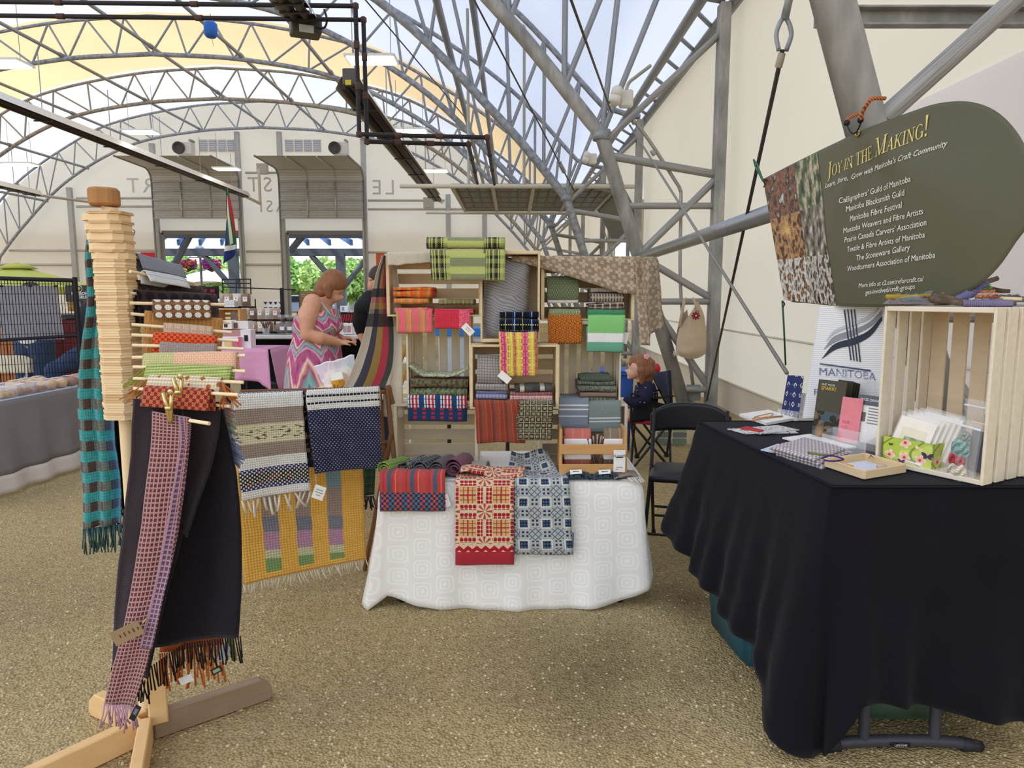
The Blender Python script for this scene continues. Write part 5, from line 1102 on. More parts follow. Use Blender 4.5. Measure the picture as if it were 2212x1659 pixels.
def rug1(c):
    s = c.ramp(c.v / .52, [(0, '#2b2f63'), (.075, '#e9e6dd'), (.20, '#a08f80'), (.335, '#ddd3ac'), (.50, '#a08f80'), (.61, '#e9e6dd'), (.705, '#2b2f63'), (.745, '#1d1d20'), (.845, '#2b2f63'), (.885, '#ece9e2')], True)
    a, b = (c.u / .0095), (c.v / .0085); w = (((a.fl() + b.fl()) * .5).fr().gt(.25))
    isn = c.v.band(.0, .039).mx(c.v.band(.366, .46)); x = c.mix(isn * w * (a.fr() - .5).abs().lt(.35), s, '#dfd8cc')
    bl = c.v.band(.19, .245) * c.noise(38, 'UV', 0, stretch=(1, 4, 1)).gt(.62); x = c.mix(bl * .85, x, '#1d1d20')
    rd = c.v.band(.387, .44) * c.noise(26, 'UV', 0).gt(.6); x = c.mix(rd * (1 - w) * .8, x, '#8c2430')
    return x
def rug2(c):
    a, b = (c.u / .017), (c.v / .016); w = (((a.fl() + b.fl()) * .5).fr().gt(.25)); d = (b.fr() - .5).abs().lt(.28) * (a.fr() - .5).abs().lt(.42)
    top = c.mix(d * ((b.fl() * .5).fr().gt(.25)), '#e9e5da', '#20233f')
    a2, b2 = (c.u / .009), (c.v / .009); w2 = (((a2.fl() + b2.fl()) * .5).fr().gt(.25)) * (a2.fr() - .5).abs().lt(.3) * (b2.fr() - .5).abs().lt(.22)
    return c.mix(c.v.gt(.118), top, c.mix(w2 * .9, '#2a2c4a', '#b9b9c4'))
def rug3(c):
    n = c.noise(20, 'UV', 2); base = c.mix(n, '#e2a53f', '#f0bf62')
    cols = (((c.u - .085) / .155).fr()); inb = cols.band(.12, .60) * c.u.band(.09, .56)
    seg = c.ramp((c.v + (c.u * -.1)) / .60, [(0, '#7f9aa0'), (.2, '#a48d7c'), (.46, '#7d7d86'), (.58, '#c08fa6'), (.73, '#d3cfa0'), (.80, '#7ea052'), (.94, '#d9a04a')], True)
    sp = c.noise(55, 'UV', 1, stretch=(1, 5, 1)); seg = c.mix((sp - .4) * 1.6, seg, '#8a8f9c')
    return c.mix(inb * c.v.lt(.56), base, seg)
rr = lambda n, f, k, a: cl(n, f, k, a, bd=.004)
def rug(label, m, TL, TR, BL, BR, D, parent=None, over=True, fr_=None, th=.009, fold=.006, uv=None, seed=0):
    P = [at(*TL, D[0]), at(*TR, D[1]), at(*BL, D[2]), at(*BR, D[3])]; t = thing('woven_rug', label, 'rug', (P[0] + P[1]) / 2, 'rugs on the drying rack')
    ln = (P[0] - P[2]).length; wd = (P[0] - P[1]).length
    def fn(u, v):
        if over and v < .12:                                          # lies over the rail, back edge first
            a = math.pi * (1 - v / .12); p = P[0].lerp(P[1], u); return p + V((.0, .026 - .026 * (1 - math.cos(math.pi - a)), .014 * math.sin(a) - (.10 * (a / math.pi - .75) * 4 if a > .75 * math.pi else 0)))
        k = (v - .12) / .88 if over else v
        p = P[0].lerp(P[1], u).lerp(P[2].lerp(P[3], u), k); return p + V((.004 * wob(k * 9, seed), -.026 * over - .012 * math.sin(k * 3.1) + fold * wob(u * 4, k * 5, seed), .006 * math.sin(u * 3.1) * k))
    rg_ = surf('rug', fn, 30, 50, m, t, (wd, ln * (1.0 / .88 if over else 1)), th)
    if fr_: fringe('fringe', [P[2].lerp(P[3], k / fr_[2]) + V((0, -.02 * over - .004, 0)) for k in range(fr_[2] + 1)], M(fr_[0], .9), rg_, fr_[1], fr_[3], seed + 3, sway=.3)
    return t
rug('yellow rug with three picture columns hanging lowest on the rack', rr('yellow_rug', rug3, 75, .4), (508, 985), (783, 985), (527, 1262), (790, 1206), (3.16, 3.46, 3.10, 3.42), over=False, fr_=('#d9ceb4', .055, 52, .003), seed=4)
rug('striped rag rug with blue, tan and cream bands on the rack', rr('striped_rag_rug', rug1, 100, .4), (508, 860), (656, 853), (528, 1078), (674, 1056), (3.0, 3.16, 2.97, 3.1), fr_=('#e0d6c2', .07, 13, .0055), seed=1)
rug('navy rug with white dotted top folded over the rack', rr('navy_rag_rug', rug2, 100, .4), (664, 852), (820, 843), (684, 1020), (828, 1008), (3.16, 3.36, 3.1, 3.32), seed=2)
rug('dark multicoloured rug edge showing between the striped and navy rugs', rr('dark_rag', lambda c: c.mix(c.noise(40, 'UV', 2).gt(.55), '#1b1b1e', c.mix(c.noise(20, 'UV', 1), '#8a2f38', '#6d7a55')), 110, .4), (648, 860), (676, 858), (655, 1010), (690, 1006), (3.2, 3.22, 3.2, 3.2), seed=3)
t = thing('green_tartan_scarf', 'green tartan scarf with dark fringe at the back corner of the rug rack', 'scarf', at(796, 1010, 3.5)); strip('cloth', [(778, 1000, 812, 998, 3.5, 3.5), (780, 1072, 808, 1068, 3.5, 3.5)], cl('green_tartan', plaid(st((.02, '#1f4a33'), (.004, '#8c2a30'), (.016, '#2a5a3d')), st((.02, '#1f4a33'), (.004, '#a03038'), (.02, '#17382a'))), 150), t, 8, 10, .003); fringe('fringe', [at(781 + 1.5 * k, 1072, 3.49) for k in range(18)], M('#1d1f2c', .9), t, .07, .0025, 3)
card('white card tag hanging off the striped rug', 689, 1064, 2.98, .05, .062, M('#ece9e3', .6), (0, .35, 0), group='price tags', lines=[(0, .012, .03, .003, '#777777'), (0, 0, .034, .003, '#777777'), (0, -.012, .02, .003, '#777777')]); tube('string', [at(680, 1025, 2.99), at(684, 1046, 2.985)], .001, M('#d9d2c2', .8), [o for o in bpy.data.objects if o.get('label', '').startswith('white card tag')][0], 4)
# ================================================================ BLACK TABLE, ITS GOODS, BANNER, CHAIRS
T2 = .885
def tp(px, py, dz=0.0): return gnd(px, py, T2 + dz)
CN = [(1.50, 3.21), (.864, 3.21), (.98, 2.10), (1.64, 2.10), (1.50, 3.21)]
blkc = mat('black_tablecloth', lambda c: (c.mix(c.noise(4, detail=3), '#111014', '#1a181f'), c.noise(220, detail=1)), rough=.95, spec=.08, bd=.001, sheen=.05)
bp = edge_path(CN, [lambda t: .35, lambda t: lerp(.36, .16, t) - .14 * max(0, t - .8) * 5, lambda t: .02 + .24 * min(1, max(0, t - .04) / .1) - .12 * t, lambda t: .15],
               [lambda t: .1, lambda t: .12 - .03 * t, lambda t: .05 + .02 * t, lambda t: .05], step=.015)
def bfold(s, t):
    q = t * t; s0 = s - .636
    cor = math.exp(-((s0 - 1.06) / .05) ** 2) * .07 + math.exp(-((s0 - 1.19) / .05) ** 2) * .06 - math.exp(-((s0 - 1.125) / .022) ** 2) * .06 + math.exp(-((s0 - .02) / .05) ** 2) * .03
    return q * (cor + .018 * math.sin(s0 * 21) + .012 * math.sin(s0 * 43 + 1) * (1 if s0 < 1 else .5) + .018 * math.exp(-((s0 - 1.33) / .03) ** 2)) + .006 * t * wob(s * 4, t * 3) + .009 * t * wob(s * 11, t * 7) + .004 * t * wob(s * 25, t * 12)
bt_ = thing('black_tablecloth', 'black tablecloth hanging nearly to the gravel over the tall craft table', 'tablecloth', (1.25, 2.65, T2))
skirt('skirt', bp, T2, blkc, bt_, bfold, 26, thick=.0025)
def btop(u, v):
    a = V((*CN[2], 0)).lerp(V((*CN[3], 0)), u); b = V((*CN[1], 0)).lerp(V((*CN[0], 0)), u); p = a.lerp(b, v); c = V((1.245, 2.65, 0)); p = c + (p - c) * 1.02
    return (p.x, p.y, T2 - .004 + .0015 * wob(u * 6, v * 6))
surf('top', btop, 14, 20, blkc, bt_, (.6, 1.1))
ft = thing('craft_table', 'tall adjustable folding table under the black cloth, its grey foot bar on the gravel', 'table', (1.25, 2.65, 0)); grl = M('#4a4b52', .45, .3)
mesh('table_top', [(x, y, z) for z in (T2 - .05, T2 - .012) for x, y in [(1.0, 2.13), (1.62, 2.13), (1.48, 3.18), (.885, 3.18)]], [(0, 1, 2, 3), (4, 7, 6, 5), (0, 4, 5, 1), (1, 5, 6, 2), (2, 6, 7, 3), (3, 7, 4, 0)], M('#cfcfca', .6), ft)
for y0, yy in ((2.115, 0), (3.0, 1)):
    xs = (at(1780, 1612, 2.11).x, at(2112, 1612, 2.11).x) if not yy else (1.0, 1.42); tube('foot_bar', cr([(xs[0], y0, .018), (lerp(xs[0], xs[1], .2), y0, .032), (lerp(xs[0], xs[1], .5), y0, .036), (lerp(xs[0], xs[1], .8), y0, .032), (xs[1], y0, .018)], 5), .0185, grl, ft, 10)
    for q in (0, 1): tube('foot_cap', [(xs[q] + (.05 if q == 0 else -.05), y0, .024), (xs[q] + (-.015 if q == 0 else .015), y0, .016)], [.024, .017], M('#2e2e33', .6), ft)
    for q in (.26, .72): rod('leg', (lerp(xs[0], xs[1], q), y0, .03), (lerp(xs[0], xs[1], q), y0 + .03, T2 - .05), .017, grl, ft, 12)
lx = at(1944, 1608, 2.094); bx = box('name_plate', (.062, .003, .013), lx + V((0, -.003, 0)), M('#1d1e22', .4), ft, bev=.001)
text('lettering', 'LIFETIME', M('#b9bcc2', .5), bx, lambda c: lx + V((c.x, -.006, c.y - .0035)), .0105, 'CENTER', bold=.0002)
def tote(label, corner, size, hx, rz=0, grp='storage totes under the black table'):
    t = thing('storage_tote', label, 'storage tote', corner, grp, rz); w, d, h = size; m_ = M(hx, .5); mw = Matrix.Translation(V(corner)) @ Matrix.Rotation(rz, 4, 'Z')
    bm = bmesh.new(); bmesh.ops.create_cube(bm, size=1); bmesh.ops.scale(bm, vec=size, verts=bm.verts); bmesh.ops.translate(bm, vec=(0, 0, h / 2), verts=bm.verts)
    for v in bm.verts:
        if v.co.z < .01: v.co.x *= .86; v.co.y *= .86
    bmesh.ops.bevel(bm, geom=list(bm.edges), offset=.025, segments=3, affect='EDGES'); from_bm('tub', bm, m_, t, True, mw)
    box('rim', (w + .02, d + .02, .025), (0, 0, h - .01), m_, t, mw=mw, bev=.008); box('lid', (w + .01, d + .01, .02), (0, 0, h + .012), m_, t, mw=mw, bev=.008)
tote('dark teal plastic tote glimpsed under the side hem of the black cloth', (1.03, 2.8, .002), (.32, .42, .34), '#2f5a68', .1); tote('pale olive tote just in front of the teal one under the black cloth', (1.015, 2.43, .002), (.2, .16, .36), '#7d8a5c', .1); tote('grey-green tote glimpsed above the foot bar of the black table', (1.33, 2.36, .002), (.36, .24, .3), '#5f7a62', 0)
# ---- tall crate standing on end
cz = T2 + .012; pL, pR = tp(1889, 1000), tp(2122, 1051); d = (pR - pL); d.z = 0; W_ = d.length; xd = d.normalized(); yd = V((-xd.y, xd.x, 0)); 
if yd.y < 0: yd = -yd
Lh = at(1905, 662, pL.y).z - T2
Rm = Matrix((V((0, 0, -1)), yd, xd)).transposed().to_4x4(); cm = (pL + pR) / 2 
cmx = Matrix.Translation((cm.x, cm.y, T2 + Lh / 2 + .001)) @ Rm
sidew = woodm('white_stained_slat', '#cfcdd2', '#e9e7ea', (9, 9, 2)); inw = woodm('weathered_inner_slat', '#bfa888', '#dcc9ab', (9, 9, 2))
bigc = crate('tall weathered white crate standing on end on the black table', cmx, Lh, W_ - .018, .27, mt=whitewv, nback=5, nside=4, gap=.017, group=None)
for o in KIDS(bigc):
    if o.name.startswith('back_slat'): o.data = o.data.copy(); o.data.materials[0] = inw
def loc(u, v, z): return cm + xd * ((u - .5) * W_) + yd * v + V((0, 0, z))     # inside the crate: across, depth, height
def lmw(u, v, z, rot=None):
    m_ = Matrix((xd, yd, V((0, 0, 1)))).transposed().to_4x4(); m_ = Matrix.Translation(loc(u, v, z)) @ m_; return m_ @ rot if rot else m_
fl_ = thing('floral_box', 'lime green card box with pink flowers and butterflies standing in the tall crate', 'box', loc(.33, .05, cz - T2))
def floral(c):
    p, x, y, z = c.coord('Object'); n = c.noise(9, detail=2)
    fx = (c.u / .052).fr() - .5; fy = (c.v / .05).fr() - .5; r = (fx * fx + fy * fy).sq(); th = fy.at2(fx + .0001); pet = r.lt((th * 5).cos() * .07 + .33)
    zone = ((c.u - .09).abs() / .075 + (c.v - .03).abs() / .06).lt(1.1) 
    base = c.mix(n.gt(.52), '#aec04a', '#c3d068'); vein = ((c.u * 60 + (c.v * 40).sin() * 2).sin()).gt(.965); base = c.mix(vein * .7, base, '#5f6f2c')
    f = c.mix(r.lt(.09), c.mix((r * 3).mn(1), '#e8896f', '#f2cfc0'), '#b5453f')
    return c.mix(pet * zone, base, f)
fm = mat('floral_print', floral, rough=.6)
w, dp, h = .172, .11, .085; q = lmw(.30, .065, .013)
def fwall(name, a, b): 
    a, b = V(a), V(b); surf(name, lambda u, v: q @ (a.lerp(b, u) + V((0, 0, h * v))), 4, 2, fm, fl_, ((a - b).length, h), .004, False)
fwall('front', (-w / 2, -dp / 2, 0), (w / 2, -dp / 2, 0)); fwall('side', (w / 2, -dp / 2, 0), (w / 2, dp / 2, 0)); fwall('back', (w / 2, dp / 2, 0), (-w / 2, dp / 2, 0)); fwall('side', (-w / 2, dp / 2, 0), (-w / 2, -dp / 2, 0)); box('base', (w, dp, .004), (0, 0, .002), M('#5a2f4a', .6), fl_, mw=q)
def butterfly(x, z, s, hx):
    for sg in (-1, 1): 
        prism('butterfly_wing', [(0, 0), (sg * .3 * s, .32 * s), (sg * .75 * s, .42 * s), (sg * .7 * s, .05 * s), (sg * .45 * s, -.1 * s), (sg * .5 * s, -.42 * s), (sg * .12 * s, -.3 * s)][::sg], .0008, M(hx, .6), fl_, mw=q @ Matrix.Translation((x, -dp / 2 - .0035, z)) @ Matrix.Rotation(math.pi / 2, 4, 'X'))
butterfly(.07, .045, .026, '#4a2f5a'); butterfly(-.015, .012, .016, '#6d2f6a'); butterfly(-.055, .062, .010, '#3a3a2c')
clr = mat('clear_sleeve', lambda c: ('#ffffff', c.noise(14, detail=3)), rough=.08, spec=.5, alpha=.14, bd=.01); crm = M('#e9e0d0', .7)
for k in range(5):
    t = thing('greeting_card', ['cream greeting card at the front of the floral box', 'cream card just behind the front one in the floral box', 'third cream card in the floral box', 'fourth cream card in the floral box, mostly hidden', 'cream card at the back of the floral box'][k], 'card', loc(.3, .03, .05), 'sleeved cards in the floral box')
    m_ = q @ Matrix.Translation((-.005 + .012 * k, -.028 + .014 * k, .082 + .004 * k)) @ Matrix.Rotation(-.38, 4, 'X') @ Matrix.Rotation(.12, 4, 'Y')
    box('card', (.125, .0015, .145), (0, 0, 0), crm, t, mw=m_, bev=0); 
    if k == 0: box('inset', (.085, .001, .10), (0, -.0014, -.012), M('#ded3b4', .7), t, mw=m_, bev=0); box('woven_panel', (.07, .001, .075), (.01, -.0022, -.03), cl('green_card_weave', lambda c: c.mix((((c.coord('Object')[1] + c.coord('Object')[3]) * 160).sin()).gt(.2), '#6f8f4a', '#a9bb7c'), 200), t, mw=m_, bev=0)
    box('sleeve', (.134, .004, .165), (0, -.001, .006), clr, t, mw=m_, bev=.0008)
def bag(label, u, v, z, w, h, rx, ry, fill, lab=None):
    t = thing('kit_bag', label, 'bag', loc(u, v, z), 'clear kit bags in the tall crate'); m_ = lmw(u, v, z) @ Matrix.Rotation(ry, 4, 'Y') @ Matrix.Rotation(rx, 4, 'X')
    surf('film', lambda a, b: m_ @ V(((a - .5) * w, -.012 * (1 - abs(2 * a - 1)) * (1 - b) ** .5 - .002 * wob(a * 9, b * 9), b * h)), 10, 14, clr, t); surf('film_back', lambda a, b: m_ @ V(((a - .5) * w, .012, b * h)), 4, 4, clr, t); box('zip_strip', (w, .003, .006), (0, 0, h - .02), M('#dfe3e6', .3), t, mw=m_)
    for (a, b, r, hx) in fill: 
        o = surf('yarn_bundle', lambda x, y: m_ @ V(((a - .5) * w + r * math.sin(y * 3.14) * math.cos(x * 6.28) * 1.2, r * .45 * math.sin(y * 3.14) * math.sin(x * 6.28), b * h + r * 1.3 * math.cos(y * 3.14) + .004 * math.sin(x * 30))), 16, 10, cl('yarn_' + hx[1:], lambda c: c.shade(hx, ((c.u * 400 + c.v * 200).sin() * .3 + .8)), 120), t, (.1, .1))
bag('clear kit bag with teal, red and cream yarn leaning in the tall crate', .76, .012, .012, .10, .19, .15, .14, [(.5, .5, .024, '#8fb4ac'), (.45, .28, .022, '#b53a40'), (.5, .1, .026, '#e3d6c0'), (.6, .7, .014, '#9aa7a2')])
bag('clear kit bag with grey cards standing behind the yarn bag in the tall crate', .74, .13, .012, .11, .23, .05, .06, [(.5, .2, .02, '#7d6a6a')]); t = thing('frame_loom', 'small wooden frame loom in a sleeve leaning at the crate edge', 'loom', loc(.85, .05, .012))
for a_ in (-.03, .03): box('bar', (.006, .006, .17), (a_, 0, .09), pine, t, mw=lmw(.85, .05, .012) @ Matrix.Rotation(.08, 4, 'Y'))
box('bar', (.066, .006, .006), (0, 0, .17), pine, t, mw=lmw(.85, .05, .012) @ Matrix.Rotation(.08, 4, 'Y')); box('card_back', (.055, .002, .13), (0, .004, .08), M('#5a5a66', .6), t, mw=lmw(.85, .05, .012) @ Matrix.Rotation(.08, 4, 'Y'))
# twig weavings on top of the crate
ztop = T2 + Lh + .012; twm = mat('twig_bark', lambda c: c.ramp(c.noise(30, detail=4), [(.3, '#4d4038'), (.6, '#6d5c4e'), (.8, '#8a7a68')]), rough=.9); yel = M('#a8902c', .6)
def twig(label, pts, r, m_=twm, wrap=None):
    P = cr([at(x, y, D) for x, y, D in pts], 6); t = thing('craft_twig', label, 'twig', P[0], 'twigs on the tall crate'); tube('twig', P, [r * (1.15 - .4 * k / len(P)) for k in range(len(P))], m_, t, 8)
    if wrap:
        a, b, hx = wrap; n = len(P); seg = P[int(a * n):int(b * n)]; coil = []
        for i in range(len(seg) - 1):
            for j in range(12):
                p = seg[i].lerp(seg[i + 1], j / 12); tt = (seg[i + 1] - seg[i]).normalized(); o1 = tt.orthogonal().normalized(); o2 = tt.cross(o1); an = (i * 12 + j) * 1.3; coil.append(p + (o1 * math.cos(an) + o2 * math.sin(an)) * r * 1.25)
        tube('yarn_wrap', coil, .0035, M(hx, .9), t, 5)
twig('grey twig fork wrapped with violet yarn rising above the tall crate', [(2020, 652, 2.3), (2060, 650, 2.3), (2100, 632, 2.3), (2125, 612, 2.28), (2155, 601, 2.28)], .010, wrap=(.3, .8, '#6d6a8f')); twig('long straight twig wrapped with purple yarn lying along the tall crate', [(2010, 645, 2.25), (2080, 655, 2.25), (2150, 656, 2.22), (2195, 656, 2.2)], .008, wrap=(.35, .95, '#7d7390')); twig('thick brown twig on the tall crate, slanting down', [(2013, 638, 2.32), (2060, 648, 2.3), (2095, 654, 2.28)], .012)
twig('pointed twig with cut end poking out past the weaving', [(2130, 622, 2.4), (2160, 628, 2.36), (2182, 629, 2.34)], .008); twig('yellow bamboo stick lying across the tall crate', [(1915, 641, 2.36), (1990, 640, 2.38), (2060, 633, 2.4), (2110, 627, 2.4)], .0065, yel); twig('pale thin stick beside the purple wrapped twig', [(2140, 644, 2.3), (2208, 646, 2.25)], .006, beech)
t = thing('twig_weaving', 'triangular rainbow weaving stretched in a forked twig on the tall crate', 'weaving', at(2130, 640, 2.3)); A_, B_, C_ = at(2105, 652, 2.29), at(2165, 650, 2.27), at(2128, 606, 2.28)
for k, hx in enumerate(('#7d8a9a', '#b5604a', '#d9b48a', '#d98a6a', '#6d9a4a', '#a9c05a', '#8fa06a')):
    v0 = k / 7; a_, b_ = A_.lerp(C_, v0), B_.lerp(C_, v0); n = 14; tube('woven_row', [a_.lerp(b_, j / n) + V((0, -.004 * (1 if j % 2 else -1), .002 * math.sin(j * 2))) + V((0, 0, .004)) for j in range(n + 1)], .0042, M(hx, .9), t, 6)
def yarnbag(label, px0, px1, py0, py1, D, cols):
    t = thing('yarn_bag', label, 'bag', at((px0 + px1) / 2, py1, D), 'bagged yarn on the tall crate'); a_, b_ = at(px0, py1, D), at(px1, py0, D); rnd = random.Random(px0)
    surf('film', lambda u, v: (lerp(a_.x, b_.x, u), D - .03 + .1 * v, lerp(a_.z, b_.z, math.sin(v * 3.14) * (.75 + .3 * wob(u * 6, v * 4)) * (1 - abs(2 * u - 1) ** 5)) + .002), 18, 10, clr, t)
    for hx in cols:
        pts = []
        for k in range(26): pts.append((lerp(a_.x, b_.x, .08 + .84 * rnd.random()), D + .05 * rnd.random(), lerp(a_.z, b_.z, .1 + .55 * rnd.random())))
        tube('yarn_strand', cr(pts, 4), .0035, M(hx, .9), t, 5)
yarnbag('clear bag of green and purple yarn lying on the tall crate', 1925, 2010, 630, 658, 2.36, ('#3f6a3c', '#6d3a5a', '#26462f', '#8a4a6a')); yarnbag('clear bag of dark green yarn behind the twig fork', 1990, 2100, 624, 650, 2.42, ('#2f6a3a', '#3f8a4a', '#5a4a6a')); yarnbag('dark bag of black yarn behind the twig weaving', 2150, 2230, 628, 655, 2.45, ('#1c1c20', '#26262c'))
# ---- goods on the black cloth
ppr = M('#efece4', .7); pink_p = M('#e0848a', .7)
def flat(name, label, pts, th, m_, cat, group=None, parent=None, z=0.0):
    P = [tp(x, y) for x, y in pts]; z0 = T2 + z; n = len(P); t = thing(name, label, cat, P[0], group) if parent is None else parent
    vs = [(p.x, p.y, z0) for p in P] + [(p.x, p.y, z0 + th) for p in P]; fs = [tuple(range(n))[::-1], tuple(range(n, 2 * n))] + [(i, (i + 1) % n, (i + 1) % n + n, i + n) for i in range(n)]
    mesh('sheet', vs, fs, m_, t); return t
t = flat('card_packet', 'flat packet of cream cards tied with raffia near the far end of the black table', [(1597, 899), (1655, 919), (1716, 908), (1660, 890)], .012, ppr, 'card packet'); 
tube('raffia_tie', [tp(1625, 909, .016), tp(1650, 902, .018), tp(1690, 899, .016)], .0035, M('#c08a50', .8), t); tube('raffia_bow', cr([tp(1625, 905, .016), tp(1640, 898, .02), tp(1670, 893, .022), tp(1655, 904, .018), tp(1630, 900, .018)], 5), .0025, M('#c08a50', .8), t)
for k, (pts, hx, lab) in enumerate((([(1571, 928), (1610, 938), (1725, 936), (1690, 924)], '#e9e4dc', 'white bookmark with black stitching lying at the bottom of its pile'), ([(1600, 928), (1640, 941), (1727, 932), (1680, 922)], '#dcd9d2', 'white bookmark with black stitching on top of the pile'), ([(1598, 930), (1640, 938), (1650, 935), (1612, 926)], '#b5343a', 'red bookmark peeping from the bookmark pile'))):
    t = flat('bookmark', lab, pts, .004, cl('bookmark_%d' % k, lambda c, hx=hx: c.mix(c.vor(60, 'Object', out='Distance').lt(.28) * (.9 if k < 2 else 0), hx, '#2a2a2c'), 100) if k < 2 else M(hx, .8), 'bookmark', 'bookmarks on the black table', z=.004 * k)
flat('foil_sheet', 'pale blue shiny sheet under the woven cloth stack', [(1643, 973), (1690, 983), (1720, 968), (1680, 960)], .003, M('#b9cce0', .25), 'sheet'); flat('paper_stack', 'loose white printed papers beside the clear brochure box', [(1690, 948), (1790, 976), (1850, 968), (1750, 940)], .006, ppr, 'paper')
wvm = cl('lilac_basketweave', lambda c: c.mix((((c.u / .008).fl() + (c.v / .008).fl()) * .5).fr().gt(.25), '#d8c8b0', '#8a86a0'), 140, .4); A_, B_, C_ = tp(1676, 982), tp(1775, 1012), tp(1850, 985)
for k in range(3):
    o = surf('woven_cloth', lambda u, v: A_.lerp(B_, u) + (C_ - B_) * v + V((-.008 * k, .012 * k, .008 + .010 * k + .004 * wob(u * 4, v * 4, k) - .006 * (1 - min(1, min(u, 1 - u, v, 1 - v) * 12)))), 22, 14, wvm, None, (.2, .16), .007); tag(o, ('lilac basketweave cloth at the bottom of the small stack', 'lilac basketweave cloth in the middle of the small stack', 'lilac basketweave cloth on top, with sprig and purple tie')[k], 'cloth', 'woven cloths on the black table')
t = thing('lavender_sprig', 'green sprig with purple tie lying on the lilac cloths', 'sprig', tp(1780, 985, .04)); tube('stem', [tp(1745, 978, .05), tp(1790, 984, .052)], .004, M('#6f7a4a', .9), t); tube('ribbon', cr([tp(1775, 990, .05), tp(1795, 984, .055), tp(1822, 992, .05), tp(1800, 996, .05), tp(1780, 994, .05)], 5), .003, M('#4a2a6a', .6), t)
t = thing('wooden_tray', 'shallow pale wooden tray with leaflets and a stone at the black table edge', 'tray', tp(1868, 1015)); c4 = [tp(1782, 1008), tp(1866, 1036), tp(1955, 1021), tp(1868, 996)]
for a_, b_ in zip(c4, c4[1:] + c4[:1]):
    dd = (b_ - a_); m_ = (a_ + b_) / 2; box('tray_side', (dd.length, .008, .028), (m_.x, m_.y, T2 + .015), pine, t, rot=math.atan2(dd.y, dd.x), bev=.0015)
mesh('tray_floor', [(p.x, p.y, T2 + .004) for p in c4], [(0, 1, 2, 3)], pine, t); ctr = sum(c4, V((0, 0, 0))) / 4
t2 = thing('leaflet', 'pale blue-white leaflet lying in the wooden tray', 'leaflet', ctr); mesh('sheet', [(*(ctr + (p - ctr) * .75).xy, T2 + .009) for p in c4], [(0, 1, 2, 3)], M('#d5d9e6', .6), t2); mesh('yellow_strip', [(*(ctr + (p - ctr) * .2 + (c4[0] - ctr) * .45).xy, T2 + .0105) for p in c4], [(0, 1, 2, 3)], M('#d9a23c', .6), t2)
o = surf('stone', lambda u, v: tp(1905, 1003, .03) + V((.018 * math.sin(v * 3.14) * math.cos(u * 6.28), .013 * math.sin(v * 3.14) * math.sin(u * 6.28), .010 * math.cos(v * 3.14) - .008)), 12, 8, M('#b9a58c', .6), None); tag(o, 'small pale stone resting on the leaflet in the wooden tray', 'stone')
acr = mat('clear_acrylic', col='#ffffff', rough=.05, spec=.6, alpha=.16)
def board(parent, name, p0, p1, z0, z1, m_, lean=0.0, th=.002):     # upright sheet between two table points
    d = (p1 - p0); d.z = 0; n = V((-d.y, d.x, 0)).normalized(); 
    if n.y < 0: n = -n
    f = lambda s, h, o: V((p0.x, p0.y, 0)) + d * s + V((0, 0, T2 + h)) + n * (lean * h + o)
    vs = [f(s, h, o) for o in (0, th) for s, h in ((0, z0), (1, z0), (1, z1), (0, z1))]
    mesh(name, vs, [(0, 1, 2, 3), (7, 6, 5, 4), (0, 4, 5, 1), (1, 5, 6, 2), (2, 6, 7, 3), (3, 7, 4, 0)], m_, parent, uv=[(s * d.length, h) for o in (0, 1) for s, h in ((0, z0), (1, z0), (1, z1), (0, z1))]); return lambda s, h, o=-.001: f(s, h, o)
def hz(px, py, base): return at(px, py, tp(*base).y).z - T2
nav = lambda c: c.mix((((c.u / .03).fr() - .5).abs() + ((c.v / .045).fr() - .5).abs()).band(.12, .30) * ((c.u * 300).sin() * (c.v * 300).sin()).gt(-.3), '#26305f', '#c9c3b4')
navm = mat('navy_motif_print', nav, rough=.6)
for k, (x0, x1, yb, yt, lab) in enumerate(((1686, 1700, 900, 810, 'navy patterned bookmark brochure at the front of the clear holder'), (1702, 1724, 904, 812, 'second navy patterned brochure in the clear holder'))):
    t = thing('brochure', lab, 'brochure', tp(x0, yb), 'navy brochures in the clear holder'); board(t, 'sheet', tp(x0, yb), tp(x1, yb + 3), .01, hz(x0, yt, (x0, yb)), navm, .16)
for k in range(4):
    t = thing('card_sheet', 'white ' + ('card nearest the navy brochures in the clear holder', 'second card behind the navy brochures', 'third card behind the navy brochures', 'rearmost card in the clear holder')[k], 'card', tp(1722 + 6 * k, 903), 'white cards in the clear holder'); board(t, 'sheet', tp(1716 + 6 * k, 900 + k), tp(1732 + 6 * k, 903 + k), .01, .115 - .006 * k, ppr, .22)
t = thing('card_holder', 'small clear acrylic card holder on the far part of the black table', 'holder', tp(1700, 905)); board(t, 'front_wall', tp(1678, 903), tp(1720, 910), 0, .045, acr, .05); board(t, 'back_wall', tp(1695, 893), tp(1755, 903), 0, .07, acr, .2); board(t, 'side_wall', tp(1720, 910), tp(1757, 903), 0, .045, acr, .0)
spk = thing('brochure', 'dark brochure titled find your spark standing in the clear acrylic box', 'brochure', tp(1780, 950))
def sparkp(c):
    n = c.noise(16, 'UV', 5); x = c.mix(n.gt(.55), '#2e2a20', '#7a5a38'); glow = ((c.u - .03) * (c.u - .03) * 3 + (c.v - .02) * (c.v - .02)).sq(); x = c.mix((1 - glow * 22).mx(0) * .9, x, '#e0a24a'); x = c.mix(c.vor(38, 'UV').gt(.55) * .5, x, '#55707a'); return c.mix(c.v.gt(.112), x, '#4a4636')
sb = (1752, 948); f_ = board(spk, 'cover', tp(1752, 945), tp(1812, 956), .012, hz(1765, 822, sb), mat('spark_brochure', sparkp, rough=.4), .14)
Hs = hz(1765, 822, sb); 
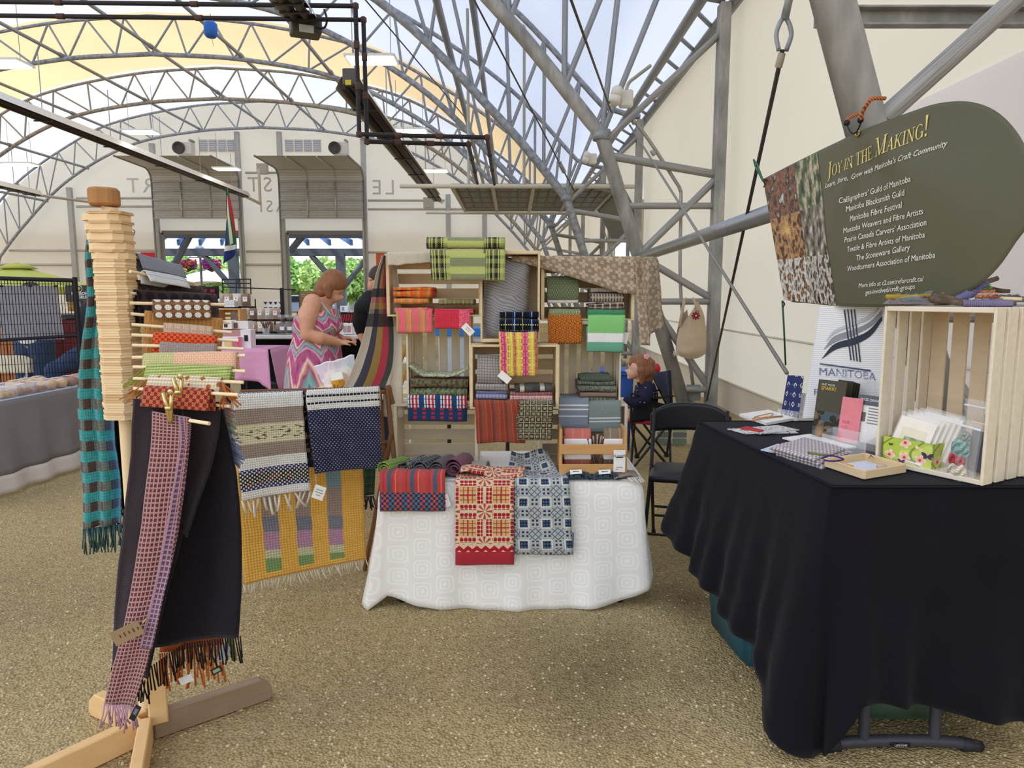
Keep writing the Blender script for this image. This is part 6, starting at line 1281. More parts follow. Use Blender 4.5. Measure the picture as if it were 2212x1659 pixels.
for s_, y_, z_, hx in (('FIND YOUR', Hs - .022, .011, '#dfe0d8'), ('SPARK!', Hs - .04, .021, '#d9b83c')): text('lettering', s_, M(hx, .6), spk, lambda c, y_=y_: f_(.12, 0) + (f_(1, 0) - f_(0, 0)).normalized() * c.x + (f_(0, y_ + c.y) - f_(0, 0)), z_, 'LEFT')
for k in range(4):
    t = thing('brochure', ('dark brochure', 'next dark brochure', 'dark brochure further back', 'rearmost dark brochure')[k] + ' stacked behind the spark one', 'brochure', tp(1812, 950), 'brochures stacked behind the spark one'); board(t, 'cover', tp(1792 + 5 * k, 943 - k), tp(1824 + 5 * k, 950 - k), .014, Hs - .004 - .004 * k, M('#3a3528', .5), .14)
pf = thing('flyer', 'pink flyer standing beside the spark brochure in the acrylic box', 'flyer', tp(1830, 955)); f_ = board(pf, 'sheet', tp(1806, 958), tp(1850, 966), .012, hz(1815, 858, (1806, 958)), pink_p, .16)
for s_, y_, z_ in (('FOR', .082, .016), ('LO', .062, .018)): text('lettering', s_, M('#b5606a', .7), pf, lambda c, y_=y_: f_(.15, 0) + (f_(1, 0) - f_(0, 0)).normalized() * c.x + (f_(0, y_ + c.y) - f_(0, 0)), z_, 'LEFT')
pdw = thing('flyer', 'white prize draw flyer with grey heading in the acrylic box', 'flyer', tp(1865, 955)); b0 = (1838, 962); Hp = hz(1850, 852, b0); f_ = board(pdw, 'sheet', tp(1838, 962), tp(1905, 976), .02, Hp, ppr, .16); ax = lambda s, h: f_(s, h, -.0015)
mesh('heading_band', [ax(0, Hp - .038), ax(1, Hp - .038), ax(1, Hp), ax(0, Hp)], [(0, 1, 2, 3)], M('#5f6468', .7), pdw)
text('lettering', 'PRIZE DRAW', M('#e9e9e6', .6), pdw, lambda c: f_(.08, 0, -.0025) + (f_(1, 0) - f_(0, 0)).normalized() * c.x + (f_(0, Hp - .022 + c.y) - f_(0, 0)), .0135); 
for k in range(6): mesh('print_line', [ax(.38, Hp - .05 - .011 * k), ax(.95, Hp - .05 - .011 * k), ax(.95, Hp - .046 - .011 * k), ax(.38, Hp - .046 - .011 * k)], [(0, 1, 2, 3)], M('#8a8a88', .7), pdw)
mesh('picture', [ax(.06, Hp - .1), ax(.32, Hp - .1), ax(.32, Hp - .065), ax(.06, Hp - .065)], [(0, 1, 2, 3)], M('#6d6d6a', .7), pdw)
t = thing('acrylic_box', 'clear acrylic ballot box in front of the brochures on the black table', 'box', tp(1830, 985)); fw = .062
board(t, 'front_wall', tp(1775, 972), tp(1868, 994), 0, fw, acr); board(t, 'side_wall', tp(1868, 994), tp(1893, 978), 0, fw, acr); board(t, 'back_wall', tp(1798, 955), tp(1893, 978), 0, fw, acr); board(t, 'side_wall', tp(1775, 972), tp(1798, 955), 0, fw, acr)
t = thing('metal_easel', 'tiny wire easel at the side of the acrylic box', 'easel', tp(1885, 990)); tube('wire', [tp(1874, 992, 0), tp(1881, 984, .045), tp(1888, 990, 0)], .002, steel, t)
# ---- corrugated poster with the guild emblem
pos = thing('corrugated_poster', 'curved white corrugated poster with a wave emblem and the word Manitoba', 'poster', tp(1780, 905)); pA, pB = V((1.30, 3.06, 0)), V((1.60, 2.85, 0)); dpo = 3.0
TLp, TRp, BLp, BRp = at(1770, 664, 3.03), at(1925, 655, 2.80), at(1733, 905, 3.02), at(1905, 905, 2.78)
BLp.z = max(BLp.z, T2 + .003)
def pfn(u, v, o=0):
    p = BLp.lerp(BRp, u).lerp(TLp.lerp(TRp, u), v); b = math.sin(u * 3.14); n = V((-.75, -.65, 0)); return p - n * (.03 * b) + n * o
psh = surf('sheet', pfn, 24, 70, mat('corrugated_sheet', lambda c: c.mix(((c.v * 58).fr()).lt(.3) * .55, '#e9e7e4', '#9a9ca4'), rough=.6), pos, (1, 1), .003)
def pp(px, py):                                                     # photograph position -> place on the sheet
    v = (905 - py) / 245; u = (px - lerp(1733, 1770, v)) / lerp(172, 155, v); return pfn(min(1, max(0, u)), v, .004)
def wave(name, top, bot, hx, n=20):
    T_, B_ = cr([V((*q, 0)) for q in top], 6), cr([V((*q, 0)) for q in bot], 6); k = min(len(T_), len(B_)); mesh(name, [pp(p.x, p.y) for p in T_[:k]] + [pp(p.x, p.y) for p in B_[:k]], [(i, i + 1, i + 1 + k, i + k) for i in range(k - 1)], M(hx, .6), psh)
wave('emblem_wave', [(1775, 772), (1800, 742), (1840, 730), (1875, 715), (1905, 685)], [(1775, 773), (1805, 753), (1845, 744), (1880, 726), (1905, 695)], '#2f3440'); wave('emblem_wave', [(1779, 752), (1800, 725), (1840, 712), (1875, 698), (1905, 672)], [(1779, 753), (1802, 737), (1840, 724), (1880, 706), (1905, 682)], '#8a8a90'); wave('emblem_wave', [(1783, 735), (1800, 712), (1838, 697), (1870, 685), (1900, 664)], [(1783, 736), (1802, 718), (1840, 703), (1875, 691), (1900, 668)], '#b9b9bd')
for k in range(4): mesh('emblem_thread', [pp(1820 + 7 * k, 668 + 0 * k), pp(1823 + 7 * k, 668), pp(1837 + 6.8 * k, 778 + 1.5 * k), pp(1834 + 6.8 * k, 778 + 1.5 * k)], [(0, 1, 2, 3)], M('#3a3d48', .6), psh)
mesh('emblem_rule', [pp(1771, 782), pp(1880, 800), pp(1880, 804), pp(1771, 785)], [(0, 1, 2, 3)], M('#4a4f66', .6), psh)
text('lettering', 'MANITOBA', M('#6d7390', .6), psh, lambda c: pp(1768 + c.x, 808 + c.x * .12 - c.y), 24, bold=0); text('lettering', 'FIBRE', M('#6d7390', .6), psh, lambda c: pp(1757 + c.x, 852 + c.x * .12 - c.y), 20)
hd = thing('plastic_sleeve', 'clear plastic sleeve with two ring holes in front of the poster', 'sleeve', pp(1840, 850)); o_ = lambda px, py: pp(px, py) + V((-.015, -.02, 0))
mesh('film', [o_(1806, 800), o_(1880, 804), o_(1890, 816), o_(1890, 880), o_(1806, 880)], [(0, 1, 2, 3, 4)], clr, hd)
for px, py in ((1819, 815), (1873, 820)): tube('ring_hole', [o_(px + 7 * math.cos(k * .6283), py + 7 * math.sin(k * .6283)) for k in range(11)], .0022, M('#d9dce0', .2), hd, 5)
# ---- olive banner
bP0 = at(1660, 520, 3.5); bP1 = at(1880, 400, 2.8); bd_ = (bP1 - bP0); bd_.z = 0; bd_.normalize(); bn = V((bd_.y, -bd_.x, 0)); 
if bn.y > 0: bn = -bn
gr0 = onpl(1855, 288, bP0, bn)
def bpt(px, py, o=0.0):
    p = onpl(px, py, bP0, bn); q = p - gr0; r = math.hypot(q.dot(bd_), q.z); a = math.atan2(q.z, q.dot(bd_))
    w = .022 * math.exp(-((a + 1.95) / .16) ** 2) - .02 * math.exp(-((a + 1.7) / .16) ** 2) + .024 * math.exp(-((a + .55) / .22) ** 2) - .012 * math.exp(-((a + 1.1) / .3) ** 2)
    return p + bn * (w * min(1, r * 5) * math.exp(-r * 1.1) * .5 + .01 * math.sin(q.dot(bd_) * 4) + o)
bmn = thing('olive_banner', 'olive green craft banner with rounded end hung on the truss leg', 'banner', gr0)
ol = [(1647, 387), (1700, 358), (1762, 327), (1810, 305), (1855, 284), (1915, 262), (1975, 241), (2030, 224), (2090, 219), (2140, 232), (2180, 262), (2212, 308), (2232, 365), (2240, 430), (2228, 480), (2199, 522), (2160, 578), (2110, 622), (2040, 650), (1960, 661), (1880, 663), (1803, 661), (1745, 655), (1700, 648), (1688, 600), (1672, 500)]
oc = cr([V((*p, 0)) for p in ol + ol[:1]], 4)[:-1]; oc = oc; ctr = V((1900, 450, 0)); vs = []; fs = []; n = len(oc); NR = 26
for j in range(NR + 1):
    for p in oc: q = ctr.lerp(p, j / NR); vs.append(bpt(q.x, q.y))
for j in range(NR):
    for i in range(n): fs.append((j * n + i, j * n + (i + 1) % n, (j + 1) * n + (i + 1) % n, (j + 1) * n + i))
olm = mat('olive_vinyl', lambda c: c.mix(c.noise(3), '#55533e', '#5d5b46'), rough=.38, spec=.4); o = mesh('vinyl', vs, fs, olm, bmn, smooth=True); vinyl = o; md = o.modifiers.new('t', 'SOLIDIFY'); md.thickness = .0015; md.offset = 0
def photo(k):
    hs = (('#3a342c', '#c9c5ba', '#8a5f48', '#1d1b1c'), ('#2a2a2c', '#8f8a80', '#5a6a4a', '#b9a88c'), ('#3f3a34', '#8a4a3a', '#b98a5a', '#1f1d1c'), ('#1f1f22', '#c9bfa8', '#6d6250', '#8f8a80'), ('#4a3a2c', '#b5794a', '#d9d0c0', '#2a2420'), ('#241f1d', '#6d5a48', '#c9c0b0', '#3a302a'))[k]
    def g(c):
        a = c.noise(4.5 + .5 * k, 'UV', 4, stretch=(1.0, .55, 1)); x = c.ramp(a, [(.35, hs[0]), (.48, hs[2]), (.56, hs[3]), (.66, hs[1])]); sh_ = c.noise(13, 'UV', 3)
        x = c.shade(x, sh_ * 1.0 + .5)
        if k == 2: r = ((c.u - .5) * (c.u - .5) + (c.v - .35) * (c.v - .35)).sq(); th = (c.v - .35).at2(c.u - .5); x = c.mix((1 - r * 4).mx(0) * ((th * 19).cos() * .5 + .6), x, '#f2c878')
        return x
    return mat('collage_photo_%d' % k, g, rough=.35)
for r in range(3):
    for q in range(2):
        def cf(u, v, r=r, q=q):
            t = (r + v) / 3; L = V((lerp(1648, 1690, t), lerp(388, 648, t), 0)); Rr = V((lerp(1762, 1803, t), lerp(328, 660, t), 0)); s = (q * .55 + u * (.55 if q == 0 else .45)); p = L.lerp(Rr, s); return bpt(p.x, p.y, .0025)
        surf('collage_photo', cf, 8, 10, photo(r * 2 + q), bmn, (1, 1))
crt = M('#e9e6da', .6); 
def zc_(p): return 1560 + p[0] / 3.317, 180 + p[1] / 3.317
def bline(body, a, b, m_, k=1.0, shear=0, ital=0):
    (x0, y0), (x1, y1) = zc_(a), zc_(b); P0, P1 = onpl(x0, y0, bP0, bn), onpl(x1, y1, bP0, bn); cu = bpy.data.curves.new('m', 'FONT'); cu.body = body; o = bpy.data.objects.new('m', cu); COL.objects.link(o); bpy.context.view_layer.update(); W = o.dimensions.x; bpy.data.objects.remove(o)
    s = (P1 - P0) / W; L = s.length
    def f(c):
        p = P0 + s * c.x + V((0, 0, 1)) * (c.y * L * k); q = (p - V((0, 0, CAMH))); yy = q.y * CP - q.z * SP; zz = q.y * SP + q.z * CP
        return bpt(CX + F * q.x / yy, CY - F * zz / yy, .004)
    text('lettering', body, m_, vinyl, f, 1.0, shear=ital)
bline("Learn, Share, Grow with Manitoba's Craft Community", (730, 752), (1632, 452), crt, .95, ital=.25)
for s_, a_, b_ in (("Calligraphers' Guild of Manitoba", (845, 862), (1383, 705)), ("Manitoba Blacksmith Guild", (880, 922), (1327, 804)), ("Manitoba Fibre Festival", (908, 992), (1303, 893)), ("Manitoba Weavers and Fibre Artists", (860, 1075), (1465, 937)), ("Prairie Canada Carvers' Association", (868, 1143), (1487, 1017)), ("Textile & Fibre Artists of Manitoba", (890, 1210), (1476, 1104)), ("The Stoneware Gallery", (965, 1272), (1363, 1195)), ("Woodturners Association of Manitoba", (893, 1348), (1550, 1250)), ("More info at c2.centreforcraft.ca/", (985, 1465), (1460, 1417)), ("get-involved/craft-groups", (1037, 1515), (1400, 1471))): bline(s_, a_, b_, crt)
# serif capitals for the heading, drawn as thick and thin strokes on a unit cap height
def Q(x0, y0, x1, y1, w): return [(x0 - w / 2, y0), (x0 + w / 2, y0), (x1 + w / 2, y1), (x1 - w / 2, y1)]
def H_(x0, x1, y, w=.045): return [(x0, y), (x1, y), (x1, y + w), (x0, y + w)]
def sf(x, y, w=.17): return H_(x - w, x + w, y if y < .5 else y - .045)
def ring(cx, rx, a0, a1, n=26):
    o = []
    for k in range(n):
        t0, t1 = lerp(a0, a1, k / n), lerp(a0, a1, (k + 1) / n); f = lambda t, q: (cx + (rx - q * (.13 * abs(math.cos(t)) + .03)) * math.cos(t), .5 + (.52 - q * .05) * math.sin(t)); o.append([f(t0, 0), f(t1, 0), f(t1, 1), f(t0, 1)])
    return o
TK, TN = .13, .05
GL = {'I': (.42, [Q(.2, 0, .2, 1, TK), sf(.2, 0), sf(.2, 1)]), 'T': (.8, [Q(.4, 0, .4, 1, TK), sf(.4, 0), H_(.02, .78, .955), Q(.05, .78, .02, 1, TN), Q(.75, .78, .78, 1, TN)]), 'H': (.9, [Q(.2, 0, .2, 1, TK), Q(.7, 0, .7, 1, TK), H_(.2, .7, .48), sf(.2, 0), sf(.2, 1), sf(.7, 0), sf(.7, 1)]), 'E': (.72, [Q(.2, 0, .2, 1, TK), H_(.04, .64, .955), H_(.04, .66, 0), H_(.2, .5, .49), Q(.64, 0, .66, .22, TN), Q(.62, .8, .64, 1, TN), Q(.5, .4, .5, .62, TN)]), 'N': (.95, [Q(.18, 0, .18, 1, TN), Q(.76, 0, .76, 1, TN), Q(.76, 0, .2, 1, TK), sf(.18, 0), sf(.16, 1, .12), sf(.76, 1)]), 'M': (1.15, [Q(.16, 0, .2, 1, TN), Q(.95, 0, .9, 1, TK), Q(.55, 0, .2, 1, TK), Q(.55, 0, .9, 1, TN), sf(.16, 0, .14), sf(.95, 0), sf(.17, 1, .13), sf(.92, 1, .14)]), 'A': (.85, [Q(.12, 0, .42, 1, TN), Q(.72, 0, .42, 1, TK), H_(.24, .6, .33), sf(.12, 0, .13), sf(.72, 0, .15)]), 'K': (.92, [Q(.2, 0, .2, 1, TK), Q(.22, .42, .7, 1, TN), Q(.76, 0, .36, .62, TK), sf(.2, 0), sf(.2, 1), sf(.72, 1, .13), sf(.78, 0, .14)]), 'Y': (.82, [Q(.4, 0, .4, .5, TK), Q(.4, .45, .12, 1, TK), Q(.4, .45, .7, 1, TN), sf(.4, 0), sf(.13, 1, .14), sf(.7, 1, .12)]), 'O': (.95, ring(.46, .42, 0, 6.2832)), 'G': (.95, ring(.46, .42, .75, 5.75) + [Q(.78, .05, .78, .42, TK), H_(.58, .92, .40)]), 'J': (.5, [Q(.24, -.05, .24, 1, TK), sf(.24, 1), Q(.05, -.25, .24, -.05, TK * .8)]), '!': (.35, [[(.12, .3), (.18, .3), (.24, 1.05), (.06, 1.05)], [(.08, 0), (.22, 0), (.22, .13), (.08, .13)]])}
hv = []; hf = []; x = 0; P0, P1 = onpl(*zc_((752, 676)), bP0, bn), onpl(*zc_((1503, 373)), bP0, bn); seq = []
for ch, s_ in [('J', 1), ('O', .72), ('Y', .72), (' ', 1), ('I', .72), ('N', .72), (' ', .8), ('T', .8), ('H', .8), ('E', .8), (' ', 1)] + [('M', 1.12), ('A', .8), ('K', .8), ('I', .8), ('N', .8), ('G', .8), ('!', 1.1)]:
    if ch == ' ': x += .3 * s_; continue
    seq.append((ch, x, s_)); x += GL[ch][0] * s_
dv = (P1 - P0) / x
for ch, x0, s_ in seq:
    for pl in GL[ch][1]:
        k = len(hv)
        for a_, b_ in pl:
            p = P0 + dv * (x0 + a_ * s_) + V((0, 0, b_ * s_ * dv.length * 1.12)); q_ = p - V((0, 0, CAMH)); yy = q_.y * CP - q_.z * SP; zz = q_.y * SP + q_.z * CP; hv.append(bpt(CX + F * q_.x / yy, CY - F * zz / yy, .004))
        hf.append(tuple(range(k, k + len(pl))))
mesh('heading_lettering', hv, hf, M('#e3cf7a', .5), vinyl)
brs = mat('brass', col='#c9a85a', rough=.25, metal=.9); g0 = bpt(1855, 288, .006)
tube('grommet', [g0 + bd_ * .011 * math.cos(k * .628) + V((0, 0, .011 * math.sin(k * .628))) for k in range(11)], .004, brs, bmn, 6)
bu = thing('bungee_cord', 'orange bungee cord tying the banner grommet to the thick truss leg', 'bungee', g0); blw = M('#1d1c1c', .4)
tube('hook', cr([bpt(1838, 268, .02), bpt(1843, 280, .02), bpt(1851, 289, .02), bpt(1862, 283, .02), bpt(1872, 262, .02)], 5), .0032, blw, bu, 6)
orc = mat('orange_braid', lambda c: c.mix(((c.coord('Object')[3] * 600 + c.coord('Object')[1] * 500).sin()).gt(.3), '#c8713a', '#6d3a24'), rough=.8); tube('cord', cr([bpt(1872, 262, .025), bpt(1884, 240, .035), bpt(1896, 226, .04), bpt(1903, 214, .03), bpt(1905, 212, -.02)], 5), .007, orc, bu); tube('cord', cr([bpt(1838, 268, .02), bpt(1836, 256, .01), bpt(1838, 245, -.03)], 5), .007, orc, bu); lathe('knot', [(.004, -.012), (.012, -.006), (.012, .006), (.004, .012)], blw, bu, bpt(1838, 266, .02), 8); lathe('knot', [(.004, -.012), (.012, -.006), (.012, .006), (.004, .012)], blw, bu, bpt(1872, 260, .025), 8)
gc = M('#3f6a55', .8)
def tie(label, pts, m_=gc):
    P = [at(*p) for p in pts]; t = thing('cord_tie', label, 'cord', P[0], 'green cords holding the banner'); tube('cord', P, .0045, m_, t, 6); tube('hook', cr([P[-1], P[-1] + V((.012, 0, -.015)), P[-1] + V((.004, 0, -.03))], 4), .003, blw, t, 5)
tie('green cord loop tying the upper banner corner to the wire rope', [(1648, 389, 3.54), (1636, 356, 3.82), (1628, 345, 3.93), (1631, 358, 3.9), (1648, 391, 3.54)]); tie('dark green cord running from the lower banner corner down to the steel rod', [(1697, 788, 3.7), (1693, 700, 3.5), (1690, 650, 3.42)])
# ---- black folding chair
ck = M('#1b1b1d', .42, 0, .45); fc = thing('folding_chair', 'black padded folding chair tucked behind the black table', 'chair', (.98, 3.85, 0))
mw = Matrix.Translation((1.0, 3.92, 0)) @ Matrix.Rotation(-.28, 4, 'Z')
for s in (-1, 1):
    tube('front_leg', [mw @ V(p) for p in ((s * .205, .14, .80), (s * .21, .06, .45), (s * .225, -.22, .008))], .011, ck, fc); tube('rear_leg', [mw @ V(p) for p in ((s * .19, -.12, .43), (s * .20, .22, .008))], .010, ck, fc)
    for q in (-.22, .22): lathe('foot_cap', [(.014, 0), (.014, .03), (.011, .034)], ck, fc, mw @ V((s * (.225 if q < 0 else .20), q, .0)), 10)
for y, z in ((-.165, .135), (.14, .15), (.09, .22)): rod('crossbar', mw @ V((-.205, y, z)), mw @ V((.205, y, z)), .008, ck, fc)
surf('seat', lambda u, v: mw @ V(((u - .5) * .40 * (1 - .08 * v), -.21 + .36 * v, .445 + .02 * (1 - abs(2 * u - 1) ** 4) * (1 - abs(2 * v - 1) ** 4))), 16, 14, ck, fc, (1, 1), -.03)
surf('backrest', lambda u, v: mw @ V(((u - .5) * .45, .155 + .035 * (1 - (2 * u - 1) ** 2), .655 + .175 * v * (1 - .42 * abs(2 * u - 1) ** 3.2) + .015 * (1 - v) * (1 - (2 * u - 1) ** 2))), 22, 8, ck, fc, (1, 1), .028)
# ---- canvas bag on the strut, camp chair, bins
bg = thing('canvas_bag', 'beige canvas shoulder bag with a red flower hanging on the truss strut', 'bag', at(1493, 660, 8.75)); cv = cl('beige_canvas', lambda c: c.mix(c.noise(5), '#b9a283', '#cdb89a'), 200, .2); A_, B_ = at(1458, 775, 8.72), at(1529, 668, 8.72)
def bagf(s):
    def f(u, v):
        a = 2 * u - 1; w = (B_.x - A_.x) / 2 * (1 - .25 * abs(2 * v - .7) ** 3 - .15 * v); top = lerp(A_.z, B_.z, v) + (.10 * a * (v) if s > 0 else -.05 * v * (1 - a * a) * 3); top += .06 * (1 - v) ** 3 * a * a
        return ((A_.x + B_.x) / 2 + a * w, 8.72 - s * (.11 * (1 - a * a) ** .5 * (1 - v * .7) * min(1, v * 5 + .3) + .01) + .012 * wob(u * 6, v * 6, s), top)
    return f
surf('front', bagf(1), 18, 18, cv, bg, (.4, .4)); surf('back', bagf(-.6), 12, 12, cv, bg, (.4, .4))
tube('strap', [at(1468, 705, 8.66), at(1478, 650, 8.72), at(1481, 645, 8.78)], .018, cv, bg, 6); tube('strap', [at(1508, 672, 8.66), at(1500, 650, 8.72), at(1497, 645, 8.78)], .018, cv, bg, 6)
P = at(1503, 682, 8.55)
for k in range(8): a_ = k * .785; rod('flower_petal', P, P + V((.05 * math.cos(a_), 0, .05 * math.sin(a_))), .011, M('#8a2432', .8), bg, 6)
lathe('flower_button', [(.004, -.008), (.012, 0), (.004, .008)], ppr, bg, P + V((0, -.012, 0)), 8); fringe('fringe', [at(1456 + 1.2 * k, 758, 8.7) for k in range(14)], M('#d9d0c0', .8), bg, .07, .004, 3)
nv = cl('navy_nylon', lambda c: c.mix(c.noise(5), '#1c2240', '#262d52'), 200, .15, .6); cc = thing('camp_chair', 'navy folding camp chair the girl is sitting in', 'chair', at(1405, 1000, 5.85))
X0 = lambda px, py, D: at(px, py, D)
ft_ = {'a': X0(1362, 1010, 5.72), 'b': X0(1376, 980, 6.25), 'c': X0(1449, 1000, 5.8), 'd': X0(1440, 978, 6.3)}
for k_ in ft_: ft_[k_].z = .012
up = {'a': X0(1358, 868, 5.75), 'b': X0(1368, 862, 6.2), 'c': X0(1447, 800, 5.78), 'd': X0(1408, 806, 6.25)}
st_ = {'a': V((ft_['a'].x - .0, 5.75, .42)), 'b': V((ft_['b'].x - .03, 6.2, .42)), 'c': V((ft_['c'].x, 5.78, .44)), 'd': V((ft_['d'].x, 6.25, .44))}
for a_, b_ in (('a', 'c'), ('c', 'a'), ('b', 'd'), ('d', 'b'), ('a', 'b'), ('b', 'a'), ('c', 'd'), ('d', 'c')): rod('leg', ft_[a_], st_[b_], .011, ck, cc, 8)
for k_ in ft_: rod('arm_post', st_[k_], up[k_] if k_ in 'cd' else V((st_[k_].x, st_[k_].y, .66)), .011, ck, cc, 8); lathe('foot_cap', [(.02, -.012), (.024, 0), (.016, .03)], ck, cc, ft_[k_], 8)
def quadsurf(name, a, b, c, d, m_, parent, sag=.0, n=8, th=.006): return surf(name, lambda u, v: a.lerp(b, u).lerp(d.lerp(c, u), v) + V((0, 0, -sag * math.sin(u * 3.14) * math.sin(v * 3.14))), n, n, m_, parent, (.5, .5), th)
quadsurf('seat', st_['a'], st_['c'], st_['d'], st_['b'], M('#16161a', .8), cc, .07); quadsurf('backrest', V((st_['c'].x, st_['c'].y, .46)), V((st_['d'].x, st_['d'].y, .46)), up['d'], up['c'], nv, cc, 0)
for a_, b_ in (('a', 'c'), ('b', 'd')):
    if a_ == 'a': quadsurf('side_panel', st_['a'] + V((0, -.01, .0)), st_['c'] + V((0, -.01, 0)), V((st_['c'].x, 5.77, .55)), V((st_['a'].x + .03, 5.74, .63)), M('#16161a', .8), cc, 0)
    p_, q_ = V((st_[a_].x, st_[a_].y, .665)), V((st_[b_].x, st_[b_].y, .64)); surf('armrest', lambda u, v: p_.lerp(q_, u) + V((0, (v - .5) * .08, -.03 * math.sin(u * 3.1))), 8, 3, M('#16161a', .8), cc, (1, 1), .006)
tote('royal blue plastic tote beside the upright crate, next to the girl', (at(1322, 870, 6.6).x, 6.6, .002), (.34, .4, .75), '#2f5aa8', 0, None); cb = thing('clear_bin', 'clear plastic bin of green packets on the ground behind the camp chair', 'bin', at(1445, 968, 6.9)); C_ = at(1448, 968, 6.9); C_.z = .002
box('tub', (.34, .3, .2), C_ + V((0, 0, .102)), clr, cb, bev=.02); box('lid', (.36, .32, .015), C_ + V((0, 0, .21)), M('#c9d3cf', .4, alpha=.6), cb)
for k in range(3):
    for j in range(2): box('packet', (.13, .05, .045), C_ + V((-.08 + .15 * j, -.08, .035 + .06 * k)), M(('#4a6a4a', '#3a4a3c', '#8a9a6a')[k], .6), cb)
t = thing('red_charm', 'small red charm hanging on the steel rod behind the camp chair', 'charm', at(1419, 796, 7.5)); lathe('charm', [(.005, -.05), (.035, -.03), (.04, .01), (.015, .05)], M('#b5202c', .5), t, at(1419, 796, 7.5), 8)
# ================================================================ ROOF FITTINGS
dkm = M('#3b3230', .5, .3); refl = M('#dcd8ce', .4, .3)
def heater(label, a, b, w, side=1, tubes_=2, ext=0):
    A, B = V(a), V(b); t = thing('tube_heater', label, 'heater', A, 'radiant tube heaters'); d = (B - A).normalized(); s = V((1, 0, 0))
    for q in (-1, 1): tube('burner_tube', [A + s * (q * w * .22), B + s * (q * w * .22)], w * .17, dkm, t, 8)
    mesh('reflector', [p + s * x + V((0, 0, z)) for p in (A, B) for x, z in ((-w * .62, -.02), (-w * .35, w * .45), (w * .35, w * .45), (w * .62, -.02))], [(0, 1, 5, 4), (1, 2, 6, 5), (2, 3, 7, 6)], refl, t)
    n = 6
    for k in range(n): p = A.lerp(B, (k + .5) / n); rod('hanger', p + V((0, 0, w * .4)), p + V((0, 0, 1.6)), .012, steel, t, 5); box('bracket', (w * 1.1, .05, .03), p + V((0, 0, -w * .15)), dkm, t, bev=0)
    return t, d
h1, _ = heater('long radiant heater hanging over the far aisle, pointing at the flag', at(-260, 120, 14.2), at(530, 424, 33.5), .42)
e = at(530, 424, 33.5); f = at(562, 440, 35.5); rod('flue', e, f, .07, M('#c9c2b4', .5), h1); rod('flue', f, (f.x, f.y, at(565, 365, 35.5).z), .07, M('#c9c2b4', .5), h1); box('flue_box', (.5, .3, .5), at(567, 365, 36.3), M('#a9a498', .5), h1)
h2, _ = heater('short pale radiant heater near the umbrella side of the tent', at(-160, 366, 22.5), at(80, 421, 29.5), .4)
rod('flue', at(80, 421, 29.5), at(205, 438, 35.5), .06, M('#b5aea2', .5), h2); box('flue_box', (.5, .3, .5), at(207, 436, 36.2), M('#a9a498', .5), h2)
h3, _ = heater('dark radiant heater slanting down behind the vertical black pipes', at(757, 190, 13.9), at(945, 432, 30), .46)
box('control_box', (.24, .3, .3), at(757, 170, 13.9), M('#5d5a55', .5, .2), h3, bev=.02); box('warning_label', (.11, .01, .09), at(752, 178, 13.7), M('#d9c23a', .6), h3, bev=0)
rod('flue', at(945, 432, 30), at(955, 437, 35), .06, M('#b5aea2', .5), h3); box('flue_box', (.5, .3, .5), at(926, 438, 36.3), M('#a9a498', .5), h3)
h4, _ = heater('nearest radiant heater with grey burner box, cut by the top of the view', at(560, -80, 8.2), at(655, 42, 10.6), .36)
box('control_box', (.42, .34, .26), at(660, 56, 10.7), M('#55534f', .5, .3), h4, rot=.4, bev=.02); box('rating_plate', (.2, .01, .1), at(662, 62, 10.5), M('#c9c5ba', .6), h4, rot=.4, bev=0); tube('cable', cr([at(678, 60, 10.6), at(700, 60, 10.6), at(706, 42, 10.6), at(700, 20, 10.6)], 5), .015, dkm, h4, 6)
def pipe(label, pts, r, D): 
    P = [at(*p) for p in pts]; t = thing('gas_pipe', label, 'pipe', P[0], 'black gas pipes'); elb = M('#5a4038', .6)
    for a, b in zip(P, P[1:]): rod('pipe', a, b, r, M('#2f2a2b', .5), t, 10)
    for p in P[1:-1]: lathe('elbow', [(r * .5, -r * 1.5), (r * 1.45, -r * .9), (r * 1.45, r * .9), (r * .5, r * 1.5)], elb, t, p, 10)
    for a, b in zip(P, P[1:]):
        for q in (.3, .62): c = a.lerp(b, q); d = (b - a).normalized(); rod('coupling', c - d * .05, c + d * .05, r * 1.3, elb, t, 10)
pipe('upper black gas pipe crossing overhead, turning down and out toward the side door', [(-150, 2, 10.3), (768, 13, 10.3), (776, 290, 10.3), (1052, 297, 10.6), (1068, 398, 14.9)], .031, 10)
pipe('lower black gas pipe with its drop just beside the upper one', [(-150, 32, 10.4), (785, 43, 10.4), (793, 306, 10.4), (1012, 312, 10.7), (1031, 396, 14.9)], .031, 10)
ledm = mat('led_tube', col='#ffffff', emit=('#ffffff', 3.0))
for k, (px, py, D, lab) in enumerate(((305, 288, 24, 'lit ceiling light to one side of the gable fan'), (490, 367, 30, 'lit ceiling light in front of the flag door'), (885, 286, 22, 'lit ceiling light beside the long black heater, halfway'), (803, 134, 15.5, 'lit ceiling light by the two vertical black pipes'), (940, 371, 29, 'lit ceiling light near the LE lettering'), (5, 142, 16, 'lit ceiling light at the peach panel, cut by the view edge'), (45, 358, 26, 'ceiling light over the umbrella'))):
    C_ = at(px, py, D); t = thing('ceiling_light', lab, 'light', C_, 'hanging ceiling lights'); box('housing', (1.05, .6, .05), C_ + V((0, 0, .06)), M('#e9e6de', .4), t)
    for q in range(4): box('lamp_strip', (.95, .07, .03), C_ + V((0, -.21 + .14 * q, .02)), ledm, t, bev=0)
    for q in (-.4, .4): rod('chain', C_ + V((q, 0, .08)), C_ + V((q, 0, 1.5)), .008, steel, t, 4)
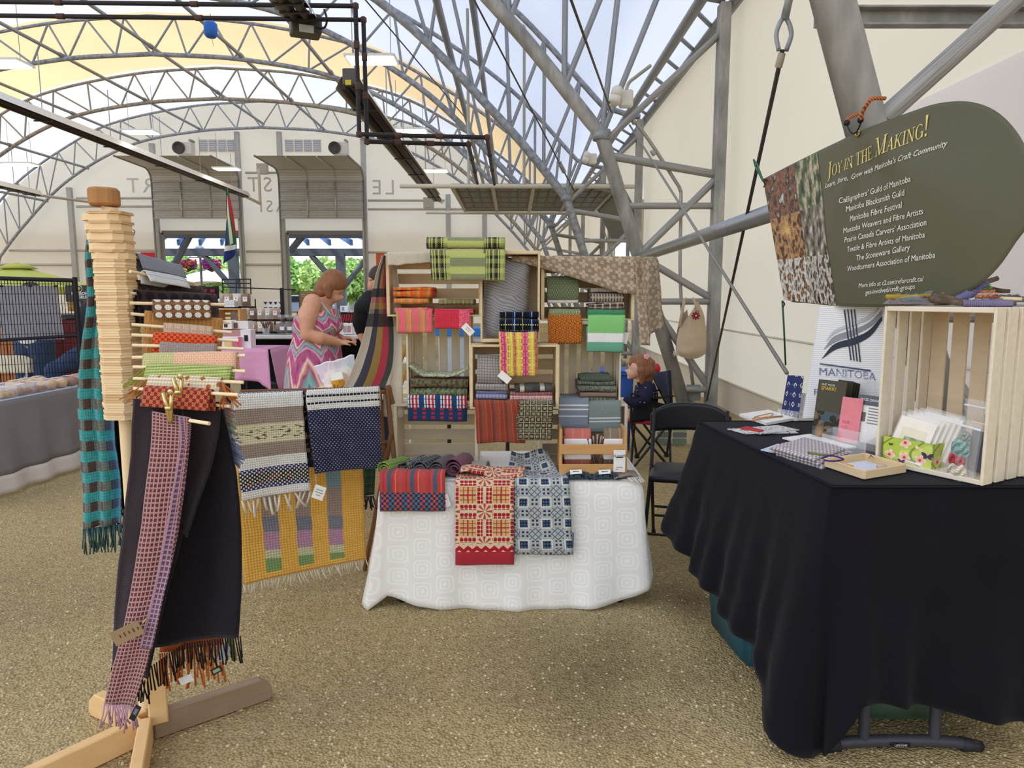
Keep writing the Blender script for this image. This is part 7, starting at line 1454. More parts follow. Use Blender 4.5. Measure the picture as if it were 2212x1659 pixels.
# raised sectional side door
sd_ = thing('raised_door', 'grey sectional door rolled up flat under the roof over the side opening', 'door', (0, 17, 3.7)); dm_ = M('#7d7f80', .5, .3); ivory = M('#d6cdb9', .6)
zA, zB = at(1000, 403, 15.1).z, at(1000, 461, 19.5).z
rod('rail', at(864, 402, 15.1), (2.55, 15.1, zA), .045, ivory, sd_, 6); rod('rail', at(920, 459, 19.5), (2.55, 19.5, zB), .045, ivory, sd_, 6)
for k in range(5):
    y0, y1 = lerp(15.2, 19.4, k / 5), lerp(15.2, 19.4, (k + 1) / 5)
    for j in range(2): box('door_section', (1.78, (y1 - y0) * .97, .05), (lerp(-1.3, 2.3, (j + .5) / 2), (y0 + y1) / 2, lerp(zA, zB, (k + .5) / 5) + .06), dm_, sd_, bev=.01)
for x in (-1.25, -.4, .45, 1.3, 2.2): box('stile', (.08, 4.1, .05), (x, 17.3, (zA + zB) / 2 + .02), M('#b5b4af', .4, .4), sd_)
for k in range(16): box('corrugation', (.05, 4.2, .02), (lerp(-1.2, 2.2, k / 15), 17.3, (zA + zB) / 2 + .03), M('#67696b', .5, .3), sd_, bev=0)
for x in (-.9, .25): rod('hanger', (x, 15.1, zA), (x, 15.1, 7.2), .035, M('#b9b6ae', .5), sd_, 6)
box('door_section', (.05, 4.2, 1.2), (2.52, 17.3, 3.35), dm_, sd_, rot=Matrix.Rotation(-.5, 4, 'Y'))
jm = M('#cfc5b0', .6)
dj = tag(bpy.data.objects.new('door_3', None), kind='structure'); COL.objects.link(dj)
for y in DO[:2]: box('door_jamb', (.2, .2, 3.45), (2.7, y, 1.72), jm, dj)
tube('door_track', cr([V((2.45, 15.25, .1)), V((2.45, 15.25, 3.0)), V((2.3, 15.25, 3.5)), V((1.8, 15.25, zA))], 5), .04, steel, dj, 6)
# flag, bucket, emergency lights
fg = thing('flag', 'hanging South African flag in green, red, blue and white beside the second door post', 'flag', at(497, 412, 30.5)); A = at(490, 410, 30.5)
def flagc(c):
    x, y = c.u, c.v; x = c.u + (c.v * 5 + .4).sin() * .05
    red = c.mix(x.gt(.80) * y.band(.12, .72), '#2f6b3f', '#c0303a'); w = (x - (.62 + (y - .4) * -.25)).abs().lt(.09) * y.band(.10, .80)
    r = c.mix(w, red, '#e6e6e4'); blue = c.mix(x.lt(.42 - y * .15) * y.gt(.42), r, '#26387a'); bl2 = c.mix(y.gt(.82) * x.lt(.75), blue, '#26387a'); w2 = ((y - .80 - x * .1).abs().lt(.035)) * x.lt(.8); k = c.mix(w2, bl2, '#e6e6e4')
    k = c.mix(x.lt(.22) * y.lt(.42), k, '#d9b83a'); return c.mix(x.lt(.12) * y.lt(.36), k, '#1d1d1f')
surf('cloth', lambda u, v: at(lerp(lerp(488, 484, v), lerp(493, 512, min(1, v * 1.15)), u), lerp(408, lerp(572, 545, u), v), 30.5) + V((0, .12 * math.sin(u * 6 + v * 4), 0)), 16, 30, mat('flag_cloth', flagc, rough=.8), fg, (1, 1), .004); rod('cord', at(487, 402, 31), at(490, 412, 30.5), .012, steel, fg, 5); 
bk = thing('blue_bucket', 'small blue barrel hanging high under the peach roof panel', 'bucket', at(455, 64, 17)); lathe('barrel', [(.10, -.17), (.145, -.12), (.15, .12), (.11, .16)], M('#2f6ac0', .5), bk, at(455, 64, 17), 14); rod('cord', at(455, 50, 17), at(454, 30, 17.4), .01, steel, bk, 5); rod('cord', at(455, 76, 17), at(462, 100, 17), .006, steel, bk, 5)
def elight(lab, px, py, D):
    P = at(px, py, D); t = thing('emergency_light', lab, 'light', P, 'emergency lights'); wm = M('#d9d4c8', .5); box('body', (.16, .1, .2), P + V((.08, .03, .02)), wm, t, bev=.02)
    for q in (0, 1): lathe('lamp_head', [(.045, 0), (.07, .015), (.065, .09), (.03, .12)], wm, t, mw=Matrix.Translation(P + V((-.06 + .02 * q, -.02, -.03 + .08 * q))) @ Matrix.Rotation(1.2, 4, 'X'), seg=12); lathe('lens', [(.01, 0), (.055, .002), (.01, .008)], M('#8a8680', .2), t, mw=Matrix.Translation(P + V((-.06 + .02 * q, -.025, -.03 + .08 * q))) @ Matrix.Rotation(1.2, 4, 'X'), seg=12)
    return t
t = elight('white twin emergency light beside the truss knuckle', 1338, 216, 8.5); tube('conduit', cr([at(1350, 205, 8.5), at(1358, 180, 8.5), at(1375, 165, 8.4), at(1405, 142, 8.2)], 5), .02, M('#a9a59c', .5), t); t = elight('white twin emergency light lower down, at the second truss', 1271, 345, 13.9); rod('bracket', at(1271, 345, 13.9) + V((.1, .05, 0)), at(1285, 352, 14.6), .03, steel, t)
cdt = thing('conduit', 'thin grey electrical conduit running down between truss leg and post, with junction box', 'conduit', at(1470, 640, 9.1)); tube('pipe', cr([at(1362, 252, 8.95), at(1400, 300, 8.95), at(1455, 385, 8.98), at(1469, 410, 9.0), at(1471, 440, 9.0), at(1471, 640, 9.0), at(1498, 838, 9.02)], 6), .022, M('#a3a09a', .45, .4), cdt, 8); box('junction_box', (.16, .1, .2), at(1498, 848, 9.0), M('#8f8c86', .5, .3), cdt)
for py in (262, 330): P = at(lerp(1362, 1425, (py - 252) / 100), py, 8.93); rod('coupling', P - V((.02, 0, -.03)), P + V((.02, 0, -.03)), .03, M('#a3a09a', .45, .4), cdt, 8)
# ================================================================ PEOPLE
skin = mat('skin', lambda c: c.mix(c.noise(30, detail=3), '#c98d6c', '#d9a283'), rough=.55, spec=.3); eyem = M('#2a201c', .2); lipm = M('#b0605a', .5)
def R3(ax, a): return Matrix.Rotation(a, 4, ax)
def hand(P, fwd, up, s=1.0, curl=.6):                               # palm and five tapering fingers; returns blob pieces
    f, u = V(fwd).normalized(), V(up).normalized(); sd = f.cross(u).normalized(); P = V(P); o = [('e', P + f * .04 * s, (.045 * s, .04 * s, .02 * s), Matrix((f, sd, u)).transposed().to_4x4())]
    for k, L in enumerate((.075, .085, .08, .062)):
        b = P + f * .075 * s + sd * (.027 - .018 * k) * s; m_ = b + f * L * .5 * s - u * .01 * curl; e = m_ + f * L * .38 * s * (1 - .5 * curl) - u * L * .5 * curl * s; o.append(('c', [(b, .0095 * s), (m_, .0088 * s), (e, .007 * s)]))
    b = P + f * .02 * s + sd * .035 * s; m_ = b + f * .03 * s + sd * .022 * s - u * .012 * s; o.append(('c', [(b, .011 * s), (m_, .0095 * s), (m_ + f * .03 * s - u * .01 * s, .008 * s)])); return o
# --- woman in the patterned sundress
WD = 5.7; w_ = lambda px, py, d=0: at(px, py, WD + d)
wo = thing('person', 'person with short auburn hair in a magenta and teal sundress, head bowed over hands', 'person', (w_(680, 800).x, WD, 0))
g0_ = w_(680, 800); hx = R3('Y', .55)
pr = [('e', w_(723, 615), (.088, .076, .112), hx), ('e', w_(722, 640), (.058, .052, .05), hx), ('e', w_(738, 643), (.017, .014, .02), hx), ('e', w_(718, 651), (.022, .026, .02)), ('c', [(w_(692, 668), .075), (w_(704, 650), .062), (w_(712, 630), .06)]),
      ('e', w_(684, 690), (.15, .185, .17)), ('e', w_(714, 702, -.06), (.06, .075, .07)), ('e', w_(714, 702, .06), (.06, .075, .07)), ('e', w_(682, 740), (.165, .175, .20)), ('e', w_(680, 790), (.19, .20, .20)),
      ('c', [(w_(675, 655, -.15), .075), (w_(664, 690, -.21), .072), (w_(664, 722, -.23), .055), (w_(692, 730, -.22), .052), (w_(726, 738, -.13), .032), (w_(734, 740, -.11), .03)]),
      ('c', [(w_(680, 655, .16), .075), (w_(684, 700, .22), .065), (w_(695, 722, .22), .052), (w_(725, 727, .14), .042), (w_(738, 731, .08), .03)])]
for s in (-1, 1): pr.append(('c', [(V((g0_.x, WD + s * .1, .80)), .11), (V((g0_.x + .02, WD + s * .1, .48)), .07), (V((g0_.x, WD + s * .1, .08)), .04), (V((g0_.x + .12, WD + s * .1, .035)), .035)]))
pr += hand(w_(733, 741, -.11), (.9, .45, .1), (.1, 0, 1), 1.0, .7) + hand(w_(740, 731, .07), (.85, -.35, .05), (.1, .1, 1), 1.0, .8)
blob('body', pr, skin, wo, .0085, 5)
hairm = mat('auburn_hair', lambda c: c.shade('#8a5a3a', c.noise(40, detail=4, stretch=(1, 1, .25)) * .8 + .6), rough=.5, bump=None); 
blob('hair', [('e', w_(721, 608), (.108, .094, .10), hx), ('e', w_(707, 617), (.085, .092, .095), hx), ('e', w_(700, 632), (.05, .085, .05)), ('e', w_(738, 611), (.035, .068, .05), hx), ('c', [(w_(708, 620, -.075), .04), (w_(710, 640, -.08), .022)]), ('c', [(w_(690, 628), .05), (w_(691, 640), .03)])], hairm, wo, .009, 3)
for d_ in (-.045, .03): blob('eye', [('e', w_(735, 634, d_), (.006, .012, .004))], eyem, wo, .003, 1)
blob('mouth', [('e', w_(731, 648, -.01), (.008, .02, .005))], lipm, wo, .003, 1)
def ikat(c):
    n = c.noise(9, 'UV', 4, stretch=(1, .3, 1)) - .5; a = (((c.u + n * .09) / .15).fr() - .5).abs() * 2; k = ((c.v / .30) + a * .5 + n * .55).fr()
    x = c.ramp(k, [(0, '#a0356b'), (.16, '#b8447a'), (.24, '#ead9c0'), (.30, '#d98a5a'), (.36, '#a0356b'), (.48, '#6fa59c'), (.60, '#86b8ae'), (.66, '#6d4a78'), (.74, '#e3a9b5'), (.84, '#a83a62'), (1, '#a0356b')]); return c.mix((c.noise(50, 'UV', 2, stretch=(1, .2, 1)) - .35) * .9, x, '#d9a9b8')
rings = [(676, 643, 727, .185, .0), (690, 640, 733, .20, 0), (708, 637, 738, .205, 0), (723, 639, 727, .195, 0), (745, 633, 731, .21, 0), (768, 628, 735, .225, 0), (830, 622, 742, .25, 0), (930, 616, 752, .27, 0), (1010, 612, 757, .29, 0)]
RC = cr([V(((w_(a, y).x + w_(b, y).x) / 2, WD, w_(680, y).z)) for y, a, b, d, q in rings], 5); RX = cr([V(((w_(b, y).x - w_(a, y).x) / 2, d, 0)) for y, a, b, d, q in rings], 5)
def dress(u, v):
    k = v * (len(RC) - 1); i = min(int(k), len(RC) - 2); c_ = RC[i].lerp(RC[i + 1], k - i); r = RX[i].lerp(RX[i + 1], k - i); a = u * 6.2832; f = 1 + .05 * math.sin(a * 7 + v * 3) * max(0, v - .3); e = .0
    sg = lambda q: math.copysign(abs(q) ** .75, q)
    return (c_.x + r.x * f * sg(math.cos(a)), c_.y + r.y * f * sg(math.sin(a)), max(.12, c_.z) + (.035 * math.cos(a) if v < .02 else 0) + e)
# squarer body section so the cloth clears the bust
surf('sundress', dress, 48, 60, mat('ikat_dress', ikat, rough=.8), wo, (1.2, 1.3), .004)
for d_ in (-.11, .11): tube('dress_strap', cr([w_(716, 682, d_ * 1.3), w_(702, 664, d_ * 1.35), w_(684, 640, d_ * 1.2), w_(662, 650, d_ * 1.1), w_(648, 678, d_ * .8)], 5), .007, M('#a8b8b0', .7), wo, 6)
# --- dark haired person behind the linen runner
MD = 6.5; m_ = lambda px, py, d=0: at(px, py, MD + d); mn_ = thing('person', 'person in a black shirt with dark tied-back hair, half hidden by the linen runner', 'person', (m_(822, 700).x, MD, 0)); g1 = m_(825, 700)
pr = [('e', m_(817, 603), (.09, .078, .115)), ('e', m_(806, 616), (.05, .05, .06)), ('e', m_(799, 612), (.014, .012, .018)), ('c', [(m_(822, 640), .06), (m_(820, 615), .055)])]
pr += [('c', [(m_(779, 712, -.16), .036), (m_(780, 728, -.18), .03)])] + hand(m_(780, 727, -.18), (.3, -.2, -1), (-1, 0, 0), 1.0, .5)
blob('body', pr + [('e', m_(828, 690), (.16, .18, .26)), ('e', m_(828, 760), (.15, .17, .2)), ('c', [(m_(790, 652, -.14), .05), (m_(779, 712, -.16), .036)])], skin, mn_, .009, 4)
blob('hair', [('e', m_(820, 596), (.102, .088, .10)), ('e', m_(838, 600), (.05, .05, .05))], M('#3f2f28', .5), mn_, .009, 3); 
for d_ in (-.045, .03): blob('eye', [('e', m_(800, 605, d_), (.005, .012, .005))], eyem, mn_, .003, 1)
tube('glasses', cr([m_(818, 603, -.085), m_(803, 604, -.075), m_(799, 606, -.045), m_(799, 606, .0)], 4), .003, M('#2a2624', .3), mn_, 6)
shirt = mat('black_shirt', lambda c: c.mix(c.noise(6), '#1a191b', '#262427'), rough=.85); blob('shirt', [('e', m_(826, 690), (.185, .21, .27)), ('e', m_(828, 760), (.18, .20, .2)), ('c', [(m_(800, 648, -.1), .09), (m_(784, 665, -.2), .082), (m_(776, 698, -.18), .062), (m_(779, 716, -.16), .048)]), ('c', [(m_(830, 645, .12), .09), (m_(850, 680, .22), .07), (m_(840, 720, .1), .05)])], shirt, mn_, .011, 5)
for s in (-1, 1): blob('trouser_leg', [('c', [(V((g1.x, MD + s * .1, .85)), .12), (V((g1.x, MD + s * .11, .45)), .085), (V((g1.x, MD + s * .11, .06)), .06)])], M('#2c3040', .8), mn_, .015, 3)
# --- little girl in the camp chair
GD = 5.9; q_ = lambda px, py, d=0: at(px, py, GD + d); gi = thing('person', 'small girl with a pink hair tie in a dotted navy cardigan, sitting in profile', 'person', q_(1395, 900))
skc = mat('child_skin', lambda c: c.mix(c.noise(30), '#d9a588', '#e3b598'), rough=.5)
pr = [('e', q_(1380, 792), (.092, .078, .095)), ('e', q_(1367, 805), (.052, .055, .055)), ('e', q_(1353, 801), (.013, .012, .013)), ('e', q_(1358, 808), (.014, .018, .010)), ('e', q_(1360, 815), (.022, .024, .018)), ('c', [(q_(1390, 832), .045), (q_(1384, 810), .042)]), ('e', q_(1394, 860), (.085, .11, .13)),
      ('c', [(q_(1392, 898, -.07), .065), (q_(1362, 896, -.09), .055), (q_(1340, 900, -.09), .045), (q_(1340, 960, -.09), .035)]), ('c', [(q_(1392, 898, .07), .065), (q_(1362, 896, .09), .055), (q_(1342, 900, .09), .045), (q_(1341, 960, .09), .035)]), ('c', [(q_(1352, 866, -.12), .03), (q_(1342, 864, -.12), .024)])] + hand(q_(1342, 864, -.12), (-1, .1, -.1), (0, 0, 1), .62, .4)
blob('body', pr, skc, gi, .0065, 4)
hm2 = mat('brown_child_hair', lambda c: c.shade('#8a5c3c', c.noise(50, detail=4, stretch=(1, 1, .2)) * .8 + .6), rough=.45)
blob('hair', [('e', q_(1385, 787), (.094, .086, .088)), ('e', q_(1392, 800), (.07, .09, .085)), ('c', [(q_(1393, 800), .07), (q_(1397, 828), .05)]), ('c', [(q_(1385, 800, -.07), .035), (q_(1388, 826, -.06), .025)]), ('e', q_(1370, 780), (.042, .06, .046)), ('c', [(q_(1362, 784, -.03), .016), (q_(1361, 790, -.03), .010)]), ('c', [(q_(1399, 774), .025), (q_(1408, 784), .032), (q_(1407, 818), .018)])], hm2, gi, .0065, 3)
blob('ear', [('e', q_(1382, 800, -.085), (.012, .008, .02))], skc, gi, .003, 2)
for d_ in (-.05, .04): blob('eye', [('e', q_(1357, 795, d_), (.005, .010, .006))], eyem, gi, .003, 1)
for k in range(5): a_ = k * 1.257; rod('hair_flower_petal', q_(1397, 771, -.06), q_(1397, 771, -.065) + V((.022 * math.cos(a_), 0, .022 * math.sin(a_))), .011, M('#e8a9b5', .7), gi, 6)
dotm = mat('dotted_navy_knit', lambda c: c.mix(c.vor(26, 'Object', rnd=.5).lt(.13), c.mix(c.noise(6), '#191a30', '#23243c'), '#c9c5cf'), rough=.9)
blob('cardigan', [('e', q_(1395, 858), (.105, .135, .135)), ('e', q_(1396, 885), (.11, .14, .10)), ('c', [(q_(1402, 838, -.10), .06), (q_(1392, 862, -.15), .055), (q_(1372, 870, -.15), .048), (q_(1353, 866, -.13), .036)]), ('c', [(q_(1402, 838, .10), .06), (q_(1390, 862, .15), .055), (q_(1362, 870, .12), .042)]), ('c', [(q_(1393, 835), .06), (q_(1389, 828), .052)])], dotm, gi, .008, 4)
blob('pink_skirt', [('e', q_(1388, 901), (.14, .15, .055)), ('e', q_(1368, 900), (.07, .14, .06))], M('#d6336b', .8), gi, .009, 3)
# --- people at the bakery stall
den = mat('blue_denim', lambda c: c.shade('#3f5270', c.noise(20, detail=4, stretch=(1, 1, .3)) * .7 + .55), rough=.9)
JD = 6.9; j_ = lambda px, py, d=0: at(px, py, JD + d); jp = thing('person', 'person in blue jeans standing behind the wire grid, upper body hidden by the grey poster', 'person', (j_(75, 760).x, JD, 0))
blob('body', [('c', [(j_(75, 735), .14), (j_(70, 690), .15), (j_(66, 655), .14), (j_(66, 640), .06)]), ('e', j_(66, 632), (.085, .08, .1)), ('c', [(j_(48, 665), .05), (j_(40, 705), .045), (j_(45, 728), .035)]), ('c', [(j_(92, 665), .05), (j_(105, 705), .045), (j_(102, 728), .035)])] + hand(j_(45, 728), (0, -.2, -1), (1, 0, 0), .9) + hand(j_(102, 728), (0, -.2, -1), (-1, 0, 0), .9), skin, jp, .011, 3)
blob('striped_shirt', [('c', [(j_(75, 728), .155), (j_(70, 690), .165), (j_(66, 655), .155)]), ('c', [(j_(46, 662), .06), (j_(40, 690), .055)]), ('c', [(j_(94, 662), .06), (j_(103, 690), .055)])], mat('striped_shirt', lambda c: c.mix((c.coord('Object')[3] * 60).sin().gt(0), '#e6e4e0', '#3a4a6a'), rough=.8), jp, .013, 3)
blob('hair', [('e', j_(67, 628, .01), (.092, .088, .09))], M('#4a3a2c', .6), jp, .011, 2)
for s, px in ((-1, 56), (1, 95)): blob('jean_leg', [('c', [(j_(lerp(75, px, .55), 742), .135), (j_(px, 790), .10), (V((j_(px, 790).x, JD, .45)), .08), (V((j_(px, 790).x, JD, .04)), .065)])], den, jp, .012, 3)
KD = 6.6; kp = thing('person', 'seated person in dark denim mostly hidden behind the teal scarf', 'person', (at(200, 800, KD).x, KD, 0))
blob('body', [('e', at(212, 700, KD), (.16, .14, .26)), ('e', at(212, 628, KD), (.085, .08, .11)), ('c', [(at(212, 665, KD), .05), (at(212, 640, KD), .05)])], skin, kp, .012, 3); blob('dark_top', [('e', at(212, 705, KD), (.19, .16, .28))], M('#2c2c34', .8), kp, .014, 3)
blob('denim_legs', [('c', [(at(205, 765, KD), .13), (at(160, 778, KD - .1), .10), (at(118, 800, KD - .2), .085), (V((at(116, 800, KD).x, KD - .25, .05)), .06)])], den, kp, .012, 3)
# ================================================================ BAKERY STALL
gcl = mat('grey_linen_cloth', lambda c: (c.mix(c.noise(3, detail=4), '#7a7474', '#8d8786'), c.noise(40, detail=4)), rough=.9, bd=.004); sheer = mat('sheer_white_hem', lambda c: c.shade('#cfc5b8', c.noise(5) * .3 + .85), rough=.9)
b1, b2 = at(-90, 905, 4.75), at(215, 817, 6.25); b1.z = b2.z = .69; n_ = V((-(b2 - b1).y, (b2 - b1).x, 0)).normalized(); n_ = n_ if n_.x < 0 else -n_
bt2 = thing('bakery_table', 'long table under grey linen with a sheer white hem, covered in baked goods', 'table', (b1 + b2) / 2)
fd = lambda u, v: .02 * math.sin(u * 30 + 1) * v + .012 * wob(u * 22, v * 3) * v
surf('linen_front', lambda u, v: b1.lerp(b2, u) - n_ * (.015 + .05 * v + fd(u, v)) + V((0, 0, -.53 * v)), 50, 12, gcl, bt2, (1.6, .5), .003); surf('sheer_hem', lambda u, v: b1.lerp(b2, u) - n_ * (.065 + .03 * v + fd(u, 1)) + V((0, 0, -.53 - .13 * v)), 50, 4, sheer, bt2, (1.6, .2), .002); surf('linen_top', lambda u, v: b1.lerp(b2, u) + n_ * (.75 * v - .015), 10, 6, mat('pale_grey_linen', lambda c: c.mix(c.noise(4), '#aeb2b8', '#c2c4c8'), rough=.9), bt2, (1.6, .7), .003)
for p in (b1, b2):
    for q in (.08, .68): rod('leg', V((p.x, p.y, 0)).lerp(V((b1.x + b2.x, b1.y + b2.y, 0)) / 2, .08) + n_ * q, V((p.x, p.y, .68)).lerp(V((b1.x + b2.x, b1.y + b2.y, 1.36)) / 2, .08) + n_ * q, .016, steel, bt2, 8)
cook = lambda k: mat('baked_%d' % k, lambda c: c.mix(c.noise(28, detail=3), ('#b98a55', '#a8744a', '#c9a06a')[k], ('#d9b27c', '#8a5a3c', '#e0c08f')[k]), rough=.75)
ck_ = [cook(k) for k in range(3)]
def bpt2(u, q, z=0): return b1.lerp(b2, u) + n_ * q + V((0, 0, z + .003))
def clam(u, q, lab, k, w=.17):
    P = bpt2(u, q); t = thing('bakery_box', lab, 'bakery box', P, 'clear boxes of baking'); a = math.atan2((b2 - b1).y, (b2 - b1).x); mw = Matrix.Translation(P) @ R3('Z', a)
    box('base', (w, .13, .045), (0, 0, .0235), clr, t, mw=mw, bev=.01); box('lid', (w * .96, .125, .035), (0, 0, .064), clr, t, mw=mw, bev=.012)
    for x in (-.05, .0, .05):
        for y in (-.03, .03): lathe('bun', [(.012, 0), (.026, .008), (.024, .03), (.01, .04)], ck_[k], t, mw=mw @ Matrix.Translation((x, y, .006)), seg=10)
    box('label', (.07, .05, .001), (.0, 0, .083), M('#e6e2ea', .6), t, mw=mw, bev=0)
def loaf(u, q, lab, k, z=0.0, L=.15, r=.042):
    P = bpt2(u, q, r + z); t = thing('bagged_bread', lab, 'bread', P, 'bagged breads on the grey cloth'); d = n_
    prof = [(.01, -L / 2), (r * .8, -L / 2 + .01), (r, -L / 4), (r * .96, 0), (r, L / 4), (r * .8, L / 2 - .01), (.01, L / 2)]; mw = Matrix.Translation(P) @ n_.to_track_quat('Z', 'Y').to_matrix().to_4x4(); lathe('bread', prof, ck_[k], t, mw=mw, seg=14); lathe('bag_film', [(x_ * 1.07 + .002, z_ * 1.05) for x_, z_ in prof], clr, t, mw=mw, seg=14)
    box('label', (.05, .002, .06), P + V((0, 0, r + .002)), M('#e3d9ea', .6), t, rot=R3('X', 1.57), bev=0)
for u, q, lab, k in ((.335, .09, 'clear clamshell of pale cookies nearest the view edge', 0), (.45, .09, 'clear clamshell of dark fruit squares in the middle of the front row', 1), (.56, .09, 'clear clamshell of brown cookies at the end of the front row', 1), (.36, .26, 'clear clamshell of pale cookies behind the front row', 0), (.48, .27, 'clear clamshell with a white label behind the front row', 2)): clam(u, q, lab, k)
for u, q, lab, k in ((.655, .10, 'round bagged loaf with clear end at the front beside the clamshells', 0), (.735, .10, 'bagged loaf second from the clamshells, front row', 2), (.82, .10, 'bagged loaf of mixed buns near the teal scarf', 1), (.90, .10, 'bagged loaf right behind the teal scarf', 0), (.60, .30, 'bagged loaf with lilac label in the back row by the chair', 0), (.69, .32, 'bagged loaf in the middle of the back row', 2), (.78, .32, 'bagged loaf with lilac label in the back row near the scarf', 2)): loaf(u, q, lab, k)
# wire grid with poster
wgm = M('#1f1b1f', .5); G0, G1 = at(-40, 600, 5.9), at(162, 606, 6.2); wg = thing('wire_grid_panel', 'tall black wire grid panel standing beside the bakery table with a grey poster', 'grid panel', (G0 + G1) / 2); zb_ = at(100, 735, 6.0).z
rod('top_bar', G0, G1, .018, wgm, wg); rod('end_post', (G1.x, G1.y, .0), (G1.x, G1.y, G1.z + .03), .02, wgm, wg); rod('end_post', (G0.x - .1, G0.y, .0), (G0.x - .1, G0.y, G0.z + .03), .02, wgm, wg); rod('mid_bar', (G0.x, G0.y, zb_), (G1.x, G1.y, zb_ + .03), .014, wgm, wg)
tubes('wires', [([V((lerp(G0.x, G1.x, k / 30), lerp(G0.y, G1.y, k / 30), .35)), V((lerp(G0.x, G1.x, k / 30), lerp(G0.y, G1.y, k / 30), G0.z))], .003) for k in range(31)] + [([V((G0.x, G0.y, .45 + .085 * k)), V((G1.x, G1.y, .45 + .085 * k))], .003) for k in range(14)], wgm, wg, 4, 'stuff')
t = thing('grey_poster', 'grey translucent poster clipped inside the black wire grid', 'poster', at(70, 680, 6.1)); pc_ = [at(3, 735, 6.06), at(139, 733, 6.22), at(122, 617, 6.22), at(-4, 617, 6.04)]; mesh('sheet', pc_ + [p + V((0, .004, 0)) for p in pc_], [(0, 1, 2, 3), (7, 6, 5, 4), (0, 4, 5, 1), (1, 5, 6, 2), (2, 6, 7, 3), (3, 7, 4, 0)], mat('poster_paper', lambda c: c.mix(c.noise(3, detail=4), '#a3a3ab', '#b9b0b0'), rough=.6), t)
for px in (3, 65, 121): box('clip', (.03, .02, .015), at(px, 618, 6.05 + .0014 * px), wgm, t)
sg = thing('bakery_sign', 'dark sign with a sunrise ring and the words Hudson Bagels behind the grid post', 'sign', at(165, 650, 8.2)); Sa, Sb = at(144, 652, 8.2), at(204, 616, 8.2); xc, zc2 = (Sa.x + Sb.x) / 2, (Sa.z + Sb.z) / 2; box('board', (Sb.x - Sa.x, .03, Sb.z - Sa.z), (xc, 8.2, zc2), M('#45403c', .7), sg)
wl2 = M('#e9e6de', .6)
sgb = sg.children[0] if sg.children else sg
for s_, dz in (('HUDSON', -.015), ('BAGELS', -.055)): text('lettering', s_, wl2, sg, lambda c, dz=dz: V((xc + .0 + c.x, 8.182, zc2 + dz + c.y)), .045, 'CENTER', bold=.001)
R0 = V((xc, 8.18, zc2 + .055)); tube('ring', [R0 + V((.035 * math.cos(k * .314), 0, .035 * math.sin(k * .314))) for k in range(21)], .003, wl2, sg, 5); lathe('sun', [(.001, 0), (.018, .001), (.016, .004)], M('#c9a25a', .6), sg, mw=Matrix.Translation(R0) @ R3('X', 1.57), seg=12); rod('stake', (xc, 8.22, 0), (xc, 8.22, Sa.z + .02), .02, dkm, sg)
um = thing('market_umbrella', 'lime green market umbrella standing beyond the wire grid', 'umbrella', (at(38, 600, 12).x, 12, 0)); U = at(38, 574, 12); ur = 1.25; uz = U.z - .36
vs = [V((U.x, 12, U.z))] + [V((U.x + ur * math.cos(k * .785), 12 + ur * math.sin(k * .785), uz)) for k in range(8)]
mesh('canopy', vs, [(0, 1 + k, 1 + (k + 1) % 8) for k in range(8)], M('#bcc05a', .7), um); mesh('valance', [v for k in range(8) for v in (vs[1 + k], vs[1 + k] + V((0, 0, -.12)))], [(2 * k, 2 * k + 1, (2 * k + 3) % 16, (2 * k + 2) % 16) for k in range(8)], M('#b0b450', .7), um); lathe('vent_cap', [(.3, -.05), (.16, .02), (.02, .05)], M('#b5ba52', .7), um, U, 8); rod('pole', (U.x, 12, 0), (U.x, 12, U.z), .02, dkm, um)
for k in range(8): rod('rib', vs[0] + V((0, 0, -.03)), vs[1 + k] + V((0, 0, -.01)), .008, dkm, um, 5)
lathe('base', [(.25, 0), (.25, .05), (.05, .08)], dkm, um, (U.x, 12, 0))
def cabinet(label, x0, x1, y0, y1, D, hx, name='bakery_counter', cat='counter'):
    a, b = at(x0, y1, D), at(x1, y0, D); t = thing(name, label, cat, ((a.x + b.x) / 2, D, 0)); w = b.x - a.x; h = b.z; box('body', (w, .5, h - .08), ((a.x + b.x) / 2, D + .25, (h - .08) / 2), M(hx, .7), t, bev=.01); box('counter_top', (w + .06, .56, .05), ((a.x + b.x) / 2, D + .25, h - .045), dkm, t)
    for k in range(5): box('plank', (w / 5 - .012, .02, h - .2), (a.x + w * (k + .5) / 5, D - .012, (h - .1) / 2), M(hx, .75, var=.2), t, bev=.003)
cabinet('maroon plank counter with black top behind the wire grid', 122, 205, 676, 780, 8.6, '#6d2a26'); cabinet('orange-brown wooden counter at the view edge behind the poster', -60, 34, 690, 780, 8.0, '#a8683a')
t = thing('paper_sack', 'brown paper sack of baguettes on the maroon counter', 'sack', at(158, 672, 8.5)); surf('sack', lambda u, v: at(158, 672, 8.6) + V((.05 * math.cos(u * 6.28) * (1 - .2 * v), .04 * math.sin(u * 6.28), .17 * v)), 10, 5, M('#a9783a', .8), t, (1, 1), .003); lathe('baguette', [(.01, 0), (.025, .02), (.022, .2), (.005, .24)], ck_[0], t, at(157, 668, 8.6), 8)
wc = thing('cream_folding_chair', 'cream plastic folding chair behind the baked goods', 'chair', (at(20, 800, 6.4).x, 6.4, 0)); crp = M('#d9cdb2', .5); Wc = at(14, 790, 6.4)
surf('backrest', lambda u, v: (Wc.x + (u - .5) * .42, 6.4 + .04 * (2 * u - 1) ** 2, lerp(at(14, 806, 6.4).z, at(14, 768, 6.4).z, v * (1 - .25 * abs(2 * u - 1) ** 6))), 16, 8, crp, wc, (1, 1), .02); box('seat', (.42, .4, .025), (Wc.x, 6.2, .45), crp, wc, bev=.01)
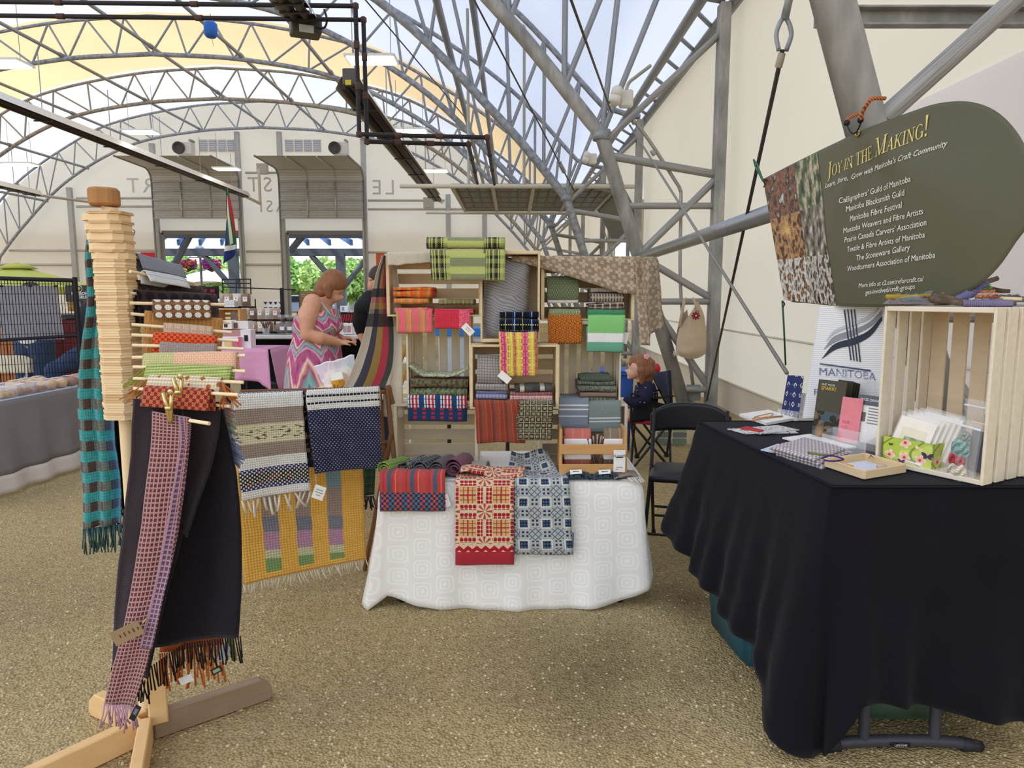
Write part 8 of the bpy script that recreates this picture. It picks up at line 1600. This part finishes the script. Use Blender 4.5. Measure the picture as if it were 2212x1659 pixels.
for s in (-1, 1): tube('leg', [(Wc.x + s * .2, 6.42, at(14, 775, 6.4).z), (Wc.x + s * .2, 6.25, .45), (Wc.x + s * .21, 5.98, .01)], .012, crp, wc); tube('leg', [(Wc.x + s * .19, 6.05, .44), (Wc.x + s * .2, 6.45, .01)], .012, crp, wc)
# ================================================================ SOAP AND POUCH STALL BEHIND THE WOMAN
pkm_ = mat('pink_cloth', lambda c: (c.mix(c.noise(4), '#d490b0', '#e2a8c4'), c.noise(12)), rough=.85, bd=.01); pt = thing('pink_table', 'small folding table under a pink cloth behind the dowel stand', 'table', (at(540, 800, 6.3).x, 6.3, 0))
pz = at(540, 752, 6.3).z; pxa, pxb = at(440, 770, 6.3).x, at(590, 770, 6.3).x
surf('cloth_front', lambda u, v: (lerp(pxa, pxb, u) + .02 * v * (1 if u > .9 else 0), 6.2 - .02 - .02 * math.sin(u * 14) * v, pz - .001 - v * (.27 + .08 * abs(u - .6) + .12 * max(0, u - .85) * 4)), 30, 10, pkm_, pt, (1, 1), .003); surf('cloth_top', lambda u, v: (lerp(pxa, pxb, u), 6.18 + .52 * v, pz), 4, 4, pkm_, pt, (1, 1), .003)
surf('cloth_side', lambda u, v: (pxb + .015 + .05 * v, 6.18 + .52 * u, pz - v * (.3 + .1 * math.sin(u * 8))), 12, 8, pkm_, pt, (1, 1), .003)
for x in (pxa + .06, pxb - .05):
    for y in (6.25, 6.62): rod('leg', (x, y, 0), (x, y, pz - .02), .013, dkm, pt, 8)
rod('leg_brace', (pxa + .06, 6.25, .12), (pxb - .05, 6.25, .12), .01, dkm, pt, 8)
def carton(label, x0, x1, y0, y1, D, hx, dep=.12, group='cartons on the pink table', name='white_carton', marks=()):
    a, b = at(x0, y1, D), at(x1, y0, D); t = thing(name, label, 'carton', ((a.x + b.x) / 2, D, a.z), group); box('carton', (b.x - a.x, dep, b.z - a.z), ((a.x + b.x) / 2, D + dep / 2, (a.z + b.z) / 2), M(hx, .7), t, bev=.003)
    for mx0, mx1, my0, my1, mh in marks: p, q = at(mx0, my1, D - .004), at(mx1, my0, D - .004); box('print', (q.x - p.x, .003, q.z - p.z), ((p.x + q.x) / 2, D - .003, (p.z + q.z) / 2), M(mh, .7), t, bev=0)
    return t
carton('tall white carton with a black oval on the pink table', 521, 541, 712, 754, 6.28, '#e3dcd8', marks=((528, 535, 724, 737, '#1c1a1c'),)); carton('white tray carton of pink soaps on the pink table', 475, 521, 728, 754, 6.25, '#e6d6da', marks=((485, 500, 737, 749, '#d9c07a'), (502, 515, 737, 749, '#c06a7d'), (515, 521, 728, 752, '#d0607a')))
carton('pinkish shelf carton above the soap tray', 478, 522, 712, 727, 6.36, '#b5857d'); carton('white gift bag with black print above the soap tray', 480, 500, 692, 711, 6.34, '#e6dfd8', marks=((484, 491, 700, 707, '#3a3638'),)); carton('white gift bag with brown print next to the tall carton', 500, 536, 694, 711, 6.38, '#dfd8d0', marks=((505, 513, 697, 709, '#6d5048'),)); carton('small white bag with handle on the pouch rack', 484, 506, 648, 663.5, 8.36, '#e3ded6')
carton('brown riser box behind the gift bags on the pink table', 470, 522, 700, 752, 6.46, '#8a6a4a', dep=.2)
crate('honey-coloured slatted crate standing among the gift bags', Matrix.Translation((at(492, 683, 6.46).x, 6.46, at(492, 700, 6.46).z + .07)) , .22, .118, .18, mt=honeyw, group=None, nback=3)
bs2 = thing('stall_table', 'white-topped folding table of the pouch stall behind the woman', 'table', (at(590, 730, 8).x, 8, 0)); sz = at(590, 724, 7.9).z; sx0, sx1 = at(470, 726, 8).x, at(800, 726, 8).x
box('table_top', (sx1 - sx0, .75, .045), ((sx0 + sx1) / 2, 8.3, sz - .024), M('#c9c6c0', .5), bs2, bev=.01); box('back_drape', (sx1 - sx0, .02, sz - .1), ((sx0 + sx1) / 2, 8.62, (sz - .05) / 2), M('#141316', .9), bs2, bev=0)
for x in (sx0 + .1, (sx0 + sx1) / 2, sx1 - .1):
    for y in (8.0, 8.55): rod('leg', (x, y, 0), (x, y, sz - .05), .015, dkm, bs2, 8)
for x in (sx0 + .5, sx0 + 1.3): rod('leg_brace', (x, 8.0, .1), (x + .5, 8.5, sz - .1), .01, steel, bs2, 8)
bkb = thing('black_bin', 'black plastic bin standing beneath the pouch stall table', 'bin', (at(612, 780, 7.9).x, 7.95, 0)); lathe('tub', [(.16, 0), (.19, .42), (.2, .45), (.18, .45)], M('#161518', .5), bkb, (at(612, 780, 7.9).x, 8.1, .0), 16); lathe('rim', [(.19, .44), (.215, .45), (.215, .475), (.19, .48)], M('#222126', .5), bkb, (at(612, 780, 7.9).x, 8.1, .0), 16)
rk2 = thing('pouch_rack', 'black tiered wire rack holding rows of pouches', 'rack', (at(560, 700, 8.2).x, 8.2, sz))
for y_, D_, xa_, xb_ in ((664, 8.5, 460, 548), (692, 8.3, 512, 640), (718, 8.15, 530, 600)):
    a, b = at(xa_, y_, D_), at(xb_, y_, D_); box('tier', (b.x - a.x, .1, .025), ((a.x + b.x) / 2, D_ + .04, a.z), wgm, rk2, bev=0)
    for p in (a, b): rod('upright', (p.x, D_ + .06, sz), (p.x, D_ + .06, p.z + .1), .008, wgm, rk2, 6)
for a, b in (((608, 622, 8.35), (612, 720, 8.35)), ((480, 620, 8.5), (640, 626, 8.5)), ((480, 602, 8.5), (481, 634, 8.5)), ((541, 602, 8.5), (542, 636, 8.5)), ((480, 603, 8.5), (541, 603, 8.5)), ((510, 603, 8.5), (510, 634, 8.5)), ((480, 612, 8.5), (541, 612, 8.5))): rod('frame_bar', at(*a), at(*b), .022 if a[0] == 608 else .007, wgm, rk2, 6)
rnd = random.Random(5); pcol = ('#c9b8a8', '#b5927a', '#d9c9b0', '#8a6a58', '#cbb49a')
def pouch(px, py, w, h, D, hx, lab):
    a = at(px, py, D); k = pxs(D); t = thing('snack_pouch', lab, 'pouch', a, 'clear pouches on the rack'); W_, H_2 = w * k, h * k
    surf('pouch', lambda u, v: (a.x + (u - .5) * W_, D - .035 * math.sin(v * 3.0) * (1 - (2 * u - 1) ** 4) - .002, a.z + H_2 * v), 6, 6, M(hx, .4), t); surf('pouch_back', lambda u, v: (a.x + (.5 - u) * W_, D + .004, a.z + H_2 * v), 2, 2, M('#d9d3ca', .4), t)
    box('label', (W_ * .5, .004, H_2 * .38), (a.x, D - .04, a.z + H_2 * .55), M('#eeeae6', .6), t, bev=0); box('label_mark', (W_ * .12, .002, H_2 * .08), (a.x, D - .0435, a.z + H_2 * .63), M('#3a3234', .6), t, bev=0); box('zip', (W_, .006, H_2 * .08), (a.x, D, a.z + H_2 * .96), M('#efece6', .4), t, bev=0)
od = ('first', 'second', 'third', 'fourth', 'fifth')
for k in range(4): pouch(474 + 19.5 * k, 661, 18, 26, 8.45, pcol[k % 5], od[k] + ' snack pouch in the top row of the black rack, counted from the dowel stand')
for k in range(5): pouch(531 + 16.5 * k, 689, 15.5, 23, 8.25, pcol[(k + 2) % 5], od[k] + ' snack pouch in the middle row of the black rack, counted from the dowel stand')
for k in range(3): pouch(548 + 17 * k, 716, 16, 20, 8.1, pcol[(k + 1) % 5], od[k] + ' snack pouch in the lowest row of the black rack, counted from the dowel stand')
for k, (px, lab) in enumerate(((612, 'cellophane bundle of dark red goods on the stall table'), (628, 'cellophane bundle of brown goods next to the woman'))):
    P = at(px, 720, 8.05); t = thing('gift_bundle', lab, 'bundle', P, 'cellophane bundles on the stall table'); lathe('bundle', [(.03, 0), (.09, .03), (.085, .09), (.02, .13), (.05, .18)], M(('#5a2a26', '#4a3228')[k], .5), t, P, 12); lathe('cellophane', [(.035, -.001), (.096, .03), (.09, .095), (.022, .135), (.07, .21)], clr, t, P, 12); box('label', (.05, .003, .04), P + V((.02, -.1, .06)), wl2, t)
P = at(575, 722, 8.02); t = thing('twig_jar', 'small glass of dark red twigs on the stall table', 'jar', P); lathe('glass', [(.04, 0), (.042, .07), (.038, .07), (.036, .005)], acr, t, P, 14)
for k in range(7): a_ = k * .9; tube('twig', cr([P + V((0, 0, .01)), P + V((.03 * math.cos(a_), .03 * math.sin(a_), .1)), P + V((.08 * math.cos(a_), .05 * math.sin(a_), .17))], 4), .004, M('#5a2a22', .8), t, 5)
P = at(562, 676, 8.4)
t = thing('triangle_bunting', 'white board printed with dark triangles behind the pouches', 'board', at(592, 668, 8.6)); A2, B2 = at(570, 684, 8.6), at(612, 650, 8.6); box('board', (B2.x - A2.x, .02, B2.z - A2.z), ((A2.x + B2.x) / 2, 8.6, (A2.z + B2.z) / 2), M('#e6ded2', .7), t, bev=0)
for r in range(3):
    for k in range(4): x_ = lerp(A2.x, B2.x, (k + .5) / 4); z_ = lerp(A2.z, B2.z, (r + .5) / 3); mesh('triangle', [(x_ - .025, 8.588, z_ + .02), (x_ + .025, 8.588, z_ + .02), (x_, 8.588, z_ - .015)], [(0, 1, 2)], M('#3a2a28', .7), t)
rod('stand', ((A2.x + B2.x) / 2, 8.63, sz), ((A2.x + B2.x) / 2, 8.63, A2.z + .02), .01, dkm, t)
t = thing('wine_banner', 'dark banner with red print hanging past the dark brown samples', 'banner', at(452, 625, 7.6)); A2, B2 = at(432, 645, 7.6), at(472, 617, 7.6); surf('cloth', lambda u, v: (lerp(A2.x, B2.x, u), 7.6 + .01 * math.sin(u * 9), lerp(A2.z, B2.z, v) - .01 * math.sin(u * 3.1)), 8, 4, M('#2a1c20', .8), t, (1, 1), .003); rod('pole', (A2.x, 7.62, 0), (A2.x, 7.62, B2.z), .012, dkm, t)
for k in range(2): box('print', (.05, .003, .035), (lerp(A2.x, B2.x, .3 + .4 * k), 7.585, lerp(A2.z, B2.z, .6)), M('#8a2a34', .7), t, bev=0)
t = thing('brown_basket_wall', 'brown woven screen standing outside the second door behind the woman', 'screen', at(665, 680, 30)); A2, B2 = at(648, 662, 30), at(680, 628, 30)
for k in range(9): box('woven_band', (B2.x - A2.x, .06, (B2.z - A2.z) / 10), ((A2.x + B2.x) / 2, 30, lerp(A2.z, B2.z, (k + .5) / 9)), M('#8a7258', .8, var=.25), t)
for x_ in (A2.x, B2.x): rod('post', (x_, 30.05, 0), (x_, 30.05, B2.z), .05, dkm, t)
# goods between the two people
carton('white framed pair of cards on the stall table between the two people', 738, 760, 699, 722, 8.0, '#e6e2dc', group=None, marks=((741, 748, 704, 718, '#b59a94'), (750, 757, 704, 718, '#b58a8a'))); carton('white card stand behind the dark pouches between the two people', 735, 752, 661, 674, 8.4, '#dfe3e8', group=None, marks=((738, 743, 663, 671, '#8a94a0'),))
t = thing('red_pouch_row', 'dark row of small red pouches between the two people', 'pouches', at(750, 690, 8.4)); A2, B2 = at(735, 697, 8.4), at(768, 675, 8.4); box('backing', (B2.x - A2.x, .04, B2.z - A2.z), ((A2.x + B2.x) / 2, 8.44, (A2.z + B2.z) / 2), M('#1d1a22', .7), t)  # a row of small red pouches, held together by one dark backing
for k in range(6): box('red_pouch', (.022, .02, .09), (lerp(A2.x, B2.x, (k + .6) / 6.5), 8.41, lerp(A2.z, B2.z, .45)), M('#8a2a30', .4), t, rot=R3('Y', .2))
rod('stand', ((A2.x + B2.x) / 2, 8.45, sz), ((A2.x + B2.x) / 2, 8.45, A2.z + .01), .012, dkm, t)
# wooden yarn table
yt = thing('yarn_table', 'pale wooden table with yarn behind the rug rack', 'table', at(720, 840, 4.5)); yz = at(720, 838, 4.45).z; ym = woodm('pale_table_top', '#e0c795', '#efdcb2', (2, 9, 9))
mesh('table_top', [at(648, 862, 4.05).xy.to_3d() + V((0, 0, yz + dz)) for dz in (-.03, 0) for _ in (0,)] and [V((p.x, p.y, yz + dz)) for dz in (-.03, 0) for p in (gnd(640, 861, yz), gnd(880, 850, yz), gnd(880, 822, yz), gnd(716, 822, yz))], [(0, 3, 2, 1), (4, 5, 6, 7), (0, 1, 5, 4), (1, 2, 6, 5), (2, 3, 7, 6), (3, 0, 4, 7)], ym, yt)
for px, py in ((655, 858), (865, 848), (860, 826), (722, 826)): p = gnd(px, py, yz); rod('leg', (p.x, p.y, 0), (p.x, p.y, yz - .03), .02, ym, yt, 8)
def yball(lab, px, py, r, hx):
    P = gnd(px, py, yz) + V((0, 0, r)); t = thing('yarn_ball', lab, 'yarn', P, 'yarn on the wooden table'); rnd2 = random.Random(px); m2 = M(hx, .9); lathe('core', [(.01, -r * .85), (r * .75, -r * .55), (r * .88, 0), (r * .75, r * .55), (.01, r * .85)], m2, t, P, 12)
    lst = []
    for k in range(12):
        ax = V((rnd2.gauss(0, 1), rnd2.gauss(0, 1), rnd2.gauss(0, 1))).normalized(); o1 = ax.orthogonal().normalized(); o2 = ax.cross(o1); lst.append(([P + (o1 * math.cos(a * .4488) + o2 * math.sin(a * .4488)) * r * .95 + ax * r * .1 for a in range(15)], r * .12))
    tag(tubes('strands', lst, m2, t, 5), kind='stuff')
yball('golden yarn ball on the wooden table in front of the plastic bag', 735, 841, .055, '#c9963c'); yball('second golden yarn ball tucked against the linen runner', 757, 834, .05, '#c9a04a'); yball('greenish yarn ball inside the plastic bag', 748, 826, .055, '#a9a860'); yball('peach yarn ball inside the plastic bag', 716, 829, .045, '#dba87a')
zb2 = thing('plastic_bag', 'clear zip bag of yarn lying open on the wooden table', 'bag', gnd(725, 832, yz)); 
def zbf(o): return lambda u, v: at(lerp(lerp(702, 678, v), lerp(770, 765, v), u), lerp(lerp(835, 832, u), lerp(792, 768, u), v) + 6 * wob(u * 5, v * 4), 4.35 + o * math.sin(u * 3.14) * math.sin(v * 3.0) + .2 * v)
filmb = mat('bag_film', lambda c: ('#ffffff', c.noise(9, detail=4)), rough=.12, spec=.5, alpha=.3, bd=.02); surf('front_film', zbf(-.10), 16, 12, filmb, zb2); surf('back_film', zbf(.10), 16, 12, filmb, zb2); tube('zip_edge', [zbf(0)(k / 12, 1) for k in range(13)], .006, M('#dfe3e6', .3), zb2, 5); mesh('paper_label', [at(712, 806, 4.22), at(738, 802, 4.22), at(742, 818, 4.22), at(716, 823, 4.22)], [(0, 1, 2, 3)], ppr, zb2)
# yarn skeins on a shelf behind the crates, storage and small things beyond
t = thing('yarn_shelf', 'white shelf with hanging golden skeins glimpsed between runner and crate', 'shelf', at(868, 780, 4.4)); 
for y_ in (783, 838): a = at(846, y_, 4.45); box('shelf_board', (.16, .3, .015), (a.x + .09, 4.6, a.z), M('#e6e2da', .5), t)
for px in (846, 884): p = at(px, 800, 4.45); rod('post', (p.x, 4.45, 0), (p.x, 4.45, at(px, 720, 4.45).z), .008, M('#e6e2da', .5), t, 6)
for k, (px, py) in enumerate(((866, 748), (866, 800))): tubes('skein', [([at(px + 3 * math.sin(j), py, 4.42) + V((.006 * q, 0, 0)), at(px + 5 + q, py + 18, 4.40), at(px + 2 * math.sin(q), py + 34, 4.42)], .006) for j in range(2) for q in range(-2, 4)], M('#b58a3c', .9), t, 5)
t = thing('storage_box', 'blue-lidded storage box behind the crates, seen through the slats', 'storage box', at(1010, 740, 4.6)); a = at(1030, 770, 4.6); box('tub', (.5, .3, .3), (a.x, 4.75, a.z), M('#b9c3cc', .5), t, bev=.01); box('lid', (.54, .34, .05), (a.x, 4.75, a.z + .16), M('#2f7ac0', .5), t); 
for x_ in (-.2, .2): rod('stand_leg', (a.x + x_, 4.75, 0), (a.x + x_, 4.75, a.z - .14), .015, dkm, t, 6)
for x0, x1, y0, y1, lab in ((302, 333, 545, 564, 'plain red poster on the gable wall beside the flag door'), (812, 829, 547, 580, 'plain orange poster on the gable wall by the runner')):
    A2, B2 = at(x0, y1, DF - .25), at(x1, y0, DF - .25); t = thing('red_poster', lab, 'poster', A2, 'posters on the gable wall'); box('sheet', (B2.x - A2.x, .03, B2.z - A2.z), ((A2.x + B2.x) / 2, DF - .12, (A2.z + B2.z) / 2), M('#c8343c' if x0 < 500 else '#c8603a', .7), t, bev=0); box('border', (B2.x - A2.x + .04, .02, .03), ((A2.x + B2.x) / 2, DF - .12, A2.z), M('#a02a30', .7), t, bev=0)
